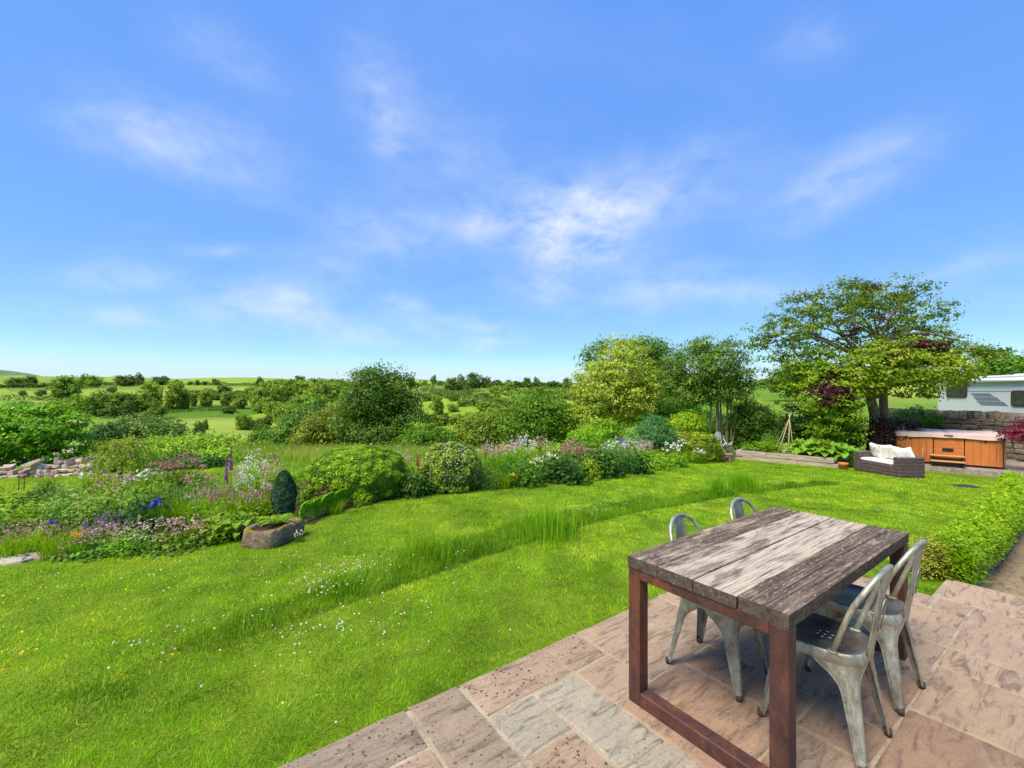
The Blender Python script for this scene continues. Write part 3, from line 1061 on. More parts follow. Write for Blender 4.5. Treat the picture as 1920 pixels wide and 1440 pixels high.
def build_chair_meshes():
    D = {}
    # seat pan: rolled rim, dished top, skirt
    mb = MB()
    n = 48
    prof = [(1.0, .408, 1.012), (1.0, .420, 1.018), (1.0, .446, 1.005), (1.0, .456, .975), (1, .4575, .94), (1, .4545, .90), (1, .449, .80), (1, .446, .5), (1, .445, .2)]
    P, F = [], []
    for (_, z, k) in prof:
        for i in range(n):
            x, y = seat_outline(2 * math.pi * i / n)
            P.append((x * k, y * k, z + (.004 if abs(k - .5) < .2 else 0) * 0))
    for L in range(len(prof) - 1):
        for i in range(n):
            j = (i + 1) % n
            F.append((L * n + i, L * n + j, (L + 1) * n + j, (L + 1) * n + i))
    F.append(tuple((len(prof) - 1) * n + i for i in range(n)))
    mb.add(P, F, True)
    D['seat'] = mb.mesh('seat', M['steel'], M['seat_steel'])
    mi = [1 if f.center.z > .4445 and math.hypot(f.center.x / .178, f.center.y / .183) < 1.12 and f.normal.z > .7 else 0 for f in D['seat'].polygons]
    D['seat'].polygons.foreach_set('material_index', mi)
    # drain holes
    mb = MB()
    for a in range(6):
        an = a * math.pi / 3
        mb.lathe([(.0001, .0), (.006, 0)], (.035 * math.cos(an), .03 * math.sin(an) - .01, .4472), 8)
    mb.lathe([(.0001, .0), (.006, 0)], (0, -.01, .4472), 8)
    D['drain_holes'] = mb.mesh('drain_holes', M['white_cloth'])
    # legs
    legs, feet = [], []
    for sx, sy in ((-1, 1), (1, 1), (-1, -1), (1, -1)):
        ac = math.atan2(sy * .183, sx * .178)
        fx, fy = sx * .182, sy * .212
        dg = Vector((sx, sy, 0)).normalized()
        tg = Vector((-dg.y, dg.x, 0))
        nh, nt = 26, 12
        P, F = [], []
        for a in range(nh + 1):
            h = a / nh
            z = .418 * (1 - h) + .012 * h
            hh = 1 - (1 - min(h / .42, 1)) ** 2.0
            ox, oy = seat_outline(ac)
            c0 = Vector((ox, oy, 0)) * .99
            c1 = Vector((fx, fy, 0))
            cen = c0 * (1 - h) + c1 * h
            wleg = .047 * (1 - h) + .019 * h
            for b in range(nt + 1):
                th = -1 + 2 * b / nt
                px, py = seat_outline(ac + th * .72)
                po = Vector((px, py, 0)) * 1.004
                an = th * 1.25
                pl = cen + tg * (math.sin(an) * wleg) + dg * ((math.cos(an) - 1) * wleg * 1.1)
                if h > .34 and abs(th) < .52:      # pressed flute with a rounded head
                    k = min(1, (h - .34) / .035)
                    k *= max(0.0, 1 - (abs(th) / .52) ** 4)
                    if h > .88: k *= max(0, 1 - (h - .88) / .05)
                    pl = pl - dg * (.012 * k)
                q = hh * hh * (3 - 2 * hh)
                p = po * (1 - q) + pl * q
                zz = z
                P.append((p.x, p.y, zz))
        for a in range(nh):
            for b in range(nt):
                F.append((a * (nt + 1) + b, a * (nt + 1) + b + 1, (a + 1) * (nt + 1) + b + 1, (a + 1) * (nt + 1) + b))
        mb = MB()
        mb.add(P, F, True)
        # folded edge beads
        for b in (0, nt):
            mb.tube([P[a * (nt + 1) + b] for a in range(nh + 1)], .0035, 5)
        legs.append(mb.mesh('leg', M['steel']))
        mb = MB()
        mb.tube([Vector((fx, fy, .028)) - dg * .008, Vector((fx, fy, .012)) - dg * .007, Vector((fx, fy, .001)) - dg * .006], [.0165, .0165, .015], 10)
        feet.append(mb.mesh('foot', M['foot_rust']))
    D['legs'], D['feet'] = legs, feet
    # hoop back
    half = [(-.150, -.085, .440), (-.158, -.118, .54), (-.168, -.160, .665), (-.160, -.196, .742), (-.120, -.226, .803), (-.060, -.243, .836), (0, -.248, .845)]
    path = half + [(-x, y, z) for x, y, z in half[-2::-1]]
    mb = MB()
    mb.tube(spline(path, 5), .0115, 10)
    for s_ in (-1, 1):
        mb.box((s_ * .151, -.087, .443), (.03, .045, .035), bev=.005)
    D['back_hoop'] = mb.mesh('back_hoop', M['steel'])
    # splat
    mb = MB()

    def sp(u, v, off=0):
        w = .044 + .012 * v
        x = (u * 2 - 1) * w
        return (x, -.186 - .060 * v - (.006 * (1 - (u * 2 - 1) ** 2)) + off, .440 + .398 * v)
    mb.grid(lambda u, v: sp(u, v), 8, 12)
    mb.grid(lambda u, v: sp(1 - u, v, .004), 8, 12)
    for u in (0, 1):
        mb.tube([sp(u, v / 8, .002) for v in range(9)], .0042, 6)
    # pressed arch on the splat
    D['splat'] = mb.mesh('splat', M['steel'])
    mb = MB()
    arch = [(-.022, .30), (-.024, .42), (-.022, .58), (-.012, .66), (.012, .66), (.022, .58), (.024, .42), (.022, .30)]
    for off in (.0045, -.008):
        mb.tube([(x, -.186 - .060 * v - .005 + off, .440 + .398 * v) for x, v in arch], .003, 6)
    D['pressed_arch'] = mb.mesh('pressed_arch', M['steel'])
    # brace under the seat
    mb = MB()
    mb.box((0, 0, .400), (.30, .035, .006), rz=.77)
    mb.box((0, 0, .393), (.30, .035, .006), rz=-.77)
    D['under_brace'] = mb.mesh('under_brace', M['foot_rust'])
    return D


def build_chairs():
    D = build_chair_meshes()
    spots = [((1.515, 2.120), 0.0, 'metal chair with a rusty brown seat, nearest on the right side of the table'),
             ((1.990, 2.462), -2.0, 'metal chair with a shiny seat, the further one on the right of the table'),
             ((1.205, 2.555), 182.0, 'metal chair with flaking front leg, the nearer one on the lawn side of the table'),
             ((1.780, 2.960), 178.0, 'far metal chair on the lawn side of the table with only its back showing')]
    for (x, y), rz, lab in spots:
        t = thing('metal_chair', lab, 'chair', (x, y, 0.002), TH + R(rz), 'metal chairs round the table')
        s_ = link('seat', D['seat'], None, t)
        link('drain_holes', D['drain_holes'], None, s_)
        for a, b in zip(D['legs'], D['feet']):
            lg = link('leg', a, None, t)
            link('foot', b, None, lg)
        link('back_hoop', D['back_hoop'], None, t)
        sp = link('splat', D['splat'], None, t)
        link('pressed_arch', D['pressed_arch'], None, sp)
        link('under_brace', D['under_brace'], None, t)


build_chairs()


# ------------------------------------------------------------------ rattan sofa
def pillow(w, h, th, n=12):
    mb = MB()

    def f(sgn):
        def q(u, v):
            x, y = u * 2 - 1, v * 2 - 1
            e = (1 - x ** 4) * (1 - y ** 4)
            pin = 1 - .07 * (1 - abs(x) ** 2) * abs(y) ** 3
            pin2 = 1 - .07 * (1 - abs(y) ** 2) * abs(x) ** 3
            return (x * w / 2 * pin2, y * h / 2 * pin, sgn * th / 2 * max(e, 0) ** .42)
        return q
    mb.grid(f(1), n, n)
    g = f(-1)
    mb.grid(lambda u, v: g(1 - u, v), n, n)
    return mb


def build_sofa():
    x, y = 10.08, 11.30
    z = gz(x + .3, y + .5) - .01
    # local x: along the seat front (away from the camera), local y: from front to back
    ang = math.atan2(.99, -.07)
    t = thing('rattan_sofa', 'two seat brown rattan sofa with cushions on the lawn in front of the hot tub', 'sofa', (x, y, z), ang)
    L, D_ = 1.42, .72

    def part(nm, c, d, m, bev=.02, par=t):
        mb = MB()
        mb.box(c, d, bev=bev)
        return mb.obj(nm, m, par)
    A = .20
    part('arm', (A / 2, -D_ / 2, .285), (A, D_, .55), M['rattan'])
    part('arm', (L - A / 2, -D_ / 2, .285), (A, D_, .55), M['rattan'])
    part('seat_base', (L / 2, -(D_ - .12) / 2 - .004, .165), (L - 2 * A - .004, D_ - .13, .31), M['rattan'])
    part('backrest', (L / 2, -D_ + .06, .30), (L - 2 * A - .004, .12, .58), M['rattan'])
    part('seat_cushion', (L / 2, -.30, .365), (L - 2 * A - .01, .58, .09), M['white_cloth'], .035)
    cu = [(1.06, -.38, .55, -14, 8, 'cream floral cushion with pale blue edge at the far end of the rattan sofa', M['floral']),
          (.78, -.42, .55, 4, -6, 'cream floral cushion second from the far arm of the rattan sofa', M['floral']),
          (.52, -.44, .54, 8, 10, 'cream floral cushion third from the far arm of the rattan sofa', M['floral']),
          (.30, -.47, .52, 22, -16, 'tilted white cushion against the near arm of the rattan sofa', M['white_cloth'])]
    from mathutils import Matrix
    me = pillow(.42, .42, .15).mesh('scatter_cushion')
    for (cx, cy, cz, rz, rr, lab, mm) in cu:
        me2 = me.copy()
        me2.materials.append(mm)
        o = link('scatter_cushion', me2)
        tag(o, lab, 'cushion', 'cushions on the rattan sofa')
        mw = Matrix.Translation((x, y, z)) @ Matrix.Rotation(ang, 4, 'Z') @ Matrix.Translation((cx, cy, cz + .06)) @ Matrix.Rotation(R(rz), 4, 'Z') @ Matrix.Rotation(R(72), 4, 'X') @ Matrix.Rotation(R(rr), 4, 'Z')
        o.matrix_world = mw


build_sofa()

# ------------------------------------------------------------------ hot tub
TF = np.array([.755, -.656])
TG = np.array([.656, .755])
TUB0 = np.array([12.59, 14.25])


def build_tub():
    ang = math.atan2(TF[1], TF[0])
    zb = -.62
    t = thing('hot_tub', 'large orange cedar hot tub under a faded pink cover before the stone wall', 'hot tub', (TUB0[0], TUB0[1], zb), ang)
    L, W, H = 2.42, 1.95, .83
    mb = MB()
    mb.box((L / 2, W / 2, .035), (L - .08, W - .08, .07), bev=.03)
    mb.obj('plinth', M['black'], t)

    def panel(c, d, par=t, bev=.006, nm='side_panel', m=None):
        q = MB()
        q.box(c, d, bev=bev)
        return q.obj(nm, m or M['cedar'], par)
    # vertical boards of the front: left bay, access bay (flat boards), right bay, rounded corner
    z0, z1 = .06, .06 + H
    core = MB()
    core.box((L / 2, W / 2, (z0 + z1) / 2), (L - .10, W - .10, H - .01))
    core.obj('tub_core', M['black'], t)
    x = .02
    for wd in (.20, .16, .18, .16, .15):
        panel((x + wd / 2, .028, (z0 + z1) / 2), (wd - .003, .05, H), nm='board')
        x += wd
    xa0 = x + .012
    ha = 7
    for k in range(ha):
        panel((xa0 + .34, .030, z0 + H * (k + .5) / ha), (.66, .05, H / ha - .003), nm='board')
    x = xa0 + .69
    for wd in (.17, .16, .17, .15):
        panel((x + wd / 2, .028, (z0 + z1) / 2), (wd - .003, .05, H), nm='board')
        x += wd
    r = L - x
    q = MB()
    arc = [(x + .004, .004)] + [(L - r + r * math.sin(a), r - r * math.cos(a) + .004) for a in np.linspace(.1, math.pi / 2, 9)]
    inn = [(px - .03 * (px - x) / r, py + .05) for px, py in arc[::-1]]
    q.prism(arc + [(L, r + .05), (L - .06, r + .05)] + [(x + .004, .06)], z0, z1)
    q.obj('corner_panel', M['cedar'], t)
    y = r + .055
    for k in range(6):
        wd = (W - y - .02) / (6 - k) if k == 5 else .24
        panel((L - .028, y + wd / 2, (z0 + z1) / 2), (.05, wd - .006, H), nm='board')
        y += wd
    for k in range(8):
        wd = (W - .04) / 8
        panel((.026, .06 + wd * (k + .5) * .97, (z0 + z1) / 2), (.05, wd - .006, H), nm='board')
    # vent, clips, cover
    v = MB()
    v.box((xa0 + .32, .0, z0 + .42), (.25, .03, .10), bev=.008)
    v.box((xa0 + .32, -.014, z0 + .46), (.22, .012, .016))
    v.box((xa0 + .32, -.014, z0 + .42), (.22, .012, .016))
    v.obj('vent', M['black'], t)
    for xx in (.24, 2.0):
        c = MB()
        c.box((xx, -.004, z1 - .03), (.022, .012, .16))
        c.box((xx, -.014, z1 - .11), (.05, .03, .04), bev=.006)
        c.obj('cover_clip', M['black'], t)
    for half in (0, 1):
        c = MB()
        x0 = -.03 + half * (L / 2 + .03)
        x1 = x0 + L / 2 + .027
        nx, ny = 14, 12

        def top(u, v_):
            X_ = x0 + (x1 - x0) * u
            Y_ = -.05 + (W + .10) * v_
            e = min(1, min(u, 1 - u) / .04, min(v_, 1 - v_) / .04)
            sag = .018 * math.sin(math.pi * u) * math.sin(math.pi * v_) + .007 * math.sin(9 * u + 3 * half) * math.cos(7 * v_)
            return (X_, Y_, z1 + .105 - .03 * (1 - e) ** 2 - sag + .015 * v_)
        c.grid(top, nx, ny)

        def skirt(side):
            def f(u, v_):
                wob = .010 * math.sin(u * 13 + half * 2) + .008 * math.sin(u * 31)
                if side == 0:
                    X_, Y_ = x0 + (x1 - x0) * u, -.052 - .006 * v_ + wob * v_ * .6
                elif side == 1:
                    X_, Y_ = x1 + .001, -.05 + (W + .10) * u
                elif side == 2:
                    X_, Y_ = x1 + (x0 - x1) * u, W + .052
                else:
                    X_, Y_ = x0 - .001, W + .05 - (W + .10) * u
                drop = .105 + .012 * math.sin(u * 7 + half * 3)
                if side == 0: drop += .018 * math.sin(u * 3.1)
                return (X_, Y_, z1 + .078 - v_ * drop)
            return f
        for sd in range(4):
            c.grid(skirt(sd), 18, 2)
        o = c.obj('cover', M['cover_cloth'], t)
    c = MB()
    c.box((L / 2, -.038, z1 + .004), (L * .98, .02, .045), bev=.006)
    c.box((L - .10, -.05, z1 + .0), (.20, .03, .06), bev=.01)
    c.box((L / 2, -.058, z1 + .035), (.20, .012, .05), bev=.004)
    c.obj('cover_lining', M['cover_edge'], t)
    # steps
    fx = TUB0 + TF * 1.17 - TG * .33
    s_ = thing('tub_steps', 'two tread step unit with tan treads and black sides below the hot tub', 'steps', (fx[0], fx[1], zb), ang)
    q = MB()
    for sx in (-.33, .33):
        q.box((sx, .16, .15), (.04, .26, .29), bev=.01)
        q.box((sx, -.06, .075), (.04, .24, .14), bev=.01)
    q.box((0, .20, .10), (.62, .02, .18))
    q.obj('frame', M['black'], s_)
    for yy, zz in ((.15, .315), (-.08, .165)):
        q = MB()
        q.box((0, yy, zz), (.76, .27, .035), bev=.01)
        q.obj('tread', M['tread'], s_)
    # a stake leaning on the tub
    p = TUB0 + TF * .62 - TG * .22
    q = MB()
    q.tube([(0, 0, 0), (.02, .10, .55)], [.014, .012], 7)
    o = q.obj('wooden_stake', M['tread'])
    o.location = (p[0], p[1], zb)
    o.rotation_euler = (0, 0, ang)
    tag(o, 'short bare wooden stake leaning against the left bay of the hot tub', 'stake')
    # base slab
    q = MB()
    P = [TUB0 + TF * a + TG * b for a, b in ((-.35, -.62), (5.2, -.62), (5.2, 2.6), (-.35, 2.6))]
    q.prism([(p[0], p[1]) for p in P], -1.5, zb - .002)
    o = q.obj('concrete_pad', M['concrete'])
    tag(o, kind='structure')


build_tub()


# ------------------------------------------------------------------ dry stone walls: every stone its own piece
def stone_mesh(name, seed, m, rough=.18):
    rs = random.Random(seed)
    P = []
    for sz in (-1, 1):
        for sx, sy in ((-1, -1), (0, -1.08), (1, -1), (1.06, 0), (1, 1), (0, 1.06), (-1, 1), (-1.06, 0)):
            P.append((sx * .5 * (1 + rs.uniform(-rough, rough * .3)), sy * .5 * (1 + rs.uniform(-rough, rough * .3)), sz * .5 * (1 + rs.uniform(-rough, rough * .2))))
    # middle ring stands proud so faces are not flat
    mid = []
    for k in range(8):
        a, b = Vector(P[k]), Vector(P[8 + k])
        c = (a + b) / 2
        mid.append((c.x * (1.04 + rs.uniform(-.05, .06)), c.y * (1.06 + rs.uniform(-.06, .10)), rs.uniform(-.12, .12)))
    P = P[:8] + mid + P[8:]
    F = [tuple(range(7, -1, -1)), tuple(range(16, 24))]
    for L in (0, 8):
        for k in range(8):
            F.append((L + k, L + (k + 1) % 8, L + 8 + (k + 1) % 8, L + 8 + k))
    me = bpy.data.meshes.new(name)
    me.from_pydata(P, [], F)
    me.materials.append(m)
    return me


def build_wall():
    A = np.array(at(1500, 765, 19.6)[:2])
    B = np.array(at(2060, 766, 12.6)[:2])
    A2 = np.array(at(1640, 765, 18.35)[:2])
    d = B - A2
    L = float(np.linalg.norm(d))
    ang = math.atan2(d[1], d[0])
    zb = -.92
    t = thing('dry_stone_wall', 'tall brown dry stone wall with upright coping stones behind the hot tub', 'wall', (A2[0], A2[1], zb), ang)
    q = MB()
    q.box((L / 2, .28, .86), (L, .34, 1.70))
    q.obj('wall_core', M['soil'], t)
    protos = [stone_mesh('stone', k, M['wall_stone']) for k in range(10)]
    z = 0.0
    row = 0
    placed = 0
    while z < 1.66:
        h = random.uniform(.12, .19) if z < 1.2 else random.uniform(.09, .14)
        x = random.uniform(-.15, 0)
        while x < L:
            w = random.uniform(.20, .48)
            if z > .25 or x > L * .55:
                o = link('stone', random.choice(protos), None, t)
                o.location = (x + w / 2, .10 + random.uniform(-.015, .02), z + h / 2)
                o.scale = (w * .97, .26, h * .95)
                o.rotation_euler = (0, R(random.uniform(-2.5, 2.5)), R(random.uniform(-3, 3) + random.choice((0, 180))))
                placed += 1
            x += w
        z += h
        row += 1
    x = 0
    while x < L:
        w = random.uniform(.14, .26)
        o = link('coping_stone', random.choice(protos), None, t)
        o.location = (x + w / 2, .16, z + .10)
        o.scale = (w * .95, .42, .26 + random.uniform(-.04, .05))
        o.rotation_euler = (0, R(random.uniform(-9, 9)), R(random.uniform(-6, 6)))
        x += w


build_wall()


def build_ruin():
    x0, y0, z0 = on_ground(-130, 903)
    x1, y1, z1 = on_ground(196, 890)
    d = np.array([x1 - x0, y1 - y0])
    L = float(np.linalg.norm(d))
    ang = math.atan2(d[1], d[0])
    t = thing('tumbled_stone_wall', 'low tumbled pale stone wall at the left edge below the leafy elder bush', 'wall', (x0, y0, (z0 + z1) / 2 - .03), ang)
    protos = [stone_mesh('stone', 40 + k, M['pale_stone'], .28) for k in range(10)]
    q = MB()
    q.box((L / 2, .32, .08), (L, .36, .16), bev=.05)
    q.obj('rubble_core', M['soil'], t)
    for row in range(4):
        x = random.uniform(0, .12)
        while x < L - .1:
            w = random.uniform(.09, .21)
            h = random.uniform(.06, .11)
            f = x / L
            zt = (.34 if f > .62 else .26 + .10 * math.sin(f * 11)) + .03
            zc = .05 + row * .088
            if zc < zt:
                o = link('stone', random.choice(protos), None, t)
                o.location = (x + w / 2, .12 + row * .05 + random.uniform(-.05, .05), zc)
                o.scale = (w, random.uniform(.2, .3), h)
                up = f > .55 and zc + .09 > zt
                o.rotation_euler = (R(random.uniform(-12, 12)), R(random.uniform(-9, 9) + (random.choice((0, 80)) if up else 0)), R(random.uniform(-30, 30)))
            x += w * random.uniform(.85, 1.0)
    # the big slab leaning on top
    o = link('stone', protos[3], None, t)
    o.location = (L * .545, .10, .33)
    o.scale = (.34, .22, .08)
    o.rotation_euler = (0, R(-22), R(12))


build_ruin()


# ------------------------------------------------------------------ caravan
def build_caravan():
    A = np.array([797 / 815 * 20.6, 20.6])
    B = np.array([960 / 815 * 16.4, 16.4])
    d = (B - A) / np.linalg.norm(B - A)
    ang = math.atan2(d[1], d[0])
    ztop = 1.62 + 28.3 / 815 * 20.6
    zb = ztop - 2.3
    t = thing('touring_caravan', 'off white touring caravan with grey slanted stripes behind the dry stone wall', 'caravan', (A[0], A[1], zb), ang)
    L, W, H = 6.4, 2.2, 2.02
    z0 = .28
    prof = []                                   # side outline, rounded at both ends
    for (cx, cz, r, a0, a1) in ((.10, z0 + .10, .10, 180, 270), (L - .1, z0 + .1, .1, 270, 360), (L - .35, z0 + H - .35, .35, 0, 90), (.34, z0 + H - .34, .34, 90, 180)):
        for k in range(9):
            a = R(a0 + (a1 - a0) * k / 8)
            prof.append((cx + r * math.cos(a), cz + r * math.sin(a)))
    n = len(prof)
    q = MB()
    e = .05
    P = []
    cxm, czm = L / 2, z0 + H / 2
    for (yy, ins) in ((0, e), (-.0, e), (e, 0), (W - e, 0), (W, e)):
        for x, z in prof:
            P.append((x + (ins if x < cxm else -ins), yy, z + (ins if z < czm else -ins)))
    F = [tuple(range(n))]
    for L_ in range(1, 4):
        for k in range(n):
            j = (k + 1) % n
            F.append((L_ * n + k, (L_ + 1) * n + k, (L_ + 1) * n + j, L_ * n + j))
    F.append(tuple(4 * n + k for k in range(n - 1, -1, -1)))
    q.add(P, F)
    q.obj('body', M['caravan'], t)

    def rrect(x0, x1, za, zb_, r, k=5):
        pts = []
        for cx, cz, a0 in ((x1 - r, zb_ - r, 0), (x0 + r, zb_ - r, 90), (x0 + r, za + r, 180), (x1 - r, za + r, 270)):
            for i in range(k + 1):
                a = R(a0 + 90 * i / k)
                pts.append((cx + r * math.cos(a), cz + r * math.sin(a)))
        return pts

    def plate(nm, pts, y0, y1, m, par):
        q = MB()
        n = len(pts)
        P = [(x, y0, z) for x, z in pts] + [(x, y1, z) for x, z in pts]
        F = [tuple(range(n - 1, -1, -1)), tuple(range(n, 2 * n))] + [(i, (i + 1) % n, n + (i + 1) % n, n + i) for i in range(n)]
        q.add(P, F)
        return q.obj(nm, m, par)

    def kpos(px):                                # distance along the side for a photo column
        r = (px - 960) / 815
        return float((A[0] - r * A[1]) / (r * d[1] - d[0]))

    def zpos(px, py):
        k = kpos(px)
        Y = A[1] + d[1] * k
        return EYE - (py - HY) / FPX * Y - zb
    for (xa, xb, ya, yb) in ((1775.5, 1814, 717, 745.5), (1897, 1950, 732, 762)):
        ka, kb = kpos(xa), kpos(xb)
        km = (xa + min(xb, 1920)) / 2
        z1, z2 = zpos(km, yb), zpos(km, ya)
        w = plate('window', rrect(ka, kb, z1, z2, .12), -.035, -.002, M['caravan_trim'], t)
        plate('pane', rrect(ka + .07, kb - .07, z1 + .06, z2 - .06, .08), -.045, -.036, M['glass'], w)
    zs = zpos(1800, 734)
    q = MB()
    q.box((L / 2 + .02, -.004, zs), (L - .2, .006, .022))
    q.obj('trim_line', M['caravan_grey'], t)
    for (xl, xr, ya, yb, sk) in ((1819, 1856, 737.3, 743, 8), (1825, 1869, 744.5, 751, 8), (1831, 1881, 752.5, 760, 10)):
        a0, a1, b0, b1 = kpos(xl), kpos(xr), kpos(xl + sk), kpos(xr + sk)
        km = (xl + xr) / 2
        zt, zl = zpos(km, ya), zpos(km, yb)
        plate('stripe', [(b0, zl), (b1, zl), (a1, zt), (a0, zt)], -.008, -.002, M['caravan_grey'], t)
    k0 = kpos(1818)
    q = MB()
    q.tube([(k0, -.07, z0 + H - .22), (L - .3, -.07, z0 + H - .22)], .075, 10)
    q.box(((k0 + L - .3) / 2, -.03, z0 + H - .16), (L - .3 - k0, .06, .09), bev=.02)
    q.obj('awning_case', M['awning'], t)
    for (cx, w, h) in ((.9, .8, .07), (3.4, .8, .10), (4.9, .7, .14)):
        q = MB()
        q.box((cx, .9, z0 + H + h / 2 - .055), (w, .6, h + .02), bev=.04)
        q.obj('roof_vent', M['awning'], t)
    for s_ in (.12, W - .12):
        q = MB()
        q.tube([(L * .52, s_ - .09, .3), (L * .52, s_ + .09, .3)], [.30, .30], 16, smooth=False)
        q.obj('wheel', M['black'], t)


build_caravan()


# ------------------------------------------------------------------ raised bed, canes, pot, folding chair, trough, small things
def build_raised_bed():
    xl, yl, zl = on_ground(1379, 861)
    xr, yr, zr = on_ground(1569, 878)
    d = np.array([xr - xl, yr - yl])
    L = float(np.linalg.norm(d))
    d /= L
    ang = math.atan2(d[1], d[0])
    zb = min(zl, zr) - .03
    t = thing('raised_bed', 'raised vegetable bed of stacked grey timber sleepers at the far end of the lawn', 'raised bed', (xl, yl, zb), ang)
    rise = (zl - zr)

    def sl(x0, x1, y, z, h=.155, w=.11, dz=0.0):
        q = MB()
        q.box(((x0 + x1) / 2, y, z + h / 2), (x1 - x0 - .008, w, h - .006), bev=.008)
        o = q.obj('sleeper', M['sleeper'], t)
        o.rotation_euler = (random.uniform(-.01, .01), dz, 0)
        return o
    sl(0, L * .64, .05, .0, .17)
    sl(L * .64, L + .05, .05, .0, .16)
    sl(0, L * .33, .055, .172, .17)
    sl(L * .33, L - .06, .045, .172, .165)
    sl(0, L * .5, 1.25, .0, .17); sl(L * .5, L, 1.25, .0, .17); sl(0, L * .52, 1.25, .172, .165); sl(L * .52, L, 1.25, .172, .165)
    for xx in (.055, L - .10):
        for zz in (0, .172):
            q = MB()
            q.box((xx, .65, zz + .083), (.11, 1.08, .16), bev=.008)
            q.obj('sleeper', M['sleeper'], t)
    q = MB()
    q.grid(lambda u, v: (.1 + (L - .24) * u, .11 + 1.08 * v, .29 + .03 * math.sin(u * 17) * math.cos(v * 9)), 16, 6)
    o = q.obj('soil', M['soil'], t)
    # inner low board
    q = MB()
    q.box((L * .60, .62, .33), (L * .30, .03, .10), bev=.004)
    q.obj('inner_board', M['sleeper'], t)
    return xl, yl, zb, ang, L


RB = build_raised_bed()


def rb(x, y, z=.30):
    c, s_ = math.cos(RB[3]), math.sin(RB[3])
    return (RB[0] + x * c - y * s_, RB[1] + x * s_ + y * c, RB[2] + z)


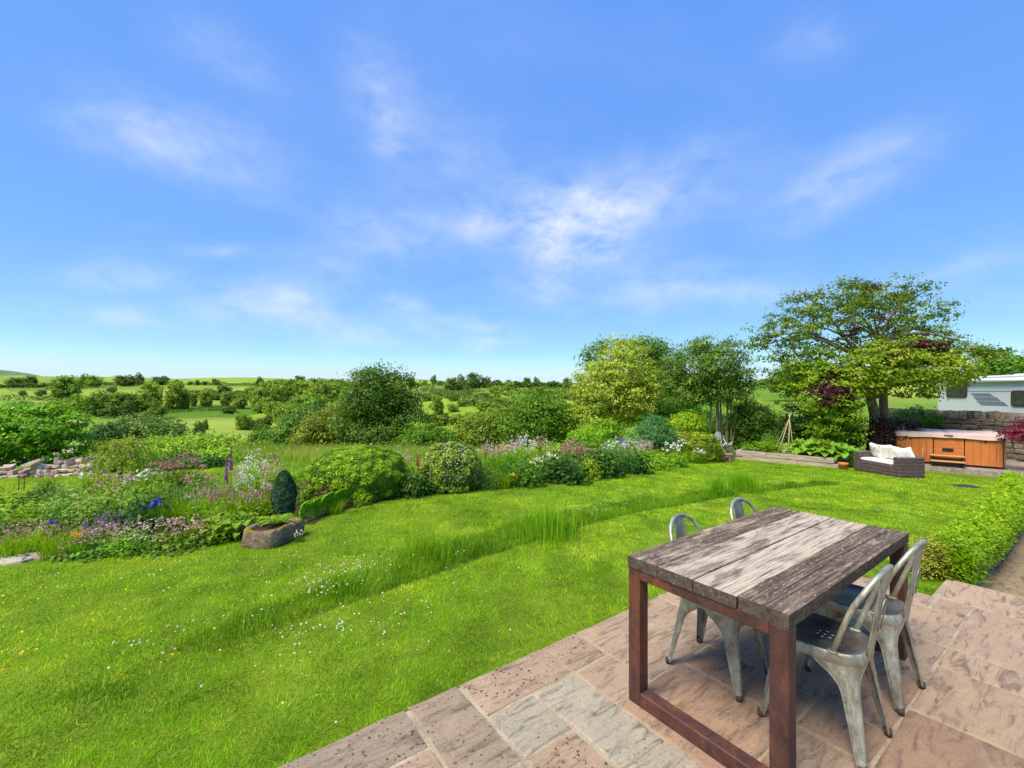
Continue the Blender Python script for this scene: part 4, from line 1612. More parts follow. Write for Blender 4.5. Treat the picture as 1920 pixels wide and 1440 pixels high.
def build_small():
    # cane wigwam
    cx, cy, cz = rb(RB[4] * .50, .62)
    t = thing('cane_wigwam', 'tall wigwam of tied bamboo canes standing in the raised bed', 'plant support', (cx, cy, cz - .05))
    top = Vector((.16, .10, 1.22))
    for k in range(6):
        a = k * math.pi / 3 + .4
        q = MB()
        b = Vector((.30 * math.cos(a) - .12, .30 * math.sin(a), 0))
        e = b + (top - b) * (1.08 + .04 * (k % 3))
        q.tube([b, (b + top) / 2 + Vector((.006, 0, 0)), e], [.010, .009, .007], 6)
        q.obj('cane', M['cane'], t)
    q = MB()
    q.tube([top + Vector((.02 * math.cos(a), .02 * math.sin(a), -.03 + .006 * math.sin(3 * a))) for a in np.linspace(0, 6.3, 14)], .006, 5)
    q.obj('twine', M['twig'], t)
    # terracotta pot
    x, y, z = on_ground(1581, 880)
    t = thing('terracotta_pot', 'small orange terracotta pot between the raised bed and the rattan sofa', 'plant pot', (x, y, z))
    q = MB()
    q.lathe([(.0, .0), (.085, 0), (.105, .13), (.107, .135), (.130, .137), (.134, .145), (.136, .19), (.132, .195), (.118, .195), (.112, .15), (0, .15)], n=24)
    q.obj('pot_body', M['terracotta'], t)
    q = MB()
    q.lathe([(.0, .168), (.113, .165)], n=16)
    q.obj('soil', M['soil'], t)
    # white and blue folding chair behind the dome shrub
    x, y, z = on_ground(1352, 853)
    x += .10; y -= .25
    t = thing('folding_chair', 'folding garden chair with white slats and blue seat left of the raised bed', 'chair', (x, y + .3, z), R(35))
    for k, (xx, hh) in enumerate(((-.17, .44), (-.085, .50), (0.0, .47), (.085, .50), (.17, .44))):
        q = MB()
        q.box((xx, .10, .40 + hh / 2), (.075, .018, hh), bev=.008, rot=None)
        o = q.obj('back_slat', M['white_paint'], t)
        o.rotation_euler = (R(-8), 0, 0)
    q = MB()
    q.box((0, -.10, .36), (.42, .40, .045), bev=.015)
    q.obj('seat', M['blue_cloth'], t)
    for sx in (-1, 1):
        q = MB()
        q.tube([(sx * .22, -.28, 0), (sx * .22, .12, .62)], .013, 6)
        q.obj('leg', M['white_paint'], t)
        q = MB()
        q.tube([(sx * .235, .20, 0), (sx * .235, -.24, .50)], .013, 6)
        q.obj('leg', M['white_paint'], t)
    # heap of dead wood and a block
    x, y, z = on_ground(1347, 866)
    t = thing('log_heap', 'low heap of brown dead branches at the border end beside the raised bed', 'wood heap', (x, y + .2, z))
    for k in range(34):
        q = MB()
        a = random.uniform(-.5, .5)
        zz = random.uniform(.02, .30)
        c = Vector((random.gauss(0, .22), random.gauss(0, .14), zz * (1 - .3)))
        v = Vector((math.cos(a), math.sin(a), random.uniform(-.25, .25))) * random.uniform(.12, .28)
        q.tube([c - v, c + Vector((0, 0, .012)), c + v], random.uniform(.010, .028), 6)
        q.obj('branch', M['dead_wood'], t)
    q = MB()
    q.box((0, 0, .12), (.22, .18, .26), bev=.02)
    o = q.obj('stone_block', M['concrete'])
    o.location = (x + .50, y + .28, z - .02)
    o.rotation_euler = (0, 0, .5)
    tag(o, 'grey stone block standing just left of the raised bed', 'stone')
    # stone trough
    xa, ya, za = on_ground(470, 1036)
    xb, yb, zb = on_ground(566, 1003)
    # long side from the near left to the right
    px, py = -2.77, 5.06
    pz = gz(px, py)
    t = thing('stone_trough', 'old mossy stone trough planter on the lawn edge in front of the dark column conifer', 'trough', (px, py, pz - .02), R(-12))
    t.scale = (.89, .89, .95)
    mb = MB()
    n = 40
    rs = random.Random(3)
    jit = [[Vector((rs.uniform(-1, 1), rs.uniform(-1, 1), rs.uniform(-1, 1))) for _ in range(n)] for _ in range(9)]

    def ring(hw, hd, z, j, am):
        out = []
        for i in range(n):
            a = 2 * math.pi * i / n
            c, s_ = math.cos(a), math.sin(a)
            r = (abs(c) ** 7 + abs(s_) ** 7) ** (-1 / 7)
            out.append((hw * r * c + jit[j][i].x * am, hd * r * s_ + jit[j][i].y * am, z + jit[j][i].z * am))
        return out
    rings = [ring(.235, .30, 0, 0, .010), ring(.252, .312, .05, 1, .018), ring(.255, .318, .13, 2, .018), ring(.25, .312, .20, 3, .014), ring(.236, .297, .236, 4, .012),
             ring(.205, .265, .242, 5, .012), ring(.175, .235, .222, 6, .010), ring(.168, .228, .165, 7, .006)]
    P = [p for r_ in rings for p in r_]
    # a dip in the near rim where the stone has worn
    P = [(x, y, z - (.030 * math.exp(-((x - .0) / .10) ** 2) if y < -.15 and z > .16 else 0)) for x, y, z in P]
    F = [tuple(range(n - 1, -1, -1))]
    for L in range(len(rings) - 1):
        for k in range(n):
            j = (k + 1) % n
            F.append((L * n + k, L * n + j, (L + 1) * n + j, (L + 1) * n + k))
    mb.add(P, F, True)
    mb.obj('trough_body', M['trough'], t)
    q = MB()
    q.grid(lambda u, v: (-.168 + .336 * u, -.225 + .45 * v, .185 + .015 * math.sin(u * 9) * math.sin(v * 7)), 10, 6)
    q.obj('soil', M['soil'], t)
    # rusty rods with cups
    for (pxx, pyb, pyt, cup, lab) in ((45, 921, 893, True, 'thin rusty garden stake with a pink cup on top beside the left lawn patch'),
                                       (35, 921, 888, False, 'thin bare rusty garden stake just left of the cup topped one')):
        x, y, z = on_ground(pxx, pyb)
        h = (pyb - pyt) / FPX * y
        t = thing('garden_stake', lab, 'stake', (x, y, z))
        q = MB()
        q.tube([(0, 0, 0), (.004, 0, h * .5), (0, 0, h)], .007, 6)
        q.obj('rod', M['rust_rod'], t)
        if cup:
            q = MB()
            q.lathe([(.008, h - .05), (.03, h - .02), (.045, h + .03), (.04, h + .03), (.02, h - .01), (.0, h - .015)], n=12)
            q.obj('cup', M['rust_cup'], t)
    # thin wire hoop stake
    # border edging stones at the near left corner
    for k, (pxx, pyb, w, dpt, h, rz) in enumerate(((8, 1058, .34, .2, .07, 18), (38, 1052, .30, .16, .06, 30), (62, 1050, .24, .14, .06, 8), (88, 1050, .14, .12, .05, 12), (118, 1048, .13, .10, .05, -6), (150, 1046, .30, .10, .035, -3), (343, 1029, .10, .08, .04, 0))):
        x, y, z = on_ground(pxx, pyb)
        o = link('edging_stone', stone_mesh('edging_stone', 80 + k, M['pale_stone'], .3))
        o.location = (x, y + .05, z + h * .3)
        o.scale = (w, dpt, h)
        o.rotation_euler = (R(random.uniform(-8, 8)), R(random.uniform(-8, 8)), R(rz))
        lab = ('flat pale edging stone furthest left at the border edge', 'long pale edging stone second from the left at the border edge', 'pale edging stone third from the left at the border edge', 'small pale edging stone beside the long flat ones at the border edge',
               'small rounded edging stone left of the thin flat slab', 'thin flat slab of edging stone below the yellow lily', 'lone small pink stone on the lawn edge between the border and the trough')[k]
        tag(o, lab, 'stone', 'edging stones of the border')
    # drain cover
    x, y, z = on_ground(1810, 913)
    q = MB()
    q.box((0, 0, .0), (.42, .30, .02), bev=.004)
    for k in range(5):
        q.box((0, -.10 + k * .05, .012), (.36, .016, .008))
    o = q.obj('drain_cover', M['iron'])
    o.location = (x, y, z + .02)
    o.rotation_euler = (0, 0, .2)
    tag(o, 'dark iron drain cover set flat in the lawn near the clipped hedge', 'drain cover')
    # house chimney beyond the caravan
    c = at(1921, 700, 62)
    t = thing('stone_house', 'brown brick house with a chimney half hidden beyond the caravan', 'house', (c[0] + 3, c[1], gz(c[0], c[1])), .4)
    q = MB()
    q.box((0, 0, 1.5), (8, 5, 3.2))
    q.obj('wall', M['brick_red'], t)
    q = MB()
    q.add([(-4.2, -2.7, 3.1), (4.2, -2.7, 3.1), (4.2, 2.7, 3.1), (-4.2, 2.7, 3.1), (-4.2, 0, 4.6), (4.2, 0, 4.6)], [(0, 1, 5, 4), (2, 3, 4, 5), (0, 4, 3), (1, 2, 5), (3, 2, 1, 0)])
    rf = q.obj('roof', M['caravan_grey'], t)
    q = MB()
    q.box((-3.6, 0, 4.7), (.8, .6, 1.6))
    q.obj('chimney', M['brick_red'], rf)


build_small()
# ------------------------------------------------------------------ grass
def blades(x, y, z, h, w, tint, lean=.5, seg=1, cohere=None):
    n = len(x)
    a = rng.uniform(0, 2 * np.pi, n)
    base = np.stack([x, y, z], 1)
    side = np.stack([np.cos(a), np.sin(a), np.zeros(n)], 1) * (w / 2)[:, None]
    la = rng.uniform(0, 2 * np.pi, n) if cohere is None else cohere + rng.normal(0, .8, n)
    ln = np.abs(rng.normal(0, lean, n)) * h
    off = np.stack([np.cos(la) * ln, np.sin(la) * ln, np.zeros(n)], 1)
    up = np.zeros((n, 3)); up[:, 2] = h
    if seg == 1:
        V = np.stack([base - side, base + side, base + off + up], 1)
        return V.reshape(-1, 3), np.repeat(tint, 3)
    m = base + off * .35 + up * .62
    tip = base + off * 1.1 + up * (1 - .10 * lean)
    V = np.stack([base - side, base + side, m - side * .75, base + side, m + side * .75, m - side * .75, m - side * .75, m + side * .75, tip], 1)
    return V.reshape(-1, 3), np.repeat(tint, 9)


BAND_PX = [(300, 1225), (345, 1232), (420, 1222), (480, 1195), (600, 1154), (690, 1124), (760, 1098), (870, 1060), (960, 1030), (1100, 986), (1200, 962), (1300, 945), (1400, 926), (1480, 917), (1575, 909),
           (1560, 904), (1450, 911), (1340, 921), (1200, 940), (1060, 960), (900, 1002), (760, 1044), (620, 1096), (500, 1142), (400, 1184), (330, 1208)]
BAND = [on_ground(*p)[:2] for p in BAND_PX]
LEFT_HOLE = [on_ground(*p)[:2] for p in ((-60, 905), (200, 893), (205, 905), (150, 915), (90, 935), (40, 965), (-60, 990))]
PAT_G = [st(s_, t_) for s_, t_ in ((-6.5, .025), (.025, .025), (.025, 1.33), (.57, 1.33), (.57, 5), (-6.5, 5))]
PATH_G = [st(*q) for q in PATH_ST]
RBP = [rb(0, 0)[:2], rb(RB[4], 0)[:2], rb(RB[4], 1.3)[:2], rb(0, 1.3)[:2]]
PADP = [tuple(TUB0 + TF * a + TG * b) for a, b in ((-.35, -.62), (5.2, -.62), (5.2, 2.6), (-.35, 2.6))]


def lawn_mask(x, y):
    k = ~in_poly(x, y, PAT_G) & ~in_poly(x, y, BED) & ~in_poly(x, y, PATH_G) & ~in_poly(x, y, HEDGE) & ~in_poly(x, y, RBP) & ~in_poly(x, y, PADP)
    return k & (np.hypot(x - 2, y - 6) < 16.4)


def tint_field(x, y):
    return .48 * vnoise(x / .75, y / .75, 11) + .40 * vnoise(x / .22, y / .22, 12) + .12 * vnoise(x / 2.8, y / 2.8, 13)


def scatter(n, r0, r1, az0=-64, az1=60, pw=1.0):
    a = R(1) * rng.uniform(az0, az1, n)
    r = np.sqrt(rng.uniform(r0 ** 2, r1 ** 2, n)) if pw == 2 else rng.uniform(r0, r1, n)
    return np.sin(a) * r, np.cos(a) * r, r


def build_lawn():
    VV, TT = [], []
    for n in (470000, 470000):                 # thins out steadily with distance while the blades drawn get broader
        r = (1.7 ** .4 + (17 ** .4 - 1.7 ** .4) * rng.random(n)) ** 2.5
        a = np.radians(rng.uniform(-64, 60, n))
        x, y = np.sin(a) * r, np.cos(a) * r
        k = lawn_mask(x, y) & ~in_poly(x, y, BAND)
        x, y, r = x[k], y[k], r[k]
        tf = tint_field(x, y)
        tus = np.clip((vnoise(x / .16, y / .16, 21) - .62) * 3.2, 0, 1) * np.clip((vnoise(x / 1.1, y / 1.1, 22) - .3) * 2, 0, 1)
        h = rng.uniform(.011, .026, len(x)) * (.8 + .5 * vnoise(x / .35, y / .35, 23)) * (1 + .7 * tus)
        w = rng.uniform(.0028, .0050, len(x)) * (1 + np.maximum(r - 2.5, 0) * .30)
        t = np.clip(.47 + 1.15 * (tf - .5) + rng.normal(0, .20, len(x)) - .26 * tus, 0, 1)
        dry = rng.random(len(x)) < .02 + .10 * np.clip((vnoise(x / .5, y / .5, 27) - .6) * 3, 0, 1)
        t[dry] = 1.0
        co = vnoise(x / .22, y / .22, 24) * 12
        V, T = blades(x, y, ground(x, y) - .003, h, w, t, .75, 1, co)
        VV.append(V); TT.append(T)
    o = link('lawn_grass', fast_mesh('lawn_grass', np.concatenate(VV), 3, np.concatenate(TT)), M['lawn_leaf'])
    tag(o, kind='stuff')
    # unmown band
    xs = np.array(BAND)
    n = 330000
    x = rng.uniform(xs[:, 0].min(), xs[:, 0].max(), n)
    y = rng.uniform(xs[:, 1].min(), xs[:, 1].max(), n)
    k = in_poly(x, y, BAND) & lawn_mask(x, y)
    keepn = rng.random(n) < np.clip(1.2 - np.hypot(x, y) / 16, .35, 1)
    x, y = x[k & keepn], y[k & keepn]
    r = np.hypot(x, y)
    dd = np.min(np.stack([np.hypot(x - q[0], y - q[1]) for q in BAND]), 0)
    hh = (.04 + .09 * vnoise(x / .35, y / .35, 31)) * rng.uniform(.55, 1.25, len(x)) * np.clip(.72 + dd / .3, .6, 1)
    t = np.clip(.2 + .55 * vnoise(x / .5, y / .5, 32) + rng.normal(0, .18, len(x)), 0, 1)
    V, T = blades(x, y, ground(x, y) - .005, hh, rng.uniform(.0035, .006, len(x)) * (1 + np.maximum(r - 4, 0) * .12), t, .55, 2, vnoise(x / .3, y / .3, 33) * 10)
    o = link('long_grass_band', fast_mesh('long_grass_band', V, 3, T), M['long_leaf'])
    tag(o, kind='stuff')


build_lawn()


def tuft_mesh(n, rad, h, stalks, seed):
    r0 = np.random.default_rng(seed)
    a = r0.uniform(0, 6.28, n)
    r = np.abs(r0.normal(0, .5, n)) * rad
    x, y = np.cos(a) * r, np.sin(a) * r
    V, T = blades(x, y, np.zeros(n) - .01, h * r0.uniform(.35, 1, n), r0.uniform(.004, .007, n), np.clip(.55 + r0.normal(0, .22, n), 0, 1), .28, 2, np.arctan2(y, x))
    W = []
    a = r0.uniform(0, 6.28, stalks)
    r = np.abs(r0.normal(0, .6, stalks)) * rad
    x, y = np.cos(a) * r, np.sin(a) * r
    V2_, T2_ = blades(x, y, np.zeros(stalks), h * r0.uniform(.9, 1.7, stalks), np.full(stalks, .0045), np.clip(.75 + r0.normal(0, .2, stalks), 0, 1), .12, 2)
    return fast_mesh('blades', np.concatenate([V, V2_]), 3, np.concatenate([T, T2_]))


def build_tufts():
    for px, py, rad, h, n, stalks, lab in ((1030, 1008, .42, .40, 1100, 190, 'broad tall tuft of uncut grass in the middle of the lawn left of the chairs'),
                                           (797, 1048, .30, .34, 420, 60, 'thin tall wisp of uncut grass on the lawn in front of the flowering bush'),
                                           (1392, 922, .32, .44, 1300, 90, 'compact bright tuft of uncut grass on the far lawn behind the far chair'),
                                           (1345, 930, .16, .42, 420, 50, 'narrow sparse tuft of uncut grass just left of the compact bright tuft'),
                                           (640, 1112, .22, .20, 900, 20, 'low pale spiky tuft of grass at the near left part of the uncut band')):
        x, y, z = on_ground(px, py)
        t = thing('grass_tuft', lab, 'grass tuft', (x, y, z), 0, 'tall tufts left in the lawn')
        link('blades', tuft_mesh(n, rad, h, stalks, px), M['tuft_leaf'], t)


build_tufts()


def discs(P, r, k=6, up=None, cup=.3):
    """little flower faces, k-gons looking roughly up"""
    n = len(P)
    N = np.stack([rng.normal(0, .45, n), rng.normal(0, .45, n) - .25, np.ones(n)], 1) if up is None else up
    N = unit(N)
    A = unit(np.cross(N, np.array([.31, .95, .1])))
    B = np.cross(N, A)
    ang = np.linspace(0, 2 * np.pi, k, endpoint=False)
    V = P[:, None, :] + (A[:, None, :] * np.cos(ang)[None, :, None] + B[:, None, :] * np.sin(ang)[None, :, None]) * np.asarray(r).reshape(-1, 1, 1)
    return V.reshape(-1, 3)


def build_daisies():
    def field(name, n, cl, size, m, hgt):
        xs, ys = [], []
        for (px, py, rad, cnt) in cl:
            x0, y0, _ = on_ground(px, py)
            a = rng.uniform(0, 6.28, cnt); r = np.abs(rng.normal(0, rad, cnt))
            xs.append(x0 + np.cos(a) * r); ys.append(y0 + np.sin(a) * r)
        x, y, r = scatter(n, 2, 14)
        xs.append(x); ys.append(y)
        x, y = np.concatenate(xs), np.concatenate(ys)
        k = lawn_mask(x, y)
        x, y = x[k], y[k]
        z = ground(x, y) + hgt * rng.uniform(.8, 1.4, len(x)) + np.where(in_poly(x, y, BAND), .09, 0)
        V = discs(np.stack([x, y, z], 1), rng.uniform(.6, 1.2, len(x)) * size)
        o = link(name, fast_mesh(name, V, 6, rng.random(len(V) // 6).repeat(6)), m)
        tag(o, kind='stuff')
    field('daisies', 260, [(660, 1075, .35, 70), (625, 1100, .4, 60), (690, 1060, .5, 50), (600, 1140, .25, 30), (640, 1180, .45, 70), (560, 1195, .3, 30), (265, 1215, .18, 16), (1130, 965, .5, 40), (1200, 940, .6, 40),
                           (1080, 975, .3, 30), (760, 1160, .4, 25), (540, 1050, .6, 40), (300, 1080, .4, 16), (130, 1085, .5, 12), (1450, 905, .8, 40), (1300, 900, 1.0, 50), (850, 1080, .5, 25), (1700, 960, .6, 30)], .0056, M['white'], .036)
    field('clover_flowers', 0, [(600, 1135, .12, 14), (585, 1130, .12, 10), (310, 1218, .16, 14), (660, 1080, .2, 16)], .008, M['pale_pink'], .05)
    field('buttercups', 30, [(40, 1235, .3, 20), (130, 1170, .35, 18), (20, 1130, .3, 10), (260, 1195, .1, 3), (395, 1208, .1, 2), (320, 1235, .1, 4)], .0075, M['yellow'], .034)


build_daisies()


def build_meadow():
    n = 120000
    x = rng.uniform(-14, 9, n)
    y = rng.uniform(9, 27, n)
    k = ~in_poly(x, y, BED) & ~lawn_mask(x, y) | ((np.hypot(x - 2, y - 6) < 16.5) & ~in_poly(x, y, BED) & (y > 11.2))
    ex = np.array([p[0] for p in BED_BACK]); ey = np.array([p[1] for p in BED_BACK])
    o_ = np.argsort(ex)
    k &= (y > np.interp(x, ex[o_], ey[o_]) - .2) & (x > -8.0 - (y - 9) * .3) & (x < 7.6)
    x, y = x[k], y[k]
    h = rng.uniform(.18, .42, len(x)) * (.6 + .7 * vnoise(x / 1.5, y / 1.5, 41))
    t = np.clip(.15 + .7 * vnoise(x / 1.1, y / 1.1, 42) + rng.normal(0, .2, len(x)), 0, 1)
    V, T = blades(x, y, ground(x, y), h, rng.uniform(.008, .016, len(x)), t, .3, 1)
    o = link('meadow_grass', fast_mesh('meadow_grass', V, 3, T), M['meadow_leaf'])
    tag(o, kind='stuff')
    q = rng.random(len(x)) < .006
    P = np.stack([x[q], y[q], ground(x[q], y[q]) + h[q] * 1.05], 1)
    V = discs(P, rng.uniform(.015, .03, len(P)), 5)
    o = link('meadow_flowers', fast_mesh('meadow_flowers', V, 5, rng.random(len(P)).repeat(5)), M['pale_pink'])
    tag(o, kind='stuff')


build_meadow()


def leaves(P, N, L, W, tint, fold=.18, droop=None):
    """diamond leaves: centres P, facing N"""
    n = len(P)
    N = unit(N)
    A = unit(np.cross(N, rng.normal(0, 1, (n, 3))))
    if droop is not None:
        A = unit(A + np.array([0, 0, -1.0]) * droop)
        A = unit(A - N * (A * N).sum(1, keepdims=True) * .7)
    B = np.cross(N, A)
    L = np.broadcast_to(L, n)[:, None]; W = np.broadcast_to(W, n)[:, None]
    c = P - N * (W * fold)
    V = np.stack([P - A * L / 2, c + B * W / 2 + A * L * .05, P + A * L / 2, c - B * W / 2 + A * L * .05], 1)
    return V.reshape(-1, 3), np.repeat(tint, 4)


def build_hedge():
    n = 190000
    hx = np.array([p[0] for p in HEDGE_ST]); hy = np.array([p[1] for p in HEDGE_ST])
    s_ = rng.uniform(0, 9.0, n)
    s_ = .64 + 8.36 * rng.random(n) ** 1.3
    t_ = rng.uniform(.6, 1.75, n)
    k = in_poly(s_, t_, HEDGE_ST)
    s_, t_ = s_[k], t_[k]
    lo = np.interp(s_, [.64, 2.4, 6.4, 9], [1.10, 1.10, .98, .75])
    hi = np.interp(s_, [.64, 2.4, 6.4, 9], [1.47, 1.49, 1.43, 1.20])
    q = (t_ - lo) / (hi - lo)
    edge = np.minimum(q, 1 - q) * (hi - lo)
    edge = np.minimum(edge, np.maximum(s_ - .64, 0))
    prof = np.clip(edge / .16, 0, 1) ** .5
    X = P0[0] + U2[0] * s_ + V2[0] * t_
    Y = P0[1] + U2[1] * s_ + V2[1] * t_
    H = (.32 + .11 * vnoise(X / .28, Y / .28, 51) + .06 * vnoise(X / .1, Y / .1, 52)) * np.interp(s_, [.64, 1.2, 9], [.85, 1, 1.0])
    lump = .55 + .45 * prof
    z = H * lump * (1 - rng.random(len(X)) ** 2.2 * np.where(edge < .14, 1.0, .45))
    spr = rng.random(len(X)) < .06
    z = np.where(spr, H * lump * rng.uniform(1.0, 1.22, len(X)), z)
    G0 = ground(X, Y)
    dist = np.hypot(X, Y)
    size = np.interp(dist, [3, 11], [.026, .055]) * rng.uniform(.7, 1.3, len(X))
    out = np.where(q < .5, -1, 1)[:, None] * np.array([V2[0], V2[1], 0])[None, :]
    N = out * (1 - prof)[:, None] * .8 + np.array([0, 0, 1.0]) + rng.normal(0, .55, (len(X), 3))
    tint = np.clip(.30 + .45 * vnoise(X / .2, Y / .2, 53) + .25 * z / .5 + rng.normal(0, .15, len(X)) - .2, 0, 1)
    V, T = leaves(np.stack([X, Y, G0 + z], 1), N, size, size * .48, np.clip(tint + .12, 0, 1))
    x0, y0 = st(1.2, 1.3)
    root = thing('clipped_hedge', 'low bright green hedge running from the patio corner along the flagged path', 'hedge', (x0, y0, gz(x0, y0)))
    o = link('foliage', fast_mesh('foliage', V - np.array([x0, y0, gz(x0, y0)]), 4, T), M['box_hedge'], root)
    # woody insides
    mb = MB()
    for i in range(170):
        ss = .75 + 8.1 * random.random() ** 1.3
        l0 = np.interp(ss, [0, 2.4, 6.4, 9], [1.18, 1.18, 1.06, .83]); h0 = np.interp(ss, [0, 2.4, 6.4, 9], [1.39, 1.41, 1.35, 1.12])
        x, y = st(ss, random.uniform(l0, h0))
        g0 = gz(x, y) - gz(x0, y0)
        p = Vector((x - x0, y - y0, g0 - .01))
        mb.tube([p, p + Vector((random.uniform(-.05, .05), random.uniform(-.05, .05), .18)), p + Vector((random.uniform(-.1, .1), random.uniform(-.1, .1), .36))], [.008, .006, .003], 4)
    tag(mb.obj('stems', M['twig'], root), kind='stuff')
    # yellow edged shrub at the near end
    x, y = st(.66, 1.17)
    n = 2600
    P = np.clip(rng.normal(0, 1, (n, 3)), -1.5, 1.5) * np.array([.13, .11, .10]) + np.array([0, 0, .20])
    P[:, 2] = np.abs(P[:, 2])
    V, T = leaves(P, P - np.array([0, 0, .1]) + rng.normal(0, .1, (n, 3)) + np.array([0, 0, .1]), rng.uniform(.016, .03, n), rng.uniform(.010, .017, n), np.clip(rng.normal(.5, .28, n), 0, 1))
    t = thing('variegated_shrub', 'small yellow edged variegated shrub at the near end of the low hedge', 'shrub', (x, y, gz(x, y)))
    link('foliage', fast_mesh('foliage', V, 4, T), M['variegated'], t)
    mb = MB()
    for i in range(9):
        a = i * .7
        mb.tube([(0, 0, 0), (.06 * math.cos(a), .06 * math.sin(a), .14), (.13 * math.cos(a), .13 * math.sin(a), .28)], [.007, .005, .003], 4)
    tag(mb.obj('stems', M['twig'], t), kind='stuff')


build_hedge()
# ------------------------------------------------------------------ trees
def ball_dirs(n):
    return unit(rng.normal(0, 1, (n, 3)))


def crown_cloud(lobes, n_cl, per, cr, leaf, flat=.6, shell=.55, up=.55, asp=.6, floor=None, droop=None, rnd=.8, tmix=.5, rj=.10):
    """clumps of leaves spread through overlapping lobes (cx,cy,cz,rx,ry,rz[,weight]); returns leaf soup, tints and the clump centres"""
    L = np.array([l[:6] for l in lobes], float)
    w = (L[:, 3] * L[:, 4] * L[:, 5]) ** (2 / 3) * np.array([l[6] if len(l) > 6 else 1.0 for l in lobes])
    idx = rng.choice(len(L), n_cl, p=w / w.sum())
    d = ball_dirs(n_cl)
    r = shell + (1 - shell) * rng.random(n_cl) ** .6
    r *= 1 + rj * rng.normal(0, 1, n_cl)
    C = L[idx, :3] + d * r[:, None] * L[idx, 3:6]
    if floor is not None:
        k = C[:, 2] > floor
        C, d = C[k], d[k]
    n_cl = len(C)
    ct = rng.random(n_cl)
    off = rng.normal(0, 1, (n_cl, per, 3)) * cr * np.array([1, 1, flat]) * rng.uniform(.6, 1.25, (n_cl, 1, 1))
    P = (C[:, None, :] + off).reshape(-1, 3)
    N = (d[:, None, :] * .7 + np.array([0, 0, up]) + off / cr * .35).reshape(-1, 3) + rng.normal(0, rnd * .6, (n_cl * per, 3))
    n = len(P)
    tint = np.clip(tmix * np.repeat(ct, per) + (1 - tmix) * rng.random(n) + rng.normal(0, .05, n), 0, 1)
    s = leaf * rng.uniform(.65, 1.35, n)
    V, T = leaves(P, N, s, s * asp, tint, droop=droop)
    if floor is not None:
        pass
    return V, T, C


def limb_mesh(base, fork, C, r0, n_main=8, n_twig=40, sides=6, mat_=None, name='trunk', stems=None):
    mb = MB()
    base, fork = Vector(base), Vector(fork)
    stems = stems or [(base, fork, r0)]
    ends = []
    for b, f, r in stems:
        m = (b + f) / 2 + Vector((random.uniform(-.06, .06), random.uniform(-.06, .06), 0)) * (f - b).length
        pts = spline([b, m, f], 4)
        rr = [r * (1.25 - .25 * min(1, k / 2) - .35 * k / (len(pts) - 1)) for k in range(len(pts))]
        mb.tube(pts, rr, max(sides, 8))
        ends.append((f, r * .65))
    C = [Vector(c) for c in C]
    nodes = [(f, r, f) for f, r in ends]
    if C:
        pick = random.sample(C, min(n_main, len(C)))
        segs = []
        for c in pick:
            f, r = min(ends, key=lambda e: (e[0] - c).length)
            m = f.lerp(c, .45) + Vector((random.uniform(-.1, .1), random.uniform(-.1, .1), .14)) * (c - f).length
            pts = spline([f, m, c], 4)
            mb.tube(pts, [r * .62 * (1 - .8 * k / (len(pts) - 1)) for k in range(len(pts))], sides)
            segs += [(p, r * .62 * (1 - .8 * k / (len(pts) - 1))) for k, p in enumerate(pts)]
        for c in random.sample(C, min(n_twig, len(C))):
            p, r = min(segs, key=lambda e: (e[0] - c).length + (0.2 if e[1] < .01 else 0))
            m = p.lerp(c, .5) + Vector((random.uniform(-.08, .08), random.uniform(-.08, .08), .05)) * (c - p).length
            mb.tube([p, m, c], [max(.006, r * .5), max(.005, r * .3), .004], 4, cap=False)
    return mb.mesh(name, mat_ or M['bark'])


def px_lobe(base, px, py, rx, ry, Y, dz=.9, w=1.0):
    c = at(px, py, Y)
    return (c[0] - base[0], c[1] - base[1], c[2] - base[2], rx * Y / FPX, rx * Y / FPX * dz, ry * Y / FPX, w)


def px_tree(name, label, cat, bpx, Y, lobes, leafm, n_cl, per, cr, leaf, group=None, bark=None, r0=.12, fork_py=None, n_main=8, n_twig=40, zfix=None, floor=.05, stems=None, dz=.9, **kw):
    """lobes given as (px, py, rx, ry, dY)"""
    x = (bpx - 960) / FPX * Y
    z = gz(x, Y) if zfix is None else zfix
    base = (x, Y, z)
    t = thing(name, label, cat, base, 0, group)
    Ls = [px_lobe(base, l[0], l[1], l[2], l[3], Y + l[4], dz, l[5] if len(l) > 5 else 1.0) for l in lobes]
    V, T, C = crown_cloud(Ls, n_cl, per, cr, leaf, floor=floor, **kw)
    link('crown', fast_mesh('crown', V, 4, T), leafm, t)
    ctr = np.mean(C, 0)
    fz = (EYE - (fork_py - HY) / FPX * Y - z) if fork_py else max(.3, ctr[2] * .45)
    st_ = None
    if stems:
        st_ = []
        for (dx0, dx1, r) in stems:
            st_.append((Vector((dx0, random.uniform(-.12, .12), -.05)), Vector((dx1, random.uniform(-.25, .25), fz * random.uniform(.95, 1.15))), r))
    me = limb_mesh((0, 0, -.1), (ctr[0] * .25, ctr[1] * .25, fz), C.tolist(), r0, n_main, n_twig, 6, bark, stems=st_)
    link('trunk', me, None, t)
    return t, base


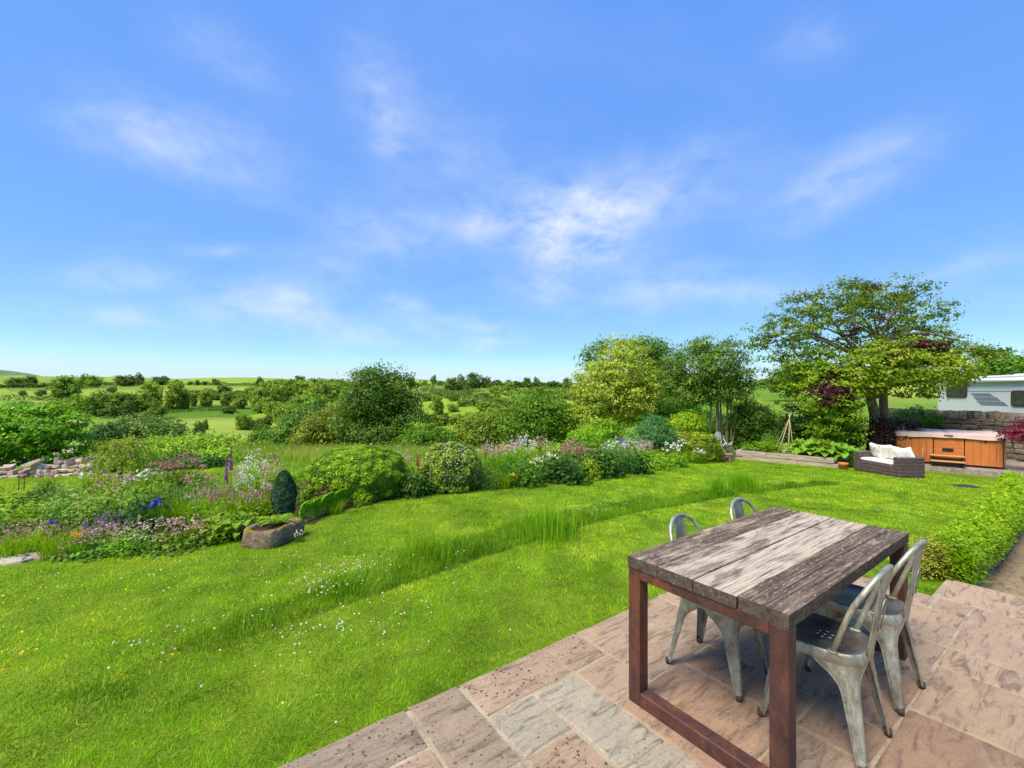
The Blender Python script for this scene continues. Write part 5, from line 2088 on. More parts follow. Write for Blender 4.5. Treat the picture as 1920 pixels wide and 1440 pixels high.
def near_trees():
    # the big spreading tree behind the sofa: upper open crown and a lower skirt of light leaves
    x, Y = (1640 - 960) / FPX * 15.0, 15.0
    z = gz(x, Y) - .05
    base = (x, Y, z)
    t = thing('spreading_tree', 'large spreading tree with open crown and twin trunk behind the rattan sofa', 'tree', base)
    up = [(1560, 585, 95, 55, .2, 1.3), (1645, 560, 80, 38, .4, 1.2), (1480, 620, 70, 45, -.2, 1.1), (1455, 668, 45, 32, 0, 1.0), (1425, 640, 30, 14, 0, 1.6), (1520, 560, 36, 16, .2, 1.4), (1600, 535, 30, 12, .2, 1.6), (1700, 550, 40, 14, .2, 1.4), (1715, 585, 60, 45, .2, 1.1), (1720, 640, 70, 40, -.2, 1.2), (1790, 665, 60, 26, -.5, 1.7), (1838, 662, 45, 12, -.7, 2.6),
          (1600, 645, 70, 45, .6, .8), (1535, 655, 45, 35, .3, .8), (1680, 640, 50, 40, .6, .8)]
    Ls = [px_lobe(base, l[0], l[1], l[2], l[3], Y + l[4], .9, l[5]) for l in up]
    V, T, C1 = crown_cloud(Ls, 560, 36, .125, .095, flat=.5, shell=.30, up=.5, asp=.55, rnd=.8, rj=.15)
    link('crown', fast_mesh('crown', V, 4, T), M['tree_green'], t)
    low = [(1640, 690, 85, 38, -.9, 1.3), (1735, 690, 75, 32, -.9, 1.2), (1600, 720, 60, 30, -.8, 1.0), (1700, 715, 60, 26, -1.1, 1.0), (1660, 662, 60, 30, -.9, .9), (1790, 700, 40, 22, -.8, .7), (1740, 735, 40, 16, -.9, .4)]
    Ls = [px_lobe(base, l[0], l[1], l[2], l[3], Y + l[4], .8, l[5]) for l in low]
    V, T, C2 = crown_cloud(Ls, 420, 34, .15, .10, flat=.32, shell=.45, up=.8, asp=.6)
    link('lower_skirt', fast_mesh('lower_skirt', V, 4, T), M['skirt'], t)
    cop = [(1545, 718, 20, 22, -1.0), (1573, 735, 25, 20, -1.2), (1735, 648, 40, 12, -.6), (1630, 540, 18, 14, 0), (1560, 695, 16, 16, -.8), (1745, 672, 20, 9, -1.0), (1590, 750, 18, 14, -1.2), (1700, 650, 30, 14, -.5), (1645, 600, 20, 16, -.4), (1555, 745, 22, 22, -1.5), (1760, 650, 26, 10, -.9), (1680, 668, 22, 10, -1.6), (1540, 735, 20, 20, -1.4), (1600, 620, 16, 12, -.6)]
    Ls = [px_lobe(base, l[0], l[1], l[2], l[3], Y + l[4], .8) for l in cop]
    V, T, C3 = crown_cloud(Ls, 190, 32, .11, .085, flat=.5, shell=.2)
    o = link('copper_leaves', fast_mesh('copper_leaves', V, 4, T), M['copper'], t)
    o['label'] = 'dark copper purple leaves growing through the green crown'
    f1 = Vector(at(1636, 745, Y)) - Vector(base)
    f2 = Vector(at(1655, 700, Y + .1)) - Vector(base)
    C = C1.tolist()
    mb = MB()
    tr = limb_mesh((0, 0, 0), f1, random.sample(C, min(330, len(C))), .30, 16, 210, 7, M['bark'],
                   stems=[(Vector((-.10, 0, -.1)), f1 + Vector((-.10, 0, .1)), .20), (Vector((.12, .1, -.1)), f2, .16), (Vector((-.02, .1, .5)), Vector(at(1612, 672, Y + .1)) - Vector(base), .13), (f1, Vector(at(1650, 640, Y + .2)) - Vector(base), .15)])
    link('trunk', tr, None, t)
    # light hazel mass left of its trunk
    px_tree('hazel_bush', 'light green hazel bush hanging down just left of the big trunk', 'bush', 1560, 14.6,
            [(1545, 735, 70, 50, -.3, 1.2), (1565, 775, 52, 45, -.5, 1.1), (1510, 705, 45, 35, 0), (1545, 680, 55, 30, 0), (1580, 805, 34, 32, -.4), (1550, 800, 45, 30, -.2)],
            M['bright_green'], 330, 30, .14, .095, flat=.4, shell=.5, up=.7, r0=.09, n_twig=30)
    px_tree('dark_shrub', 'dark evergreen shrub behind the rhubarb and the cane wigwam', 'shrub', 1560, 15.6,
            [(1530, 790, 60, 45, 0, 1.2), (1570, 805, 44, 40, 0), (1500, 815, 40, 30, 0)], M['dark_green'], 330, 30, .16, .10, r0=.06, n_twig=12)
    px_tree('copper_shrub', 'dark copper leaved shrub at the foot of the big tree beside the hot tub', 'shrub', 1660, 14.7,
            [(1660, 818, 34, 26, 0, 1), (1690, 800, 30, 14, .2, .7), (1650, 790, 20, 16, 0, .5)], M['copper'], 130, 24, .11, .075, r0=.03, n_twig=12)
    px_tree('wall_bush', 'green bush against the left end of the dry stone wall behind the hot tub', 'bush', 1712, 16.4,
            [(1715, 785, 40, 22, 0, 1), (1690, 800, 30, 26, 0), (1722, 808, 26, 14, 0)], M['mid_green'], 120, 26, .12, .085, r0=.03, n_twig=10)
    px_tree('crimson_maple', 'small crimson leaved maple at the right edge in front of the stone wall', 'shrub', 1950, 12.2,
            [(1915, 815, 30, 11, 0, 1), (1945, 808, 40, 18, 0, 1.2), (1975, 825, 40, 30, 0, 1)], M['acer'], 110, 26, .09, .07, r0=.03, n_twig=20, fork_py=850)
    # multi stemmed tree
    px_tree('multi_stemmed_tree', 'dark green tree on many bare pale stems left of the raised bed', 'tree', 1356, 17.2,
            [(1310, 690, 70, 48, 0, 1.3), (1360, 690, 50, 50, 0, 1.1), (1285, 730, 50, 40, 0, 1), (1318, 655, 32, 28, 0, .9), (1390, 720, 30, 36, 0, .8), (1340, 735, 50, 28, 0, 1), (1262, 700, 30, 30, .2, .6), (1370, 650, 20, 20, 0, .4)],
            M['olive_dark'], 900, 32, .14, .08, flat=.5, shell=.4, up=.6, bark=M['pale_bark'], fork_py=760, n_main=14, n_twig=70,
            stems=[(-.42, -.56, .050), (-.30, -.34, .060), (-.12, -.30, .045), (-.05, -.02, .055), (.05, .06, .045), (.14, .26, .050), (.22, .44, .045), (.30, .40, .04)])
    px_tree('golden_tree', 'tall rounded tree with golden yellow variegated leaves in the middle distance', 'tree', 1160, 20.0,
            [(1150, 745, 78, 65, 0, 1.5), (1165, 690, 62, 52, 0, 1.3), (1205, 755, 45, 45, .2, .9), (1115, 775, 42, 45, 0, .9), (1180, 655, 28, 22, 0, .7), (1120, 715, 45, 45, 0, .9), (1210, 715, 38, 30, 0, .7), (1100, 740, 30, 40, 0, .5)],
            M['gold'], 760, 30, .19, .115, flat=.36, shell=.55, up=.7, r0=.13, n_twig=50)
    px_tree('tall_green_tree', 'tall mid green tree standing behind the golden tree', 'tree', 1200, 25.0,
            [(1200, 665, 50, 34, 0, 1.2), (1125, 670, 35, 28, 0, .8), (1235, 690, 35, 40, 0, 1), (1210, 740, 50, 60, 0, 1), (1150, 650, 30, 16, 0, .4), (1098, 700, 12, 30, 0, .3)], M['mid_green'], 420, 28, .24, .16, r0=.15)
    # the big dark tree left of centre
    px_tree('broad_dark_tree', 'broad dark green tree standing left of centre behind the clipped dome', 'tree', 715, 22.0,
            [(712, 745, 62, 58, 0, 1.5), (672, 790, 45, 45, -.4, 1), (755, 790, 52, 48, -.2, 1.1), (705, 705, 34, 24, 0, .9), (745, 735, 40, 40, 0, .9), (675, 740, 25, 45, .2, .7), (720, 820, 70, 35, -.5, 1), (660, 705, 9, 12, 0, .12), (775, 730, 12, 30, 0, .3)],
            M['mid_dark'], 760, 30, .23, .135, flat=.55, shell=.55, r0=.16, n_twig=40)
    px_tree('hawthorn_tree', 'yellow green hawthorn tree touching the left side of the broad dark tree', 'tree', 610, 24.0,
            [(610, 810, 45, 40, 0, 1.2), (640, 785, 40, 38, 0, 1), (585, 830, 40, 28, 0, .9), (640, 830, 40, 30, -.3, .8)], M['olive'], 420, 28, .22, .14, r0=.1, shell=.5)
    px_tree('hawthorn_tree', 'darker hawthorn tree second to the left of the broad dark tree', 'tree', 555, 25.5,
            [(550, 815, 34, 34, 0, 1.1), (575, 790, 38, 30, .4, 1), (530, 835, 30, 20, 0, .8)], M['mid_dark2'], 360, 26, .22, .14, r0=.09)
    px_tree('hedge_bush', 'small dark round bush on the field edge left of the hawthorn trees', 'bush', 500, 27.0,
            [(500, 825, 28, 24, 0, 1.1), (478, 840, 20, 16, 0, .8), (515, 845, 26, 16, 0, .6)], M['mid_green'], 240, 24, .2, .15, r0=.07)
    px_tree('elder_bush', 'pale flowered elder bush at the right foot of the broad dark tree', 'bush', 800, 19.0,
            [(800, 820, 38, 26, 0, 1.2), (775, 835, 30, 22, 0, .8), (828, 828, 26, 22, 0, .8)], M['mid_green'], 260, 28, .17, .11, r0=.06)
    px_tree('rounded_hedge_tree', 'wide yellow green hedge tree in the gap right of the broad dark tree', 'tree', 900, 26.0,
            [(900, 812, 50, 32, 0, 1.2), (935, 790, 40, 28, 0, 1), (868, 830, 34, 20, 0, .8)], M['olive'], 380, 26, .24, .15, r0=.1)
    px_tree('dense_hedge_tree', 'dense dark green tree with a rounded top left of the golden tree', 'tree', 1010, 25.0,
            [(1010, 785, 52, 42, 0, 1.4), (965, 805, 40, 30, 0, 1), (1055, 790, 35, 40, 0, 1), (1000, 765, 34, 28, 0, .8), (1085, 800, 30, 34, .3, .7)], M['mid_green'], 560, 28, .24, .15, r0=.12)
    px_tree('right_hedge_tree', 'hedge tree tucked between the golden tree and multi-stemmed tree', 'tree', 1250, 22.0,
            [(1245, 765, 40, 40, 0, 1), (1275, 785, 44, 34, 0, 1), (1320, 790, 40, 26, 0, .8), (1365, 800, 36, 24, 0, .7)], M['mid_green'], 420, 26, .2, .13, r0=.08)
    # shrubs of the bed at the right
    px_tree('blue_green_shrub', 'rounded blue green shrub in the border in front of the golden tree', 'shrub', 1230, 15.6,
            [(1228, 808, 34, 30, 0, 1.3), (1215, 825, 28, 24, 0, .8), (1250, 822, 24, 24, 0, .8)], M['blue_green'], 300, 30, .085, .07, asp=.35, r0=.03, n_twig=14)
    px_tree('yellow_shrub', 'yellow green spreading shrub behind the white flowered shrub at the border end', 'shrub', 1285, 16.4,
            [(1290, 795, 30, 22, 0, 1.1), (1268, 800, 20, 18, 0, .7)], M['lime'], 180, 26, .1, .075, r0=.03, n_twig=10)
    px_tree('white_flowered_shrub', 'cream variegated shrub between the blue green shrub and the small clipped dome', 'shrub', 1278, 15.8,
            [(1276, 825, 22, 22, 0, 1), (1270, 840, 16, 16, 0, .6)], M['gold'], 120, 26, .08, .06, r0=.03, n_twig=10)
    px_tree('laurel_shrub', 'large dark laurel shrub behind the left half of the raised bed', 'shrub', 1412, 17.4,
            [(1410, 790, 44, 36, 0, 1.5), (1392, 815, 30, 30, 0, .9), (1435, 815, 30, 30, 0, .9), (1405, 768, 26, 18, 0, .6)], M['mid_dark'], 420, 28, .13, .10, asp=.45, r0=.05, n_twig=12)
    px_tree('lime_shrub', 'lime green shrub glowing behind the top of the dark laurel shrub', 'shrub', 1395, 21.0,
            [(1395, 768, 32, 20, 0, 1), (1425, 780, 26, 20, .2, .7)], M['lime'], 150, 26, .15, .10, r0=.05, n_twig=10)
    px_tree('yellow_flowered_shrub', 'yellow topped shrub behind the cane wigwam', 'shrub', 1495, 17.0,
            [(1490, 795, 26, 14, 0, 1), (1500, 815, 24, 20, 0, .8)], M['lime'], 110, 24, .1, .08, r0=.03, n_twig=10)
    # left side
    tt, b = px_tree('large_elder_bush', 'large leafy elder bush with many stems behind the tumbled wall at the left', 'bush', 60, 12.4,
            [(70, 805, 75, 45, 0, 1.4), (-10, 810, 80, 50, 0, 1.2), (120, 835, 50, 35, 0, 1), (30, 785, 70, 28, 0, .9), (155, 855, 26, 20, 0, .5), (0, 850, 60, 25, 0, .6), (90, 780, 45, 22, 0, .6)],
            M['bright_green'], 560, 30, .13, .115, flat=.45, shell=.55, up=.75, asp=.55, bark=M['pale_bark'], fork_py=845, n_main=12, n_twig=40,
            stems=[(-.25, -.6, .05), (-.1, -.2, .05), (.05, .2, .06), (.2, .7, .05), (.35, 1.2, .04), (-.5, -1.2, .05), (.15, .45, .035)])
    P = np.array([[(px - 960) / FPX * 11.6 - b[0], 11.6 - b[1] - .1, EYE - (py - HY) / FPX * 11.6 - b[2]] for px, py in ((24, 828), (36, 829), (140, 842), (138, 846), (148, 832), (110, 850), (147, 789))])
    V = []
    for p in P:
        q = p + rng.normal(0, 1, (26, 3)) * np.array([.07, .03, .018])
        V.append(discs(q, np.full(26, .018), 5))
    tag(link('flower_heads', fast_mesh('flower_heads', np.concatenate(V), 5, rng.random(26 * len(P)).repeat(5)), M['cream'], tt), kind='stuff')
    px_tree('ash_tree', 'pale blue green tree in the dip behind the weeping tree', 'tree', 265, 32.0,
            [(255, 800, 40, 22, 0, 1.2), (300, 805, 38, 22, 0, 1), (225, 820, 34, 24, 0, 1), (330, 815, 28, 18, 0, .7), (275, 825, 60, 22, 0, 1)], M['ash'], 420, 26, .28, .2, r0=.12, shell=.5)
    px_tree('dark_holly_bush', 'small very dark bush between the large elder and the pale tree', 'bush', 195, 24.0, [(195, 818, 28, 22, 0, 1), (205, 835, 24, 16, 0, .6)], M['dark_green'], 150, 24, .18, .13, r0=.05, n_twig=8)
    px_tree('low_scrub', 'wide band of yellow green scrub behind the left flower border', 'bush', 345, 17.0,
            [(300, 845, 60, 22, 0, 1), (370, 838, 60, 24, 0, 1), (425, 845, 45, 20, 0, 1), (250, 850, 40, 24, 0, .8), (465, 852, 34, 16, 0, .6)], M['olive2'], 560, 26, .17, .11, r0=.05, n_twig=14, floor=.02)
    px_tree('dark_border_shrub', 'dark leafy shrub at the back of the left border behind the pink flowers', 'shrub', 340, 10.6,
            [(335, 873, 48, 16, 0, 1.1), (385, 872, 30, 16, 0, .9), (290, 880, 26, 14, 0, .6)], M['dark_green'], 230, 26, .10, .08, r0=.03, n_twig=12)
    px_tree('yellow_green_shrub', 'bright yellow green shrub at the back of the left border behind the foxglove', 'shrub', 412, 11.6,
            [(412, 858, 32, 16, 0, 1.1), (440, 868, 24, 14, 0, .7), (385, 862, 20, 12, 0, .5)], M['lime'], 170, 26, .09, .075, r0=.03, n_twig=10)
    px_tree('leafy_shrub', 'fresh green shrub between the weeping tree and the dark border shrub', 'shrub', 262, 11.4,
            [(262, 865, 34, 26, 0, 1.1), (240, 880, 26, 16, 0, .7)], M['lime'], 170, 26, .09, .075, r0=.03, n_twig=10)
    px_tree('leafy_shrub', 'fresh green shrub behind the white rocket flowers and column conifer', 'shrub', 520, 10.6,
            [(505, 885, 34, 16, 0, 1), (540, 890, 34, 16, 0, 1), (470, 880, 26, 14, 0, .7)], M['bright_green'], 190, 26, .09, .075, r0=.03, n_twig=10)
    px_tree('far_right_tree', 'green tree beyond the caravan roof at the right edge', 'tree', 1885, 42.0,
            [(1885, 690, 45, 22, 0, 1.1), (1925, 695, 40, 30, 0, 1), (1850, 705, 22, 14, 0, .5)], M['mid_green'], 300, 24, .42, .28, r0=.2)
    px_tree('field_tree', 'tree at the right field edge seen below the big tree crown', 'tree', 1530, 60.0,
            [(1470, 712, 20, 16, 0, 1), (1500, 705, 24, 24, 0, 1)], M['mid_green'], 150, 22, .6, .45, r0=.2)


M['tree_green'] = leaf_mat('spreading tree leaves', [(0, (.024, .060, .006)), (.5, (.060, .115, .009)), (1, (.13, .20, .016))], .38)  # plain leaf green of the spreading tree's upper crown
M['olive_dark'] = leaf_mat('dull olive leaves', [(0, (.022, .055, .008)), (.5, (.055, .11, .012)), (1, (.13, .20, .022))], .3)
M['mid_dark'] = leaf_mat('deep green leaves', [(0, (.022, .066, .007)), (.6, (.048, .118, .010)), (1, (.11, .20, .018))], .38)
M['mid_dark2'] = leaf_mat('hawthorn leaves', [(0, (.024, .060, .008)), (.6, (.060, .125, .012)), (1, (.14, .22, .02))], .3)
M['ash'] = leaf_mat('ash leaves', [(0, (.030, .085, .016)), (.6, (.075, .165, .032)), (1, (.15, .26, .06))], .3)
M['olive2'] = leaf_mat('scrub leaves', [(0, (.05, .11, .008)), (.5, (.12, .205, .014)), (1, (.22, .32, .03))], .35)
near_trees()


# ------------------------------------------------------------------ clipped and conical shrubs
def dome(name, label, px, py, rx, ry, Y, m, n, leaf, dz=.95, n_bump=60, bump=.10, asp=.4):
    c = at(px, py, Y)
    z0 = gz(c[0], Y)
    t = thing(name, label, 'shrub', (c[0], Y, z0))
    a, b, h = rx * Y / FPX, rx * Y / FPX * dz, ry * Y / FPX
    cz = c[2] - z0
    d = ball_dirs(n)
    d[:, 2] = np.where(d[:, 2] < -.75, -d[:, 2], d[:, 2])
    bd = ball_dirs(n_bump)
    dots = d @ bd.T
    bm = np.clip((dots.max(1) - (1 - 2.2 / n_bump)) / (2.0 / n_bump), 0, 1)
    p4 = (np.abs(d) ** 2.4).sum(1) ** (-1 / 2.4)
    r = p4 * (1 - bump + bump * 1.6 * bm) * (1 - .12 * rng.random(n) ** 2)
    P = d * r[:, None] * np.array([a, b, h]) + np.array([0, 0, cz])
    k = P[:, 2] > .03
    P, d, bm = P[k], d[k], bm[k]
    N = d + rng.normal(0, .6, d.shape) + np.array([0, 0, .35])
    s = leaf * rng.uniform(.6, 1.4, len(P))
    V, T = leaves(P, N, s, s * asp, np.clip(.12 + .55 * bm + rng.normal(0, .2, len(P)), 0, 1))  # leaf tint darker in hollows between bumps: clump shading put into the colour
    link('foliage', fast_mesh('foliage', V, 4, T), m, t)
    mb = MB()
    for i in range(9):
        an = i * .7
        mb.tube([(0, 0, 0), (a * .3 * math.cos(an), b * .3 * math.sin(an), cz * .5), (a * .6 * math.cos(an), b * .6 * math.sin(an), cz)], [.03, .022, .01], 5)
    tag(mb.obj('stems', M['twig'], t), kind='stuff')
    return t


def shrubs():
    x, Y, z = on_ground(672, 948)
    dome('clipped_dome', 'large clipped yew dome bulging over the lawn edge left of centre', 672, 893, 88, 56, Y + .75, M['yew'], 44000, .038, 1.0, 300, .04)
    x, Y, z = on_ground(1320, 868)
    dome('clipped_dome', 'small clipped green dome at the far border end beside the folding chair', 1318, 838, 33, 27, Y + .4, M['yew'], 6000, .06, 1.0, 50, .12)
    x, Y, z = on_ground(1108, 880)
    dome('rounded_mound', 'smooth light green mound in the border below the bright bush', 1105, 822, 42, 18, 13.6, M['lime'], 4500, .07, .9, 40, .10)
    px_tree('bright_bush', 'bright green low bush behind the smooth light green mound', 'shrub', 1125, 15.2,
            [(1110, 808, 26, 13, 0, 1), (1142, 803, 24, 15, 0, 1), (1126, 795, 18, 10, 0, .6), (1160, 815, 16, 10, 0, .4)], M['bright_green'], 150, 26, .09, .075, r0=.03, n_twig=10)
    # column conifer
    x, Y, z = on_ground(533, 985)
    Y += .20
    x = (533 - 960) / FPX * Y
    z = gz(x, Y)
    H = EYE - (884 - HY) / FPX * Y - z
    Rm = 19.0 / FPX * Y
    n = 15000
    f = rng.random(n) ** .8
    an = rng.uniform(0, 6.28, n)
    pr = np.interp(f, [0, .1, .35, .6, .85, .95, 1], [.66, .88, 1.0, .92, .62, .40, .08])
    rr = Rm * pr * (1 - .25 * rng.random(n) ** 2) * (1 + .08 * np.sin(an * 5 + f * 9))
    P = np.stack([np.cos(an) * rr, np.sin(an) * rr, .06 + f * (H - .06)], 1)
    N = np.stack([np.cos(an), np.sin(an), np.full(n, .2)], 1) + rng.normal(0, .5, (n, 3))
    rr2 = 1 + .26 * np.clip(vnoise(an * 2.6, f * 16, 5) - .5, -.35, .5) + .10 * rng.random(n) ** 3
    P[:, :2] *= rr2[:, None]
    V, T = leaves(P, N, rng.uniform(.035, .075, n), rng.uniform(.007, .013, n), np.clip(.5 * vnoise(an * 2.2, f * 14, 5) + rng.normal(.25, .2, n), 0, 1), .1, -1.1)
    t = thing('column_conifer', 'dark blue grey column shaped conifer just behind the stone trough', 'conifer', (x, Y, z))
    link('foliage', fast_mesh('foliage', V, 4, T), M['conifer'], t)
    mb = MB()
    mb.tube([(0, 0, -.05), (0, 0, H * .5), (0, 0, H * .9)], [.03, .02, .006], 6)
    mb.obj('trunk', M['twig'], t)
    # low box hedge right of it
    pts = [on_ground(565, 985)[:2], on_ground(600, 973)[:2], on_ground(652, 952)[:2]]
    n = 9000
    f = rng.random(n)
    fx = np.interp(f, [0, .45, 1], [p[0] for p in pts])
    fy = np.interp(f, [0, .45, 1], [p[1] for p in pts]) + .16
    w = rng.uniform(-1, 1, n)
    hgt = .27 * (1 - .40 * w ** 4) * (.72 + .5 * vnoise(fx * 9, fy * 9, 4))
    zz = hgt * (1 - rng.random(n) ** 2.5 * np.where(np.abs(w) > .7, 1, .3))
    P = np.stack([fx + w * .03, fy + w * .17, ground(fx, fy) + zz], 1)
    o0 = np.array([pts[1][0], pts[1][1] + .16, gz(*pts[1])])
    N = np.stack([rng.normal(0, .5, n), w * .8 + rng.normal(0, .5, n), np.ones(n)], 1)
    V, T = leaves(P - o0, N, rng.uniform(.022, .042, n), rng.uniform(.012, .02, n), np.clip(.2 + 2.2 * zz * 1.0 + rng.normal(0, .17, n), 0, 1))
    t = thing('low_box_hedge', 'short low box hedge between the column conifer and the clipped dome', 'hedge', tuple(o0))
    link('foliage', fast_mesh('foliage', V, 4, T), M['bright_green'], t)
    # cream flowering shrub right of the dome
    x, Y, z = on_ground(845, 930)
    Y += .55
    t = dome('flowering_shrub', 'rounded shrub covered in small cream flowers right of the clipped dome', 845, 880, 55, 50, Y, M['ash2'], 15000, .05, .95, 120, .10, .5)
    d = ball_dirs(2600)
    d[:, 2] = np.where(d[:, 2] < -.3, -d[:, 2], d[:, 2])
    a = 55 * Y / FPX
    k = rng.random(len(d)) < np.clip(.25 + .8 * vnoise(d[:, 0] * 4, d[:, 2] * 4, 6), 0, 1)
    d = d[k]
    cz = EYE - (880 - HY) / FPX * Y - gz((845 - 960) / FPX * Y, Y)
    P = d * (1.0 + rng.normal(0, .04, (len(d), 1))) * np.array([a, a * .95, 50 * Y / FPX]) + np.array([0, 0, cz])
    V = discs(P, rng.uniform(.006, .013, len(P)), 5, d + rng.normal(0, .4, d.shape))
    tag(link('flowers', fast_mesh('flowers', V, 5, rng.random(len(P)).repeat(5)), M['cream'], t), kind='stuff')
    # weeping tree on a bare stem in the left border
    x, Y, z = on_ground(226, 922)
    t = thing('weeping_tree', 'small weeping tree on a bare stem in the left border', 'tree', (x, Y, z))
    H = (922 - 832) / FPX * Y
    mb = MB()
    mb.tube([(0, 0, -.05), (.01, 0, H * .5), (-.01, 0, H * .93)], [.028, .024, .022], 7)
    ends = []
    for i in range(34):
        a = i * 2.4
        L = random.uniform(.14, .50)
        p0 = Vector((0, 0, H * .92))
        p1 = p0 + Vector((math.cos(a) * L * .6, math.sin(a) * L * .6, random.uniform(.03, .12)))
        p2 = p0 + Vector((math.cos(a) * L, math.sin(a) * L, random.uniform(-1.25, -.45) * H * .62))
        q = spline([p0, p1, p1.lerp(p2, .55) + Vector((math.cos(a), math.sin(a), 0)) * .05, p2], 5)
        mb.tube(q, [.008 * (1 - .7 * k / (len(q) - 1)) for k in range(len(q))], 4)
        ends += q[4:]
    mb.obj('trunk', M['bark'], t)
    E_ = np.array([tuple(e) for e in ends]).repeat(7, 0)
    E_ = E_ + rng.normal(0, .035, E_.shape)
    V, T = leaves(E_, rng.normal(0, 1, E_.shape), rng.uniform(.04, .075, len(E_)), rng.uniform(.018, .03, len(E_)), rng.random(len(E_)), droop=1.2)
    link('crown', fast_mesh('crown', V, 4, T), M['lime2'], t)


M['ash2'] = leaf_mat('pale edged leaves', [(0, (.04, .10, .012)), (.5, (.085, .165, .022)), (1, (.20, .28, .07))], .35)
M['lime2'] = leaf_mat('weeping leaves', [(0, (.06, .15, .010)), (.5, (.13, .26, .018)), (1, (.25, .37, .05))], .4)
shrubs()


# ------------------------------------------------------------------ far country: trees, hedges
def far_protos():
    out = []
    for k, (wx, hz, low) in enumerate(((1, 1, .06), (1.15, .9, .04), (.9, 1.1, .14), (1, .9, .0), (1.3, .7, .0))):
        lob = []
        nl = 9
        for i in range(nl):
            a = random.uniform(0, 6.28)
            rr = random.uniform(.06, .34)
            lob.append((math.cos(a) * rr * wx, math.sin(a) * rr, low + .22 + random.uniform(0, .44) * hz, .22 * wx * random.uniform(.8, 1.25), .22, .22 * random.uniform(.8, 1.25)))
        lob.append((0, 0, .40 + low * .4, .34 * wx, .34, .34))
        V, T, C = crown_cloud(lob, 210, 14, .05, .07, flat=.8, shell=.6, up=.6, asp=.75, floor=low)
        z = V[:, 2]
        V[:, 2] *= 1.0 / z.max()
        s = (V[:, 0].max() - V[:, 0].min())
        V[:, :2] /= s
        cr = fast_mesh('crown', V, 4, T)
        mb = MB()
        mb.tube([(0, 0, -.06), (.01, 0, .2), (0, 0, .5)], [.035, .026, .018], 6)
        for i in range(4):
            a = i * 1.6 + k
            mb.tube([(0, 0, .3), (math.cos(a) * .15, math.sin(a) * .15, .55)], [.014, .006], 4)
        tr = mb.mesh('trunk', M['bark'])
        out.append((cr, tr))
    return out


FP = None
CR_MESH = {}


def far_tree(px, py_base, w, h, kind=0, m='far_green', name='far_tree', label='', cat='tree', group=None, ymin=26, parts=True):
    """placed where its foot meets the land; w, h in photo pixels give its true size at that distance"""
    x, Y, z = on_ground(px, py_base, ymin)
    W, H = w * 1.15 / FPX * Y, h * 1.32 / FPX * Y
    key = (kind, m)
    if key not in CR_MESH:
        me = FP[kind][0].copy()
        me.materials.clear()
        me.materials.append(M[m])
        CR_MESH[key] = me
    t = bpy.data.objects.new(name, None)
    COL.objects.link(t)
    t.location = (x, Y, z - H * .13)
    t.rotation_euler = (0, 0, random.uniform(0, 6.28))
    t.scale = (W, W, H)
    tag(t, label, cat, group)
    link('crown', CR_MESH[key], None, t)
    if kind in (0, 1, 2):
        link('trunk', FP[kind][1], None, t)
    return t


def hedge_line(pts, label, hpx=9, n=900, m='far_dark', ymin=40):
    """a hedgerow laid along ground points given as photo pixels"""
    Q = [on_ground(a, b, ymin) for a, b in pts]
    o0 = np.array(Q[0])
    f = rng.random(n)
    k = np.linspace(0, 1, len(Q))
    x = np.interp(f, k, [q[0] for q in Q]); y = np.interp(f, k, [q[1] for q in Q])
    Ym = np.mean([q[1] for q in Q])
    h = hpx / FPX * Ym
    hh = h * (.55 + .75 * vnoise(f * 22, f * 0, int(abs(pts[0][0])) + 3))
    P = np.stack([x + rng.normal(0, h * .25, n), y + rng.normal(0, h * .25, n), ground(x, y) + hh * rng.random(n) ** .7], 1) - o0
    s = h * rng.uniform(.22, .42, n)
    V, T = leaves(P, rng.normal(0, .6, (n, 3)) + np.array([0, -.2, .8]), s, s * .75, rng.random(n))
    o = link('hedgerow', fast_mesh('hedgerow', V, 4, T), M[m])
    # keep the origin on the hedge
    o.location = tuple(o0)
    tag(o, label, 'hedge', 'hedgerows across the valley')


def short_name(lab):
    out = []
    for wd in lab.split():
        if out and wd in ('in', 'at', 'of', 'on', 'behind', 'beside', 'right', 'left', 'just', 'with', 'under', 'before', 'below', 'above', 'between', 'forming', 'standing', 'from', 'partly', 'near', 'touching', 'directly', 'beneath', 'hanging', 'filling', 'alone', 'next', 'to') and len(out) > 1:
            break
        out.append(wd)
    return ' '.join(out)


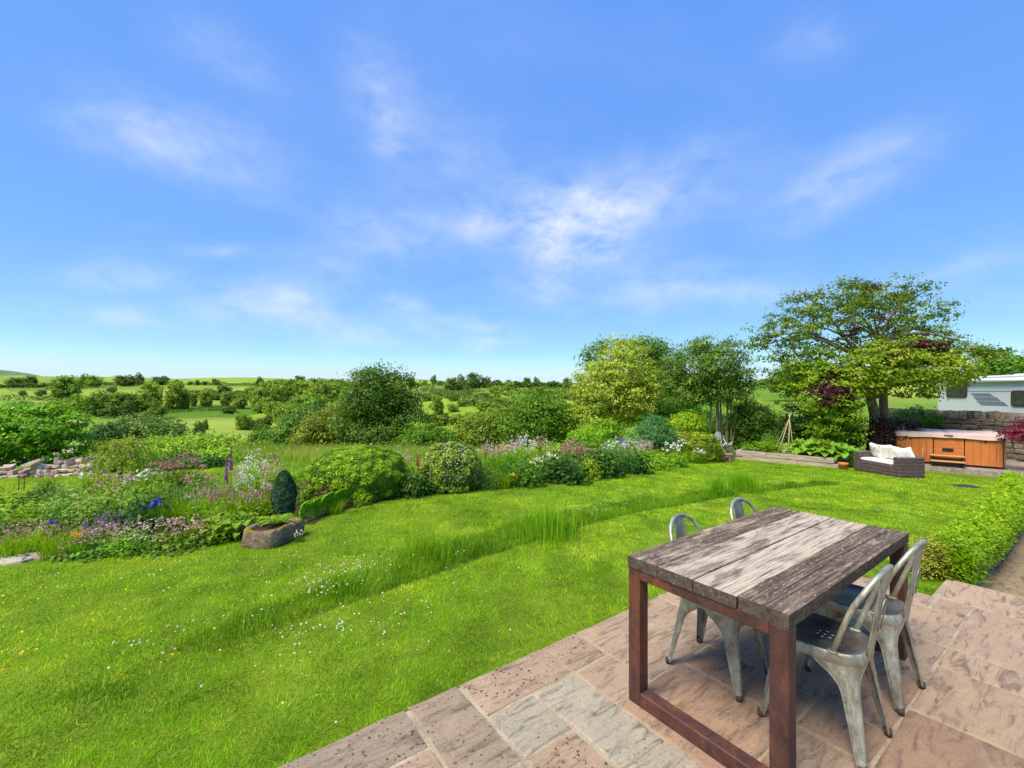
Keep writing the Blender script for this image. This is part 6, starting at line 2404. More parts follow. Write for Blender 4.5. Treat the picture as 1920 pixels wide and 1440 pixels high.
def far_country():
    global FP
    FP = far_protos()
    G1 = 'trees on the far hillside'
    L = [  # px, foot, width, height, kind, material, label
        (127, 748, 60, 40, 0, 'far_green', 'big round tree standing alone in the far field above the elder bush'),
        (158, 724, 22, 22, 2, 'far_green', 'left one of two skyline trees just right of the big round field tree'),
        (178, 726, 30, 20, 0, 'far_green', 'right one of two skyline trees just right of the big round field tree'),
        (236, 724, 36, 20, 1, 'far_dark', 'wide skyline tree with sky gaps under its crown at upper left'),
        (262, 722, 16, 22, 2, 'far_dark', 'narrow upright skyline tree beside the wide gappy one'),
        (300, 722, 34, 16, 1, 'far_dark', 'flat topped skyline tree above the grouped field trees'),
        (58, 722, 24, 16, 0, 'far_dark', 'dark round skyline tree above the far left fields'),
        (28, 724, 28, 16, 3, 'far_dark', 'dark skyline clump nearest the left edge'),
        (42, 742, 18, 10, 4, 'far_dark', 'small dark bush left of its pair in the far left field'),
        (77, 743, 18, 13, 3, 'far_dark', 'small dark round bush right of its pair in the far left field'),
        (210, 738, 16, 14, 3, 'far_dark', 'small pointed bush on the yellow field'),
        (165, 778, 60, 36, 0, 'far_green', 'leafy tree partly behind the elder bush top'),
        (205, 778, 70, 42, 1, 'far_green', 'wide tree forming the left of the dark field-edge wood'),
        (252, 776, 62, 40, 1, 'far_green', 'wide tree forming the right of the dark field-edge wood'),
        (230, 780, 60, 26, 4, 'far_dark', 'dark bush at the foot of the field-edge wood'),
        (288, 766, 48, 46, 0, 'far_green', 'left tree of the tall pair above the bright field'),
        (326, 768, 44, 48, 0, 'far_green', 'right tree of the tall pair above the bright field'),
        (296, 786, 36, 34, 2, 'far_green', 'round tree with a dark base in front of the bright field hedge'),
        (362, 762, 18, 24, 0, 'far_green', 'slim tree first left in the row above the bright field'),
        (388, 763, 30, 28, 0, 'far_green', 'round tree second in the row above the bright field'),
        (424, 762, 26, 26, 0, 'far_green', 'round tree third in the row above the bright field'),
        (452, 766, 28, 28, 2, 'far_green', 'pale open tree fourth in the row above the bright field'),
        (422, 738, 24, 16, 3, 'far_dark', 'dark bush on the slope above the row of field trees'),
        (388, 742, 34, 14, 4, 'far_green', 'pale low tree on the slope above the second field tree'),
        (478, 756, 26, 28, 0, 'far_green', 'tree right of the pale open tree in the field row'),
        (504, 752, 22, 30, 2, 'far_dark', 'brownish upright tree left of the wooded slope'),
        (526, 758, 44, 40, 0, 'far_green', 'round tree at the left of the wooded slope'),
        (560, 748, 50, 34, 0, 'far_green', 'high tree on the wooded slope below the skyline'),
        (596, 768, 66, 50, 1, 'far_green', 'broad tree at the centre of the wooded slope'),
        (640, 762, 50, 44, 0, 'far_green', 'tree on the wooded slope just left of the broad dark tree'),
        (600, 786, 46, 28, 3, 'far_green', 'rounded bush below the broad tree of the wooded slope'),
        (540, 812, 62, 50, 0, 'olive', 'dull brownish green tree at the right end of the bright field'),
        (458, 806, 30, 32, 3, 'far_green', 'dark pyramid shaped bush standing in the bright field'),
        (484, 806, 28, 22, 3, 'far_dark', 'low dark bush touching the pyramid bush in the bright field'),
        (500, 803, 20, 24, 3, 'far_dark', 'third and right bush of the group in the bright field'),
        (372, 818, 22, 26, 2, 'far_dark', 'dark leaning bush in the lower left of the bright field'),
        (384, 806, 14, 18, 2, 'far_dark', 'small top heavy bush beside the leaning one in the bright field'),
        (428, 774, 40, 14, 4, 'far_dark', 'low bush at the top hedge of the bright field'),
        (492, 774, 34, 20, 4, 'far_green', 'pair of rounded hedge bushes at the right top of the bright field'),
        (565, 724, 30, 18, 0, 'far_dark', 'skyline tree above the wooded slope'),
        (585, 726, 24, 16, 1, 'far_dark', 'skyline tree right of another above the wooded slope'),
        (530, 728, 34, 16, 0, 'far_dark', 'skyline tree at the left end of the wooded ridge'),
        (632, 732, 34, 20, 0, 'far_dark', 'skyline tree just left of the broad dark tree'),
        (488, 723, 14, 16, 2, 'far_dark', 'lone small skyline tree left of the wooded ridge'),
        (406, 722, 14, 12, 3, 'far_dark', 'wind bent skyline thorn above the field trees'),
        (370, 722, 9, 9, 0, 'far_dark', 'tiny skyline tree left of the wind bent thorn'),
        (384, 722, 7, 7, 3, 'far_dark', 'tiny skyline bush next to the wind bent thorn'),
        (356, 722, 8, 6, 3, 'far_dark', 'tiny skyline bush right of the flat topped tree'),
        (332, 721, 9, 9, 0, 'far_dark', 'tiny skyline tree just right of the flat topped tree'),
        (771, 722, 16, 14, 0, 'far_dark', 'skyline tree at the right shoulder of the broad dark tree'),
        (797, 722, 10, 9, 3, 'far_dark', 'small round skyline bush at the left of the steep hill'),
        (813, 721, 14, 17, 2, 'far_dark', 'umbrella shaped skyline tree on the steep hill'),
        (825, 722, 14, 8, 4, 'far_dark', 'low skyline bush right of the umbrella shaped tree'),
        (845, 734, 32, 24, 0, 'far_dark', 'left tree of the dark hilltop wood'),
        (866, 732, 26, 28, 2, 'far_dark', 'second tree of the dark hilltop wood'),
        (890, 728, 38, 27, 0, 'far_dark', 'largest round tree of the dark hilltop wood'),
        (912, 727, 22, 20, 1, 'far_dark', 'right tree of the dark hilltop wood'),
        (953, 726, 16, 13, 0, 'far_dark', 'lone skyline tree between the hilltop wood and the long ridge'),
        (990, 725, 22, 16, 0, 'far_dark', 'skyline tree on the ridge left of the square one'),
        (1006, 725, 16, 17, 2, 'far_dark', 'square headed skyline tree on the long ridge'),
        (1038, 726, 26, 12, 4, 'far_dark', 'low skyline clump near the golden tree'),
        (1064, 730, 22, 20, 0, 'far_dark', 'skyline tree touching the golden tree'),
        (822, 778, 30, 34, 0, 'far_green', 'tree standing in the steep bright field right of the broad dark tree'),
        (892, 758, 18, 22, 2, 'far_green', 'slim pale tree in the hedge of the steep field'),
        (906, 760, 14, 16, 2, 'far_green', 'thin tree beside the slim pale one'),
        (873, 738, 14, 15, 2, 'far_dark', 'small upright tree on the upper steep field'),
        (958, 740, 32, 22, 0, 'far_green', 'leafy tree in the middle of the far right hillside'),
        (925, 738, 26, 12, 4, 'far_green', 'low bush in the middle of the steep hillside'),
        (932, 752, 20, 18, 0, 'far_green', 'tree at the hedge corner of the steep hillside'),
        (985, 752, 40, 20, 1, 'far_green', 'broad tree at the foot of the far right hillside'),
        (1045, 754, 46, 24, 1, 'far_green', 'broad tree left of the golden tree on the hillside foot'),
        (835, 795, 22, 18, 3, 'far_dark', 'bush at the bottom of the steep bright field'),
        (858, 790, 30, 14, 4, 'far_green', 'low bush right of the bottom of the steep bright field'),
        (880, 786, 30, 14, 4, 'far_green', 'low bush line end under the steep bright field'),
        (1488, 745, 22, 18, 3, 'far_dark', 'dark bush on the right hand field beside the big tree'),
        (1456, 758, 12, 8, 4, 'far_dark', 'tiny bush alone on the right hand field'),
        (1432, 722, 26, 12, 1, 'far_green', 'left skyline tree above the right hand field'),
        (1452, 736, 18, 12, 3, 'far_dark', 'bush on the skyline edge of the right hand field'),
    ]
    for px, py, w, h, k, m, lab in L:
        far_tree(px, py, w, h, k, m, 'far_tree' if k in (0, 1, 2) else 'far_bush', lab, 'tree' if k in (0, 1, 2) else 'bush', G1)
    # unremarkable ones: nothing sets them apart
    extra = [(485, 770, 44, 40), (520, 768, 50, 44), (585, 792, 60, 50), (535, 800, 50, 40), (660, 790, 60, 60), (610, 770, 60, 54), (572, 752, 46, 36), (610, 742, 44, 30), (650, 748, 46, 34), (530, 744, 44, 30), (495, 742, 34, 24), (345, 766, 30, 30), (100, 768, 40, 16), (30, 764, 40, 12),
             (515, 790, 40, 34), (560, 785, 50, 40), (640, 800, 46, 44), (690, 770, 44, 44), (575, 770, 40, 30), (620, 752, 44, 30), (545, 740, 36, 24), (500, 772, 30, 26), (655, 742, 34, 24),
             (140, 772, 36, 24), (340, 750, 26, 22), (405, 750, 18, 12), (440, 746, 22, 14), (470, 742, 24, 18), (850, 772, 22, 16), (1010, 748, 36, 22), (975, 766, 40, 24),
             (940, 770, 34, 22), (1065, 762, 40, 26), (900, 748, 18, 12), (850, 752, 20, 12), (868, 762, 22, 13), (800, 752, 22, 16), (915, 770, 26, 16), (1000, 736, 22, 11), (1050, 738, 26, 12), (880, 741, 16, 9), (945, 731, 18, 9)]
    taken = {l[6].split(' ')[0] for l in L}
    used = set()
    for px, py, w, h in extra:
        near = sorted(L, key=lambda l: abs(l[0] - px) + 2 * abs(l[1] - l[3] / 2 - py + h / 2))
        for l in near:
            rel = 'left of' if px < l[0] - 4 else 'right of' if px > l[0] + 4 else 'beside'
            short = short_name(l[6])
            lab = ('leafy tree ' if h > 20 else 'small dark bush ') + rel + ' the ' + short
            if lab not in used and len(lab.split()) <= 16:
                break
        used.add(lab)
        far_tree(px, py, w, h, random.choice((0, 1)) if h > 20 else 3, 'far_green' if h > 15 else 'far_dark', 'far_tree' if h > 20 else 'far_bush', lab, 'tree' if h > 20 else 'bush', G1)
    hedge_line([(905, 727), (960, 727), (1020, 728), (1090, 729)], 'long dark row of bushes along the distant ridge left of the golden tree', 11, 2600)
    hedge_line([(780, 724), (830, 724), (880, 726), (920, 728)], 'dark undergrowth along the foot of the hilltop wood', 8, 1500)
    hedge_line([(480, 730), (560, 731), (680, 733)], 'dark tree belt along the ridge left of the broad dark tree', 13, 2200)
    hedge_line([(20, 723), (150, 724), (300, 722)], 'low hedge along the far left skyline', 4, 1200)
    hedge_line([(250, 779), (330, 773), (410, 770), (440, 772)], 'dark clipped hedge along the top of the bright field', 7, 1500)
    hedge_line([(0, 730), (120, 729), (200, 728)], 'thin hedge crossing the far left fields', 3, 900)
    hedge_line([(150, 731), (270, 728), (400, 730)], 'thin dark hedge between the yellow fields', 3, 900)
    hedge_line([(790, 735), (812, 740), (840, 748), (870, 756), (900, 766), (930, 772)], 'thick hedge slanting down the steep far hill', 13, 1600)
    hedge_line([(905, 744), (935, 752), (960, 762)], 'short hedge slanting beside the steep far hill tree', 9, 1800)
    hedge_line([(820, 742), (860, 737), (900, 735), (960, 733)], 'hedge across the upper part of the steep hill', 6, 900)
    hedge_line([(960, 738), (1010, 736), (1075, 735)], 'dark hedge below the ridge left of the golden tree', 9, 900)
    hedge_line([(480, 738), (560, 744), (650, 744)], 'hedge running across the wooded slope', 8, 900)
    hedge_line([(160, 788), (200, 786), (215, 785)], 'short low hedge in the field right of the elder', 3, 300)
    for k, (pts, hp, lab) in enumerate((
            ([(-60, 752), (60, 750), (130, 757), (190, 764)], 9, 'rough hedge in the far field behind the large elder bush'),
            ([(320, 745), (390, 748), (470, 750)], 9, 'hedge above the row of field trees'),
            ([(340, 737), (420, 739), (520, 741)], 8, 'upper hedge below the skyline left of the wooded slope'),
            ([(480, 752), (560, 758), (640, 766), (700, 772)], 16, 'thick tree lined hedge through the middle of the wooded slope'),
            ([(500, 776), (560, 782), (620, 790), (690, 796)], 20, 'thick bushy hedge at the foot of the wooded slope'),
            ([(480, 764), (540, 770), (600, 778), (680, 786)], 18, 'leafy belt across the lower wooded slope'),
            ([(560, 738), (620, 740), (690, 742)], 14, 'dark tree belt under the skyline of the wooded slope'),
            ([(850, 742), (880, 748), (910, 755), (945, 764), (975, 775)], 12, 'second slanting hedge on the steep hill, right of the thick one'),
            ([(930, 735), (960, 745), (1000, 756), (1040, 768)], 14, 'hedge slanting down the far right hillside'),
            ([(900, 772), (960, 770), (1020, 768), (1080, 768)], 18, 'wood edge along the foot of the far right hillside'),
            ([(960, 757), (1010, 756), (1080, 757)], 15, 'leafy belt above the foot of the far right hillside'),
            ([(970, 746), (1020, 745), (1080, 746)], 11, 'hedge across the middle of the far right hillside'),
            ([(800, 800), (840, 797), (890, 792), (930, 788)], 15, 'bushy hedge along the bottom of the steep bright field'),
            ([(140, 722), (200, 723), (280, 722), (340, 722)], 8, 'tree belt along the skyline above the yellow fields'),
            ([(350, 722), (420, 723), (500, 724)], 6, 'low dark belt along the skyline above the row of field trees'),
            ([(-40, 727), (60, 727), (120, 726)], 8, 'dark belt below the moorland hill at the far left'),
            ([(800, 728), (850, 731), (890, 735)], 6, 'thin hedge on the upper left of the steep hill'))):
        hedge_line(pts, lab, hp, 2600 if hp > 12 else 1700, 'far_green' if hp > 12 else 'far_dark')
    hedge_line([(1420, 728), (1480, 730), (1540, 728)], 'hedge along the top of the right hand field', 6, 600)
    # distant woods that read as one mass in the valley bottom
    n = 5200
    px = rng.uniform(330, 1120, n); Yw = rng.uniform(42, 74, n)
    x = (px - 960) / FPX * Yw
    hh = (1.2 + 2.6 * vnoise(x / 5, Yw / 5, 71))
    P = np.stack([x, Yw, ground(x, Yw) + hh * rng.random(n) ** .6], 1)
    V, T = leaves(P, rng.normal(0, .5, (n, 3)) + np.array([0, -.3, .8]), rng.uniform(.5, 1.0, n), rng.uniform(.35, .8, n), np.clip(vnoise(x / 3, Yw / 3, 72) * .6 + rng.random(n) * .4, 0, 1))
    k = (px > 560) | (Yw < 50)
    k = np.repeat(k, 4)
    o = link('valley_wood', fast_mesh('valley_wood', V[k], 4, T[k]), M['far_green'])
    tag(o, kind='stuff')


far_country()
# ------------------------------------------------------------------ the flower borders
def leafy(n, r, h, leaf, asp=.55, up=.6, lo=.0, dens=.6, droop=None, var=.5):
    d = ball_dirs(n)
    d[:, 2] = np.abs(d[:, 2])
    q = 1 - (1 - dens) * rng.random(n)
    q = np.where(rng.random(n) < .25, q * rng.uniform(.3, 1, n), q)
    lump = 1 + .25 * np.sin(d[:, 0] * 7 + 1) * np.cos(d[:, 1] * 6) + rng.normal(0, .10, n)
    P = d * (q * lump)[:, None] * np.array([r, r, h])
    P[:, 2] = np.maximum(P[:, 2], .01) + lo
    N = d * .5 + np.array([0, 0, up]) + rng.normal(0, .5, (n, 3))
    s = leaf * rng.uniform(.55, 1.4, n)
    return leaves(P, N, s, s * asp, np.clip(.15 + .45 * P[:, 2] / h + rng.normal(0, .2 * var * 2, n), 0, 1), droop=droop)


def straps(n, r, h, w, lean=.35):
    a = rng.uniform(0, 6.28, n)
    rr = np.sqrt(rng.random(n)) * r * .5
    x, y = np.cos(a) * rr, np.sin(a) * rr
    V, T = blades(x, y, np.zeros(n), h * rng.uniform(.5, 1.05, n), np.full(n, w) * rng.uniform(.7, 1.3, n), np.clip(rng.normal(.5, .22, n), 0, 1), lean, 2, a + rng.normal(0, .3, n))
    # triangles as degenerate-free quads are not needed: repeat last corner slightly moved
    V = V.reshape(-1, 3, 3)
    Q = np.concatenate([V, (V[:, 2:3] + V[:, 0:1]) / 2], 1)
    return Q.reshape(-1, 3), np.repeat(T.reshape(-1, 3)[:, 0], 4)


def cat_(*vt):
    return np.concatenate([a for a, _ in vt]), np.concatenate([b for _, b in vt])


def stalks(tops, w=.006, foot=.25):
    n = len(tops)
    b = tops * np.array([foot, foot, 0])
    s = np.stack([np.full(n, w / 2), np.full(n, w * .3), np.zeros(n)], 1)
    V = np.stack([b - s, b + s, tops + s * .6, tops - s * .6], 1)
    s2 = s[:, [1, 0, 2]] * np.array([-1, 1, 1])
    V2_ = np.stack([b - s2, b + s2, tops + s2 * .6, tops - s2 * .6], 1)
    return np.concatenate([V, V2_]).reshape(-1, 3), np.full(n * 8, .45)


def heads(tops, k, rad, size, flat=.6, sides=5):
    P = np.repeat(tops, k, 0) + rng.normal(0, 1, (len(tops) * k, 3)) * np.array([1, 1, flat]) * rad
    V = discs(P, rng.uniform(.6, 1.3, len(P)) * size, sides, rng.normal(0, .8, (len(P), 3)) + np.array([0, -.3, .7]))
    return V, np.clip(np.repeat(rng.random(len(tops)), k) * .5 + rng.random(len(P)) * .5, 0, 1).repeat(sides)


def spires(tops, L, k, r0, size):
    n = len(tops)
    f = np.tile(np.linspace(0, 1, k), n)
    P = np.repeat(tops, k, 0)
    a = rng.uniform(0, 6.28, n * k)
    rr = r0 * (1 - .75 * f)
    P = P + np.stack([np.cos(a) * rr, np.sin(a) * rr, (f - .5) * L], 1)
    N = np.stack([np.cos(a), np.sin(a), np.full(n * k, -.1)], 1)
    V = discs(P, size * (1.1 - .7 * f) * rng.uniform(.8, 1.2, n * k), 5, N)
    return V, np.clip(rng.random(n * k), 0, 1).repeat(5)


def ring_tops(n, r, h, jz=.15):
    a = rng.uniform(0, 6.28, n)
    q = np.sqrt(rng.random(n)) * r
    return np.stack([np.cos(a) * q, np.sin(a) * q, h * (1 - .25 * (q / r) ** 2) * rng.uniform(1 - jz, 1 + jz * .4, n)], 1)


def build_protos():
    D = {}

    def add(k, h, *parts):
        D.setdefault(k, []).append((h, parts))
    fm = lambda nm, vt, k: fast_mesh(nm, vt[0], k, vt[1])
    for v in range(2):
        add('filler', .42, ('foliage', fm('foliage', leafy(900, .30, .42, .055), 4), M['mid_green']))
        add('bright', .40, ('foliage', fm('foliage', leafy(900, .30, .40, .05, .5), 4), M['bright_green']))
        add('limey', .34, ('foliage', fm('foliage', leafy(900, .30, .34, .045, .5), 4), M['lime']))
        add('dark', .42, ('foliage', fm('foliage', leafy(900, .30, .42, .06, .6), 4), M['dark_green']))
        add('feathery', .45, ('foliage', fm('foliage', cat_(leafy(900, .28, .42, .06, .14), straps(160, .4, .5, .006, .4)), 4), M['ash']))
        tp = ring_tops(62, .28, .26, .35)
        add('saxifrage', .27, ('foliage', fm('foliage', cat_(leafy(620, .30, .12, .04, .7), stalks(tp, .003, .6)), 4), M['filler_green']), ('flowers', fm('flowers', heads(tp, 5, .018, .0075), 5), M['pale_pink'] if v else M['pink']))
        tp = ring_tops(26, .24, .34, .2)
        add('catmint', .36, ('foliage', fm('foliage', cat_(leafy(800, .30, .26, .035, .5), stalks(tp, .004)), 4), M['ash']), ('flowers', fm('flowers', spires(tp, .09, 14, .016, .012), 5), M['mauve']))
        tp = ring_tops(22, .25, .56, .25)
        add('bistort', .6, ('foliage', fm('foliage', cat_(leafy(750, .30, .36, .075, .4), straps(120, .5, .5, .012), stalks(tp, .004)), 4), M['bright_green']), ('flowers', fm('flowers', spires(tp, .075, 26, .014, .010), 5), M['pink'] if v else M['pale_pink']))
        tp = ring_tops(34, .27, .56, .22)
        add('astrantia', .6, ('foliage', fm('foliage', cat_(leafy(800, .30, .40, .065, .5), stalks(tp, .0035)), 4), M['filler_green']), ('flowers', fm('flowers', heads(tp, 7, .016, .012), 5), M['rose_pink'] if v else M['pink']))
        tp = ring_tops(18, .26, .95, .22)
        add('rocket', 1.0, ('foliage', fm('foliage', cat_(leafy(600, .28, .62, .075, .35), straps(70, .5, .7, .012, .2), stalks(tp, .006)), 4), M['bright_green']),
            ('flowers', fm('flowers', heads(tp, 17, .040, .0145, 1.2), 5), M['white'] if v else M['pale_pink']))
        tp = ring_tops(5, .12, .60, .12)
        add('iris', .62, ('foliage', fm('foliage', cat_(straps(150, .32, .52, .022, .22), stalks(tp, .007)), 4), M['bright_green']), ('flowers', fm('flowers', heads(tp, 9, .028, .034, .8), 5), M['blue'] if v == 0 else M['lilac']))
        add('strap', .45, ('foliage', fm('foliage', straps(260, .5, .45, .012, .5), 4), M['bright_green']))
        tp = ring_tops(16, .30, .58, .25)
        add('rose', .62, ('foliage', fm('foliage', cat_(leafy(900, .36, .55, .05, .6), stalks(tp, .006, .4)), 4), M['rose_green']), ('flowers', fm('flowers', heads(tp[:5], 6, .014, .016), 5), M['white'] if v else M['pale_pink']))
        tp = ring_tops(26, .26, .56, .2)
        add('daisy', .6, ('foliage', fm('foliage', cat_(leafy(750, .28, .42, .05, .3), stalks(tp, .004)), 4), M['mid_green']), ('flowers', fm('flowers', heads(tp, 3, .012, .026, .3), 5), M['white']))
        tp = ring_tops(12, .2, .42, .2)
        add('yellow', .45, ('foliage', fm('foliage', cat_(leafy(650, .26, .34, .05, .5), stalks(tp, .004)), 4), M['bright_green']), ('flowers', fm('flowers', heads(tp, 6, .022, .024), 5), M['yellow'] if v == 0 else M['cream']))
    tp = np.array([[0, 0, 1.0], [.10, .05, .72]])
    add('foxglove', 1.25, ('foliage', fm('foliage', cat_(leafy(350, .24, .35, .10, .45), stalks(np.array([[0, 0, 1.28], [.10, .05, .9]]), .012, .3)), 4), M['filler_green']), ('flowers', fm('flowers', spires(tp, .50, 70, .042, .034), 5), M['purple']))
    tp = np.array([[0, 0, .78], [.07, .03, .62]])
    add('lupin', .95, ('foliage', fm('foliage', cat_(leafy(350, .22, .42, .08, .4), stalks(np.array([[0, 0, .95], [.07, .03, .7]]), .010, .3)), 4), M['mid_green']), ('flowers', fm('flowers', spires(tp, .34, 55, .036, .022), 5), M['red']))
    tp = np.array([[0, 0, .62], [.05, .04, .55]])
    add('cream_spire', .9, ('foliage', fm('foliage', leafy(300, .2, .3, .07, .4), 4), M['bright_green']), ('flowers', fm('flowers', spires(tp, .60, 80, .045, .026), 5), M['cream']))
    tp = np.array([[-.05, 0, .34], [.05, .04, .37], [.0, -.06, .31]])
    add('lily', .38, ('foliage', fm('foliage', cat_(straps(60, .25, .3, .02, .4), stalks(tp, .006)), 4), M['bright_green']), ('flowers', fm('flowers', heads(tp, 10, .022, .034), 5), M['yellow']))
    tp = ring_tops(46, .24, .50, .35)
    add('pink_shrub', .56, ('foliage', fm('foliage', leafy(600, .28, .42, .045, .5), 4), M['mid_green']), ('flowers', fm('flowers', heads(tp, 8, .03, .016), 5), M['rose_pink']))
    return D


M['rose_green'] = leaf_mat('pale rose leaves', [(0, (.055, .13, .022)), (.5, (.12, .23, .04)), (1, (.27, .36, .13))], .4)
M['filler_green'] = leaf_mat('border leaves', [(0, (.032, .085, .008)), (.5, (.075, .165, .012)), (1, (.16, .27, .022))], .35)
PLANTS = build_protos()
CNAME = {'filler': 'leafy_clump', 'bright': 'leafy_clump', 'limey': 'leafy_clump', 'dark': 'leafy_clump', 'feathery': 'feathery_plant', 'strap': 'strap_leaved_plant', 'yellow': 'yellow_flower', 'daisy': 'white_daisy', 'rose': 'rose_bush', 'rocket': 'tall_border_flower'}
USED = []


def plant(kind, px, py, hpx, label, group=None, var=None, wide=1.0):
    x, y, z = on_ground(px, py)
    return plant_at(kind, x, y, z, hpx / FPX * y, label, group, var, wide)


def plant_at(kind, x, y, z, H, label, group=None, var=None, wide=1.0):
    opts = PLANTS[kind]
    h, parts = opts[(var if var is not None else random.randrange(len(opts))) % len(opts)]
    nm = CNAME.get(kind, kind)
    t = thing(nm, label, 'shrub' if kind in ('rose', 'pink_shrub') else ('plant' if kind in ('filler', 'bright', 'limey', 'dark', 'feathery', 'strap') else 'flower'), (x, y, z), random.uniform(0, 6.28), group)
    k = H / h
    t.scale = (k * wide, k * wide, k)
    for pn, me, m in parts:
        o = link(pn, me, m, t)
        if pn == 'flowers': o['kind'] = 'stuff'
    USED.append((x, y))
    return t


NAMED = []


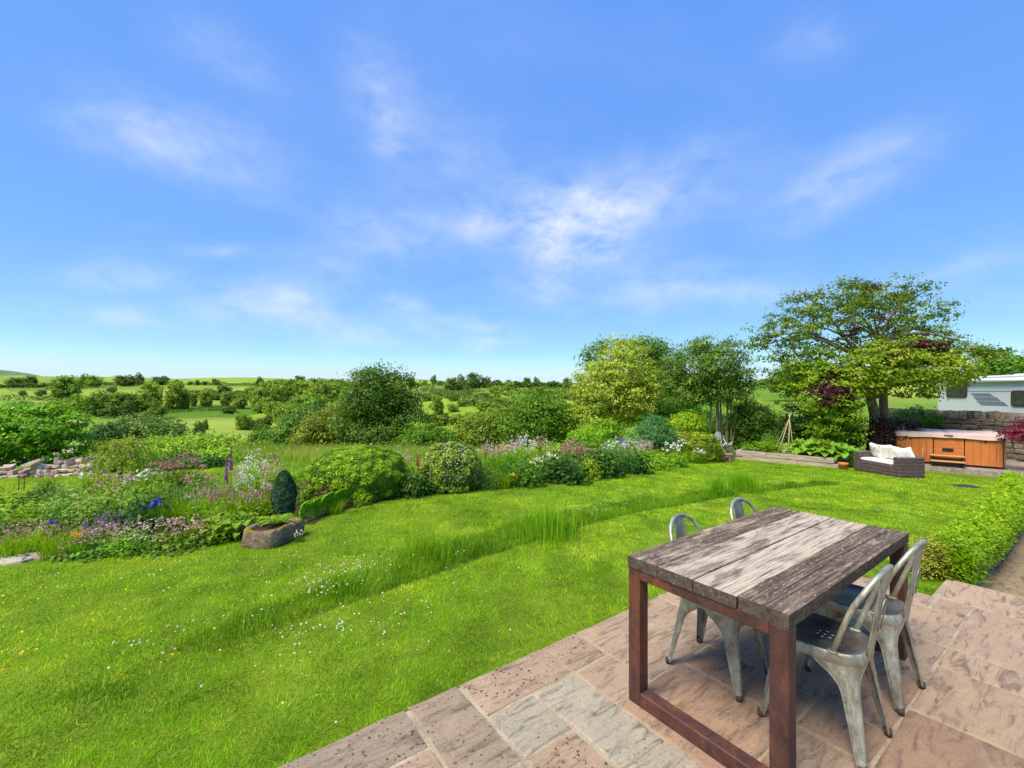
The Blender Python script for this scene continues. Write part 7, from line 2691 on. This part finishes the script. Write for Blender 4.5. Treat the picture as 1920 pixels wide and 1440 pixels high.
def borders():
    P = [  # kind, column, foot row, height (photo px), label, variant, width factor
        ('strap', 25, 1048, 60, 'arching grassy clump at the very left end of the border edge', None, 1),
        ('saxifrage', 12, 1030, 46, 'pale pink saxifrage cushion at the left frame edge', 1, 1.3),
        ('saxifrage', 62, 1032, 48, 'dusty pink saxifrage cushion behind the long pale edging stone', 0, 1.3),
        ('strap', 108, 1044, 55, 'arching grassy clump left of the yellow lily', None, .8),
        ('lily', 146, 1045, 46, 'bright yellow lily in front of the left border pink flowers', 0, .8),
        ('saxifrage', 178, 1036, 50, 'pink saxifrage mound directly right of the yellow lily', 0, 1.2),
        ('saxifrage', 215, 1030, 44, 'mauve tinged saxifrage mound under the white rose bush', 1, 1.2),
        ('bright', 240, 1036, 34, 'low bright leafy mat at the border edge below the catmint', None, 1.2),
        ('catmint', 228, 1008, 40, 'mauve catmint clump in the middle of the left border', None, 1),
        ('catmint', 196, 1012, 40, 'second mauve catmint clump left of the first', None, 1),
        ('saxifrage', 298, 1026, 46, 'long pale pink saxifrage trail at the border edge', 1, 1.4),
        ('saxifrage', 352, 1022, 50, 'peach pink saxifrage mound left of the broad leaves', 0, 1.2),
        ('dark', 262, 1000, 60, 'dark leafy clump below the blue irises', None, 1),
        ('iris', 296, 1000, 68, 'tall deep blue iris pair in the middle of the left border', 0, .8),
        ('iris', 272, 1000, 56, 'single deep blue iris just left of the tall pair', 0, .6),
        ('iris', 98, 1012, 38, 'low violet blue iris in the left part of the border', 0, .8),
        ('limey', 30, 985, 40, 'lime green leafy clump at the left frame edge', None, 1.3),
        ('limey', 78, 975, 34, 'lime green leafy clump below the dark leafy mound on the left', None, 1.2),
        ('dark', 60, 960, 34, 'dark leafy mound beside the left lawn patch', None, 1.2),
        ('rose', 120, 985, 74, 'white flowered rose bush left of centre in the left border', 1, 1.1),
        ('rose', 175, 985, 76, 'pale leaved rose bush with arching reddish shoots', 0, 1.1),
        ('rose', 235, 970, 64, 'rose bush in front of the weeping tree', 1, 1.1),
        ('rose', 128, 945, 44, 'rose bush behind the white flowered one on the left', 0, 1),
        ('astrantia', 90, 935, 46, 'pink flowered clump standing before the tumbled wall', 0, .8),
        ('cream_spire', 183, 925, 52, 'cream flower spire left of the weeping tree', None, .9),
        ('daisy', 165, 925, 36, 'white flat headed flowers left of the cream spire', None, .8),
        ('daisy', 262, 935, 48, 'white flat flowers right of the weeping tree stem', None, 1),
        ('daisy', 288, 925, 42, 'second patch of white flat flowers right of the weeping tree', None, 1),
        ('bright', 265, 975, 50, 'bright leafy clump beneath the white flat flowers', None, 1.1),
        ('astrantia', 312, 930, 62, 'tall spray of pale pink flowers before the dark shrub', 1, 1),
        ('astrantia', 345, 925, 62, 'tall spray of pink flowers right of the first spray', 1, 1),
        ('astrantia', 372, 950, 56, 'pink sprays in front of the dark shrub', 0, 1),
        ('feathery', 320, 975, 62, 'feathery green clump right of the blue irises', None, 1.1),
        ('strap', 350, 985, 60, 'upright grassy clump in the left border', None, .8),
        ('bistort', 385, 985, 66, 'pink bottlebrush bistort clump left of the other bistorts', 0, 1),
        ('bistort', 422, 990, 66, 'pink bottlebrush bistort clump in front of the foxglove', 1, 1),
        ('bistort', 462, 985, 62, 'pink bottlebrush bistort clump right of the foxglove', 0, 1),
        ('bistort', 492, 980, 56, 'pink bottlebrush bistort clump beside the column conifer', 1, .9),
        ('foxglove', 433, 945, 108, 'tall purple foxglove spire in the left border', None, .8),
        ('rocket', 452, 950, 66, 'pale pink rocket flowers just right of the foxglove', 0, .8),
        ('rocket', 478, 948, 80, 'tall white rocket flowers between foxglove and conifer', 1, 1),
        ('rocket', 505, 946, 76, 'pink and white rocket flowers behind the column conifer', 0, 1),
        ('rocket', 460, 962, 66, 'white rocket flowers in front of the taller white ones', 1, .8),
        ('rocket', 492, 968, 60, 'pink rocket flowers low beside the conifer', 0, .9),
        ('bright', 425, 1012, 40, 'bright leafy clump behind the broad leaved plants', None, 1.2),
        ('feathery', 395, 1005, 44, 'feathery clump left of the broad leaved plants', None, 1),
        ('bright', 560, 925, 42, 'bright leafy bush behind the column conifer', None, 1.5),
        ('bright', 585, 918, 36, 'bright leafy bush left of the clipped dome', None, 1.3),
        ('astrantia', 575, 945, 38, 'rose pink flowers between column conifer and low box hedge', 1, 1.1),
        ('astrantia', 612, 950, 32, 'rose pink flowers behind the low box hedge', 1, 1.1),
        ('lupin', 782, 922, 74, 'salmon red lupin spire between the dome and the flowering shrub', None, .8),
        ('dark', 775, 930, 40, 'dark leafy clump at the right foot of the clipped dome', None, 1.1),
        ('dark', 800, 925, 34, 'dark leafy clump at the left foot of the flowering shrub', None, 1),
        ('rocket', 762, 902, 46, 'pale pink flowers behind the right side of the dome', 0, 1),
        ('rocket', 742, 898, 46, 'pale white flowers behind the dome', 1, 1),
        ('lupin', 912, 890, 62, 'rust brown lupin spire right of the flowering shrub', None, .8),
        ('feathery', 915, 916, 36, 'feathery green clump at the edge right of the flowering shrub', None, 1.2),
        ('strap', 940, 915, 34, 'spiky grass clump at the edge right of the feathery one', None, 1),
        ('yellow', 962, 912, 26, 'small yellow flowers at the middle border edge', 0, .8),
        ('filler', 985, 910, 40, 'rounded leafy clump right of the small yellow flowers', None, 1.3),
        ('rocket', 920, 895, 58, 'pink rocket flowers behind the feathery clump', 0, 1.1),
        ('rocket', 950, 892, 60, 'pale rocket flowers in the middle border, left of a white patch', 0, 1.1),
        ('rocket', 985, 888, 60, 'white rocket flowers in the middle border', 1, 1.1),
        ('rocket', 1015, 880, 54, 'pale pink rocket flowers right of the white patch', 0, 1.1),
        ('rocket', 965, 875, 46, 'pink rocket flowers at the back of the middle border', 0, 1.1),
        ('yellow', 1015, 900, 46, 'soft yellow flowers in the middle border', 1, 1.1),
        ('yellow', 1030, 890, 44, 'second soft yellow flower clump right of the first', 1, 1),
        ('dark', 1052, 904, 46, 'dark leafy clump at the middle border edge', None, 1.3),
        ('limey', 1100, 898, 36, 'lime green spurge at the border edge', None, .8),
        ('pink_shrub', 1076, 884, 50, 'dusky pink flowered shrub below the light green mound', None, .9),
        ('feathery', 1072, 902, 40, 'feathery clump under the dusky pink shrub', None, 1),
        ('dark', 1125, 893, 44, 'dark leafy clump right of the lime green spurge', None, 1.3),
        ('feathery', 1150, 885, 50, 'dark feathery clump under the lilac irises', None, 1.2),
        ('iris', 1165, 872, 54, 'lilac iris clump in front of the blue green shrub', 1, 1.3),
        ('iris', 1180, 868, 50, 'paler lilac iris clump right of the first lilac one', 1, 1.1),
        ('daisy', 1148, 872, 40, 'white flower clump left of the lilac irises', None, 1.1),
        ('rocket', 1170, 885, 44, 'pale pink flowers in front of the lilac irises', 0, 1.1),
        ('rocket', 1195, 878, 44, 'pink flowers right of the lilac irises', 0, 1.1),
        ('rocket', 1212, 872, 42, 'pale pink flowers below the blue green shrub', 0, 1),
        ('dark', 1190, 887, 34, 'dark leafy clump at the edge below the pale pink flowers', None, 1.2),
        ('limey', 1228, 880, 28, 'low light green mound at the border edge', None, 1.4),
        ('daisy', 1255, 868, 34, 'white flowers left of the small clipped dome', None, 1.1),
        ('daisy', 1280, 866, 38, 'tall white flowers in front of the cream variegated shrub', None, 1.1),
        ('daisy', 1312, 870, 26, 'white flowers in front of the small clipped dome', None, .9),
        ('bright', 1265, 875, 24, 'low leafy clump at the edge left of the white flowers', None, 1.3),
        ('bright', 1300, 868, 22, 'low leafy clump under the small clipped dome', None, 1.2),
    ]
    for k, px, py, hp, lab, v, w in P:
        plant(k, px, py, hp * (1.0 if k in ('saxifrage', 'rose', 'lily', 'yellow', 'strap', 'iris', 'foxglove', 'lupin') else 1.22), lab, 'clumps of the flower border', v, w * .95)
        NAMED.append((USED[-1][0], USED[-1][1], short_name(lab)))
    # the rest of the planting between them
    ex = rng.uniform(-16, 9, 4200); ey = rng.uniform(3, 18, 4200)
    ok = in_poly(ex, ey, BED)
    taken = list(USED) + [((672 - 960) / FPX * 7.5, 7.6), ((845 - 960) / FPX * 8.2, 8.2)]
    dome_c = [((672 - 960) / FPX * (on_ground(672, 948)[1] + .75), on_ground(672, 948)[1] + .75, .72), ((845 - 960) / FPX * (on_ground(845, 930)[1] + .55), on_ground(845, 930)[1] + .55, .5),
              (-2.77, 5.06, .5)]
    cnt = 0
    names = {'filler': 'mid green leafy clump', 'bright': 'bright green leafy clump', 'feathery': 'feathery green clump', 'astrantia': 'clump of small pink flowers', 'rocket': 'tall pale flower clump', 'strap': 'grassy clump'}
    from collections import Counter
    cn = Counter(n_[2] for n_ in NAMED)
    uniq = [n_ for n_ in NAMED if cn[n_[2]] == 1]
    used = set()
    for x, y in zip(ex[ok], ey[ok]):
        if cnt > 120: break
        if min((x - a) ** 2 + (y - b) ** 2 for a, b in taken) < (.30 + .012 * y) ** 2: continue
        if any((x - a) ** 2 + (y - b) ** 2 < r * r for a, b, r in dome_c): continue
        de = min(math.hypot(x - a, y - b) for a, b in EDGE)
        kind = random.choice(('filler', 'bright', 'feathery', 'strap')) if de < .7 else random.choice(('filler', 'bright', 'filler', 'feathery', 'astrantia', 'bright', 'filler'))
        H = {'filler': .36, 'bright': .34, 'feathery': .40, 'strap': .36, 'astrantia': .5, 'rocket': .66}[kind] * random.uniform(.8, 1.3) * (.62 if de < .6 else 1)
        lab = None
        for nx_, ny_, sh in sorted(uniq, key=lambda q: (q[0] - x) ** 2 + (q[1] - y) ** 2)[:12]:
            dx, dy = x - nx_, y - ny_
            rel = ('behind' if dy > 0 else 'in front of') if abs(dy) > abs(dx) else ('right of' if dx > 0 else 'left of')
            lab = names[kind] + ' ' + rel + ' the ' + sh
            if lab not in used and len(lab.split()) <= 16: break
        used.add(lab)
        plant_at(kind, x, y, gz(x, y), H, lab, 'clumps filling the flower border')
        taken.append((x, y))
        cnt += 1
    # broad leaved plants by the trough: every leaf its own
    lm = broad_leaf_mesh('leaf', .13, .085)
    for px, py, r, n, lab in ((395, 1020, .30, 24, 'broad leaved green plant left of its pair by the stone trough'), (440, 1016, .30, 26, 'broad leaved green plant touching the left end of the stone trough')):
        x, y, z = on_ground(px, py)
        leaf_plant('broad_leaved_plant', lab, x, y + .14, z, r, .26, n, lm, M['filler_green'], 1.0)
    # trough planting
    x, y = -2.77, 5.06
    z = gz(x, y)
    c = (x - .0, y + .04, z + .17)
    t = thing('fern', 'yellow green ferny plant growing in the stone trough', 'fern', c)
    a = rng.uniform(0, 6.28, 26)
    VV, TT = [], []
    for an in a:
        L = random.uniform(.12, .22)
        f = np.linspace(.15, 1, 12)
        up = random.uniform(.5, 1.3)
        px_ = np.cos(an) * f * L; py_ = np.sin(an) * f * L; pz = np.sin(f * 2.2) * L * .55 * up
        for sgn in (-1, 1):
            off = .020 * np.sin(f * np.pi * .92 + .2)
            P = np.stack([px_ - np.sin(an) * off * sgn, py_ + np.cos(an) * off * sgn, pz], 1)
            V, T = leaves(P, np.tile([0, 0, 1.0], (12, 1)) + rng.normal(0, .25, (12, 3)), .040, .014, np.clip(rng.normal(.62, .15, 12), 0, 1))
            VV.append(V); TT.append(T)
    link('fronds', fast_mesh('fronds', np.concatenate(VV), 4, np.concatenate(TT)), M['lime'], t)
    mb = MB()
    for k in range(9):
        an = k * .7
        mb.tube([(0, 0, 0), (.05 * math.cos(an), .05 * math.sin(an), .07), (.12 * math.cos(an), .12 * math.sin(an), .10)], [.004, .003, .002], 4)
    mb.obj('stems', M['stem'], t)
    plant_at('daisy', c[0] + .32, c[1] - .10, z + .0, .15, 'tiny pale blue and white flowers at the right foot of the stone trough', None, 0, .9)


def broad_leaf_mesh(nm, L, W, ruffle=.10):
    mb = MB()
    nu, nv = 8, 4

    def f(u, v):
        s_ = v * 2 - 1
        w = W / 2 * (math.sin(math.pi * min(1, u * .93 + .07)) ** .65)
        x = u * L
        y = s_ * w
        z = .22 * L * math.sin(u * 2.2) - .35 * L * u * u * .6 - abs(s_) * 0 + abs(s_) * W * .16 + ruffle * W * math.sin(u * 14 + s_ * 3) * abs(s_)
        return (x, y, z)
    mb.grid(f, nu, nv)
    me = mb.mesh(nm)
    a = me.attributes.new('tint', 'FLOAT', 'POINT')
    a.data.foreach_set('value', np.array([.45 + .3 * (1 - abs((i % (nu + 1)) / nu - .5)) + random.uniform(-.12, .12) for i in range(len(me.vertices))], np.float32))
    return me


def leaf_plant(name, label, x, y, z, r, h, n, lm, m, sc=1.0, cat='plant', group=None, stalk=True):
    t = thing(name, label, cat, (x, y, z), 0, group)
    if not lm.materials:
        lm.materials.append(m)
    mb = MB()
    for i in range(n):
        a = i * 2.39996 + random.uniform(-.2, .2)
        q = math.sqrt((i + .5) / n)
        rr = r * q * .72
        p = Vector((math.cos(a) * rr, math.sin(a) * rr, h * (1 - .62 * q * q) * random.uniform(.8, 1.1)))
        o = link('leaf', lm, None, t)
        o.location = p
        k = sc * random.uniform(.75, 1.2)
        o.scale = (k, k, k)
        o.rotation_euler = (random.uniform(-.35, .35), R(-10 + 34 * q) + random.uniform(-.2, .2), a + random.uniform(-.5, .5))
        mb.tube([(p.x * .2, p.y * .2, 0), (p.x * .7, p.y * .7, p.z * .7), tuple(p)], [.006, .005, .004], 4)
    mb.obj('stalks', M['stem'], t)
    return t


def raised_bed_plants():
    rl = broad_leaf_mesh('leaf', .36, .32, .14)
    for fx, fy, r, h, n, lab in ((.70, .70, .46, .36, 26, 'sprawling rhubarb with big crinkled leaves at the left of the rhubarb row'), (.84, .55, .46, .40, 28, 'sprawling rhubarb with the tallest leaves near the right end of the raised bed'), (.97, .62, .42, .30, 24, 'sprawling rhubarb spilling over the right end of the raised bed')):
        x, y, z = rb(RB[4] * fx, fy, .30)
        leaf_plant('rhubarb', lab, x, y, z, r, h, n, rl, M['rhubarb'], 1.0, 'vegetable', 'rhubarb in the raised bed')
    x, y, z = on_ground(1592, 876)
    leaf_plant('rhubarb', 'low rhubarb plant with drooping leaves just behind the terracotta pot', x + .08, y + .42, z, .30, .30, 9, rl, M['rhubarb'], .9, 'vegetable', 'rhubarb in the raised bed')
    for kind, fx, fy, H, w, lab in (('bright', .09, .45, .30, 1.0, 'small bright leafy plant at the left corner of the raised bed'), ('ashy', .24, .62, .42, 1.3, 'bushy potato plants at the left of the raised bed'), ('ashy', .35, .66, .40, 1.2, 'bushy potato plants left of the cane wigwam'),
                                    ('limey', .43, .22, .10, 1.6, 'low lime green lettuce at the front of the raised bed, left one'), ('limey', .56, .20, .10, 1.6, 'low lime green lettuce at the front of the raised bed, right one'), ('feathery', .31, .95, .72, .7, 'thin tall stalky plant at the back of the raised bed'),
                                    ('bright', .62, .95, .34, 1.2, 'leafy green rows behind the cane wigwam'), ('astrantia', .80, .22, .30, 1.1, 'pink flowered clump hanging over the front board of the raised bed'), ('astrantia', .93, .25, .34, 1.0, 'pink flowered clump above the right end board of the raised bed'), ('bright', .52, .55, .12, 1.2, 'seedling row beside the cane wigwam')):
        x, y, z = rb(RB[4] * fx, fy, .29)
        plant_at('bright' if kind == 'ashy' else kind, x, y, z, H, lab, 'plants in the raised bed', None, w)


borders()
raised_bed_plants()




# ------------------------------------------------------------------ litter on the paving
def litter():
    n = 240
    s_ = rng.uniform(-4.6, .3, n)
    t_ = np.abs(rng.normal(0, 1.3, n)) + .06
    k = (t_ < 4) & ((s_ < 0) | (t_ > 1.4))
    s_, t_ = s_[k], t_[k]
    X = P0[0] + U2[0] * s_ + V2[0] * t_
    Y = P0[1] + U2[1] * s_ + V2[1] * t_
    P = np.stack([X, Y, np.full(len(X), .006)], 1)
    N = np.stack([rng.normal(0, .25, len(X)), rng.normal(0, .25, len(X)), np.ones(len(X))], 1)
    V, T = leaves(P, N, rng.uniform(.006, .016, len(X)), rng.uniform(.003, .008, len(X)), rng.random(len(X)), .1)
    m = leaf_mat('dry litter', [(0, (.07, .045, .02)), (.6, (.22, .15, .06)), (1, (.50, .42, .30))], .1, gain=(1, 1, 1))
    tag(link('leaf_litter', fast_mesh('leaf_litter', V, 4, T), m), kind='stuff')
    # grass and moss working out of the joints next to the lawn and through the long joints
    jj = []
    for (i0, i1, j0, j1, c, sp) in SLABS:
        a0, a1, b0, b1 = .02 - .3 * i1, .02 - .3 * i0, .02 + .305 * j0, .02 + .305 * j1
        L = a1 - a0
        m_ = int(L * 26 * (1.6 if j1 < 3 else .6))
        if m_ > 0:
            jj.append(np.stack([rng.uniform(a0, a1, m_), np.full(m_, b1) + rng.normal(0, .003, m_)], 1))
    J = np.concatenate(jj)
    J = J[vnoise(J[:, 0] * 2.2, J[:, 1] * 2.2, 77) > .60]
    X = P0[0] + U2[0] * J[:, 0] + V2[0] * J[:, 1]
    Y = P0[1] + U2[1] * J[:, 0] + V2[1] * J[:, 1]
    V, T = blades(X, Y, np.full(len(X), -.006), rng.uniform(.006, .022, len(X)), rng.uniform(.003, .006, len(X)), rng.random(len(X)), .8, 1)
    tag(link('joint_moss', fast_mesh('joint_moss', V, 3, T), M['olive']), kind='stuff')


litter()
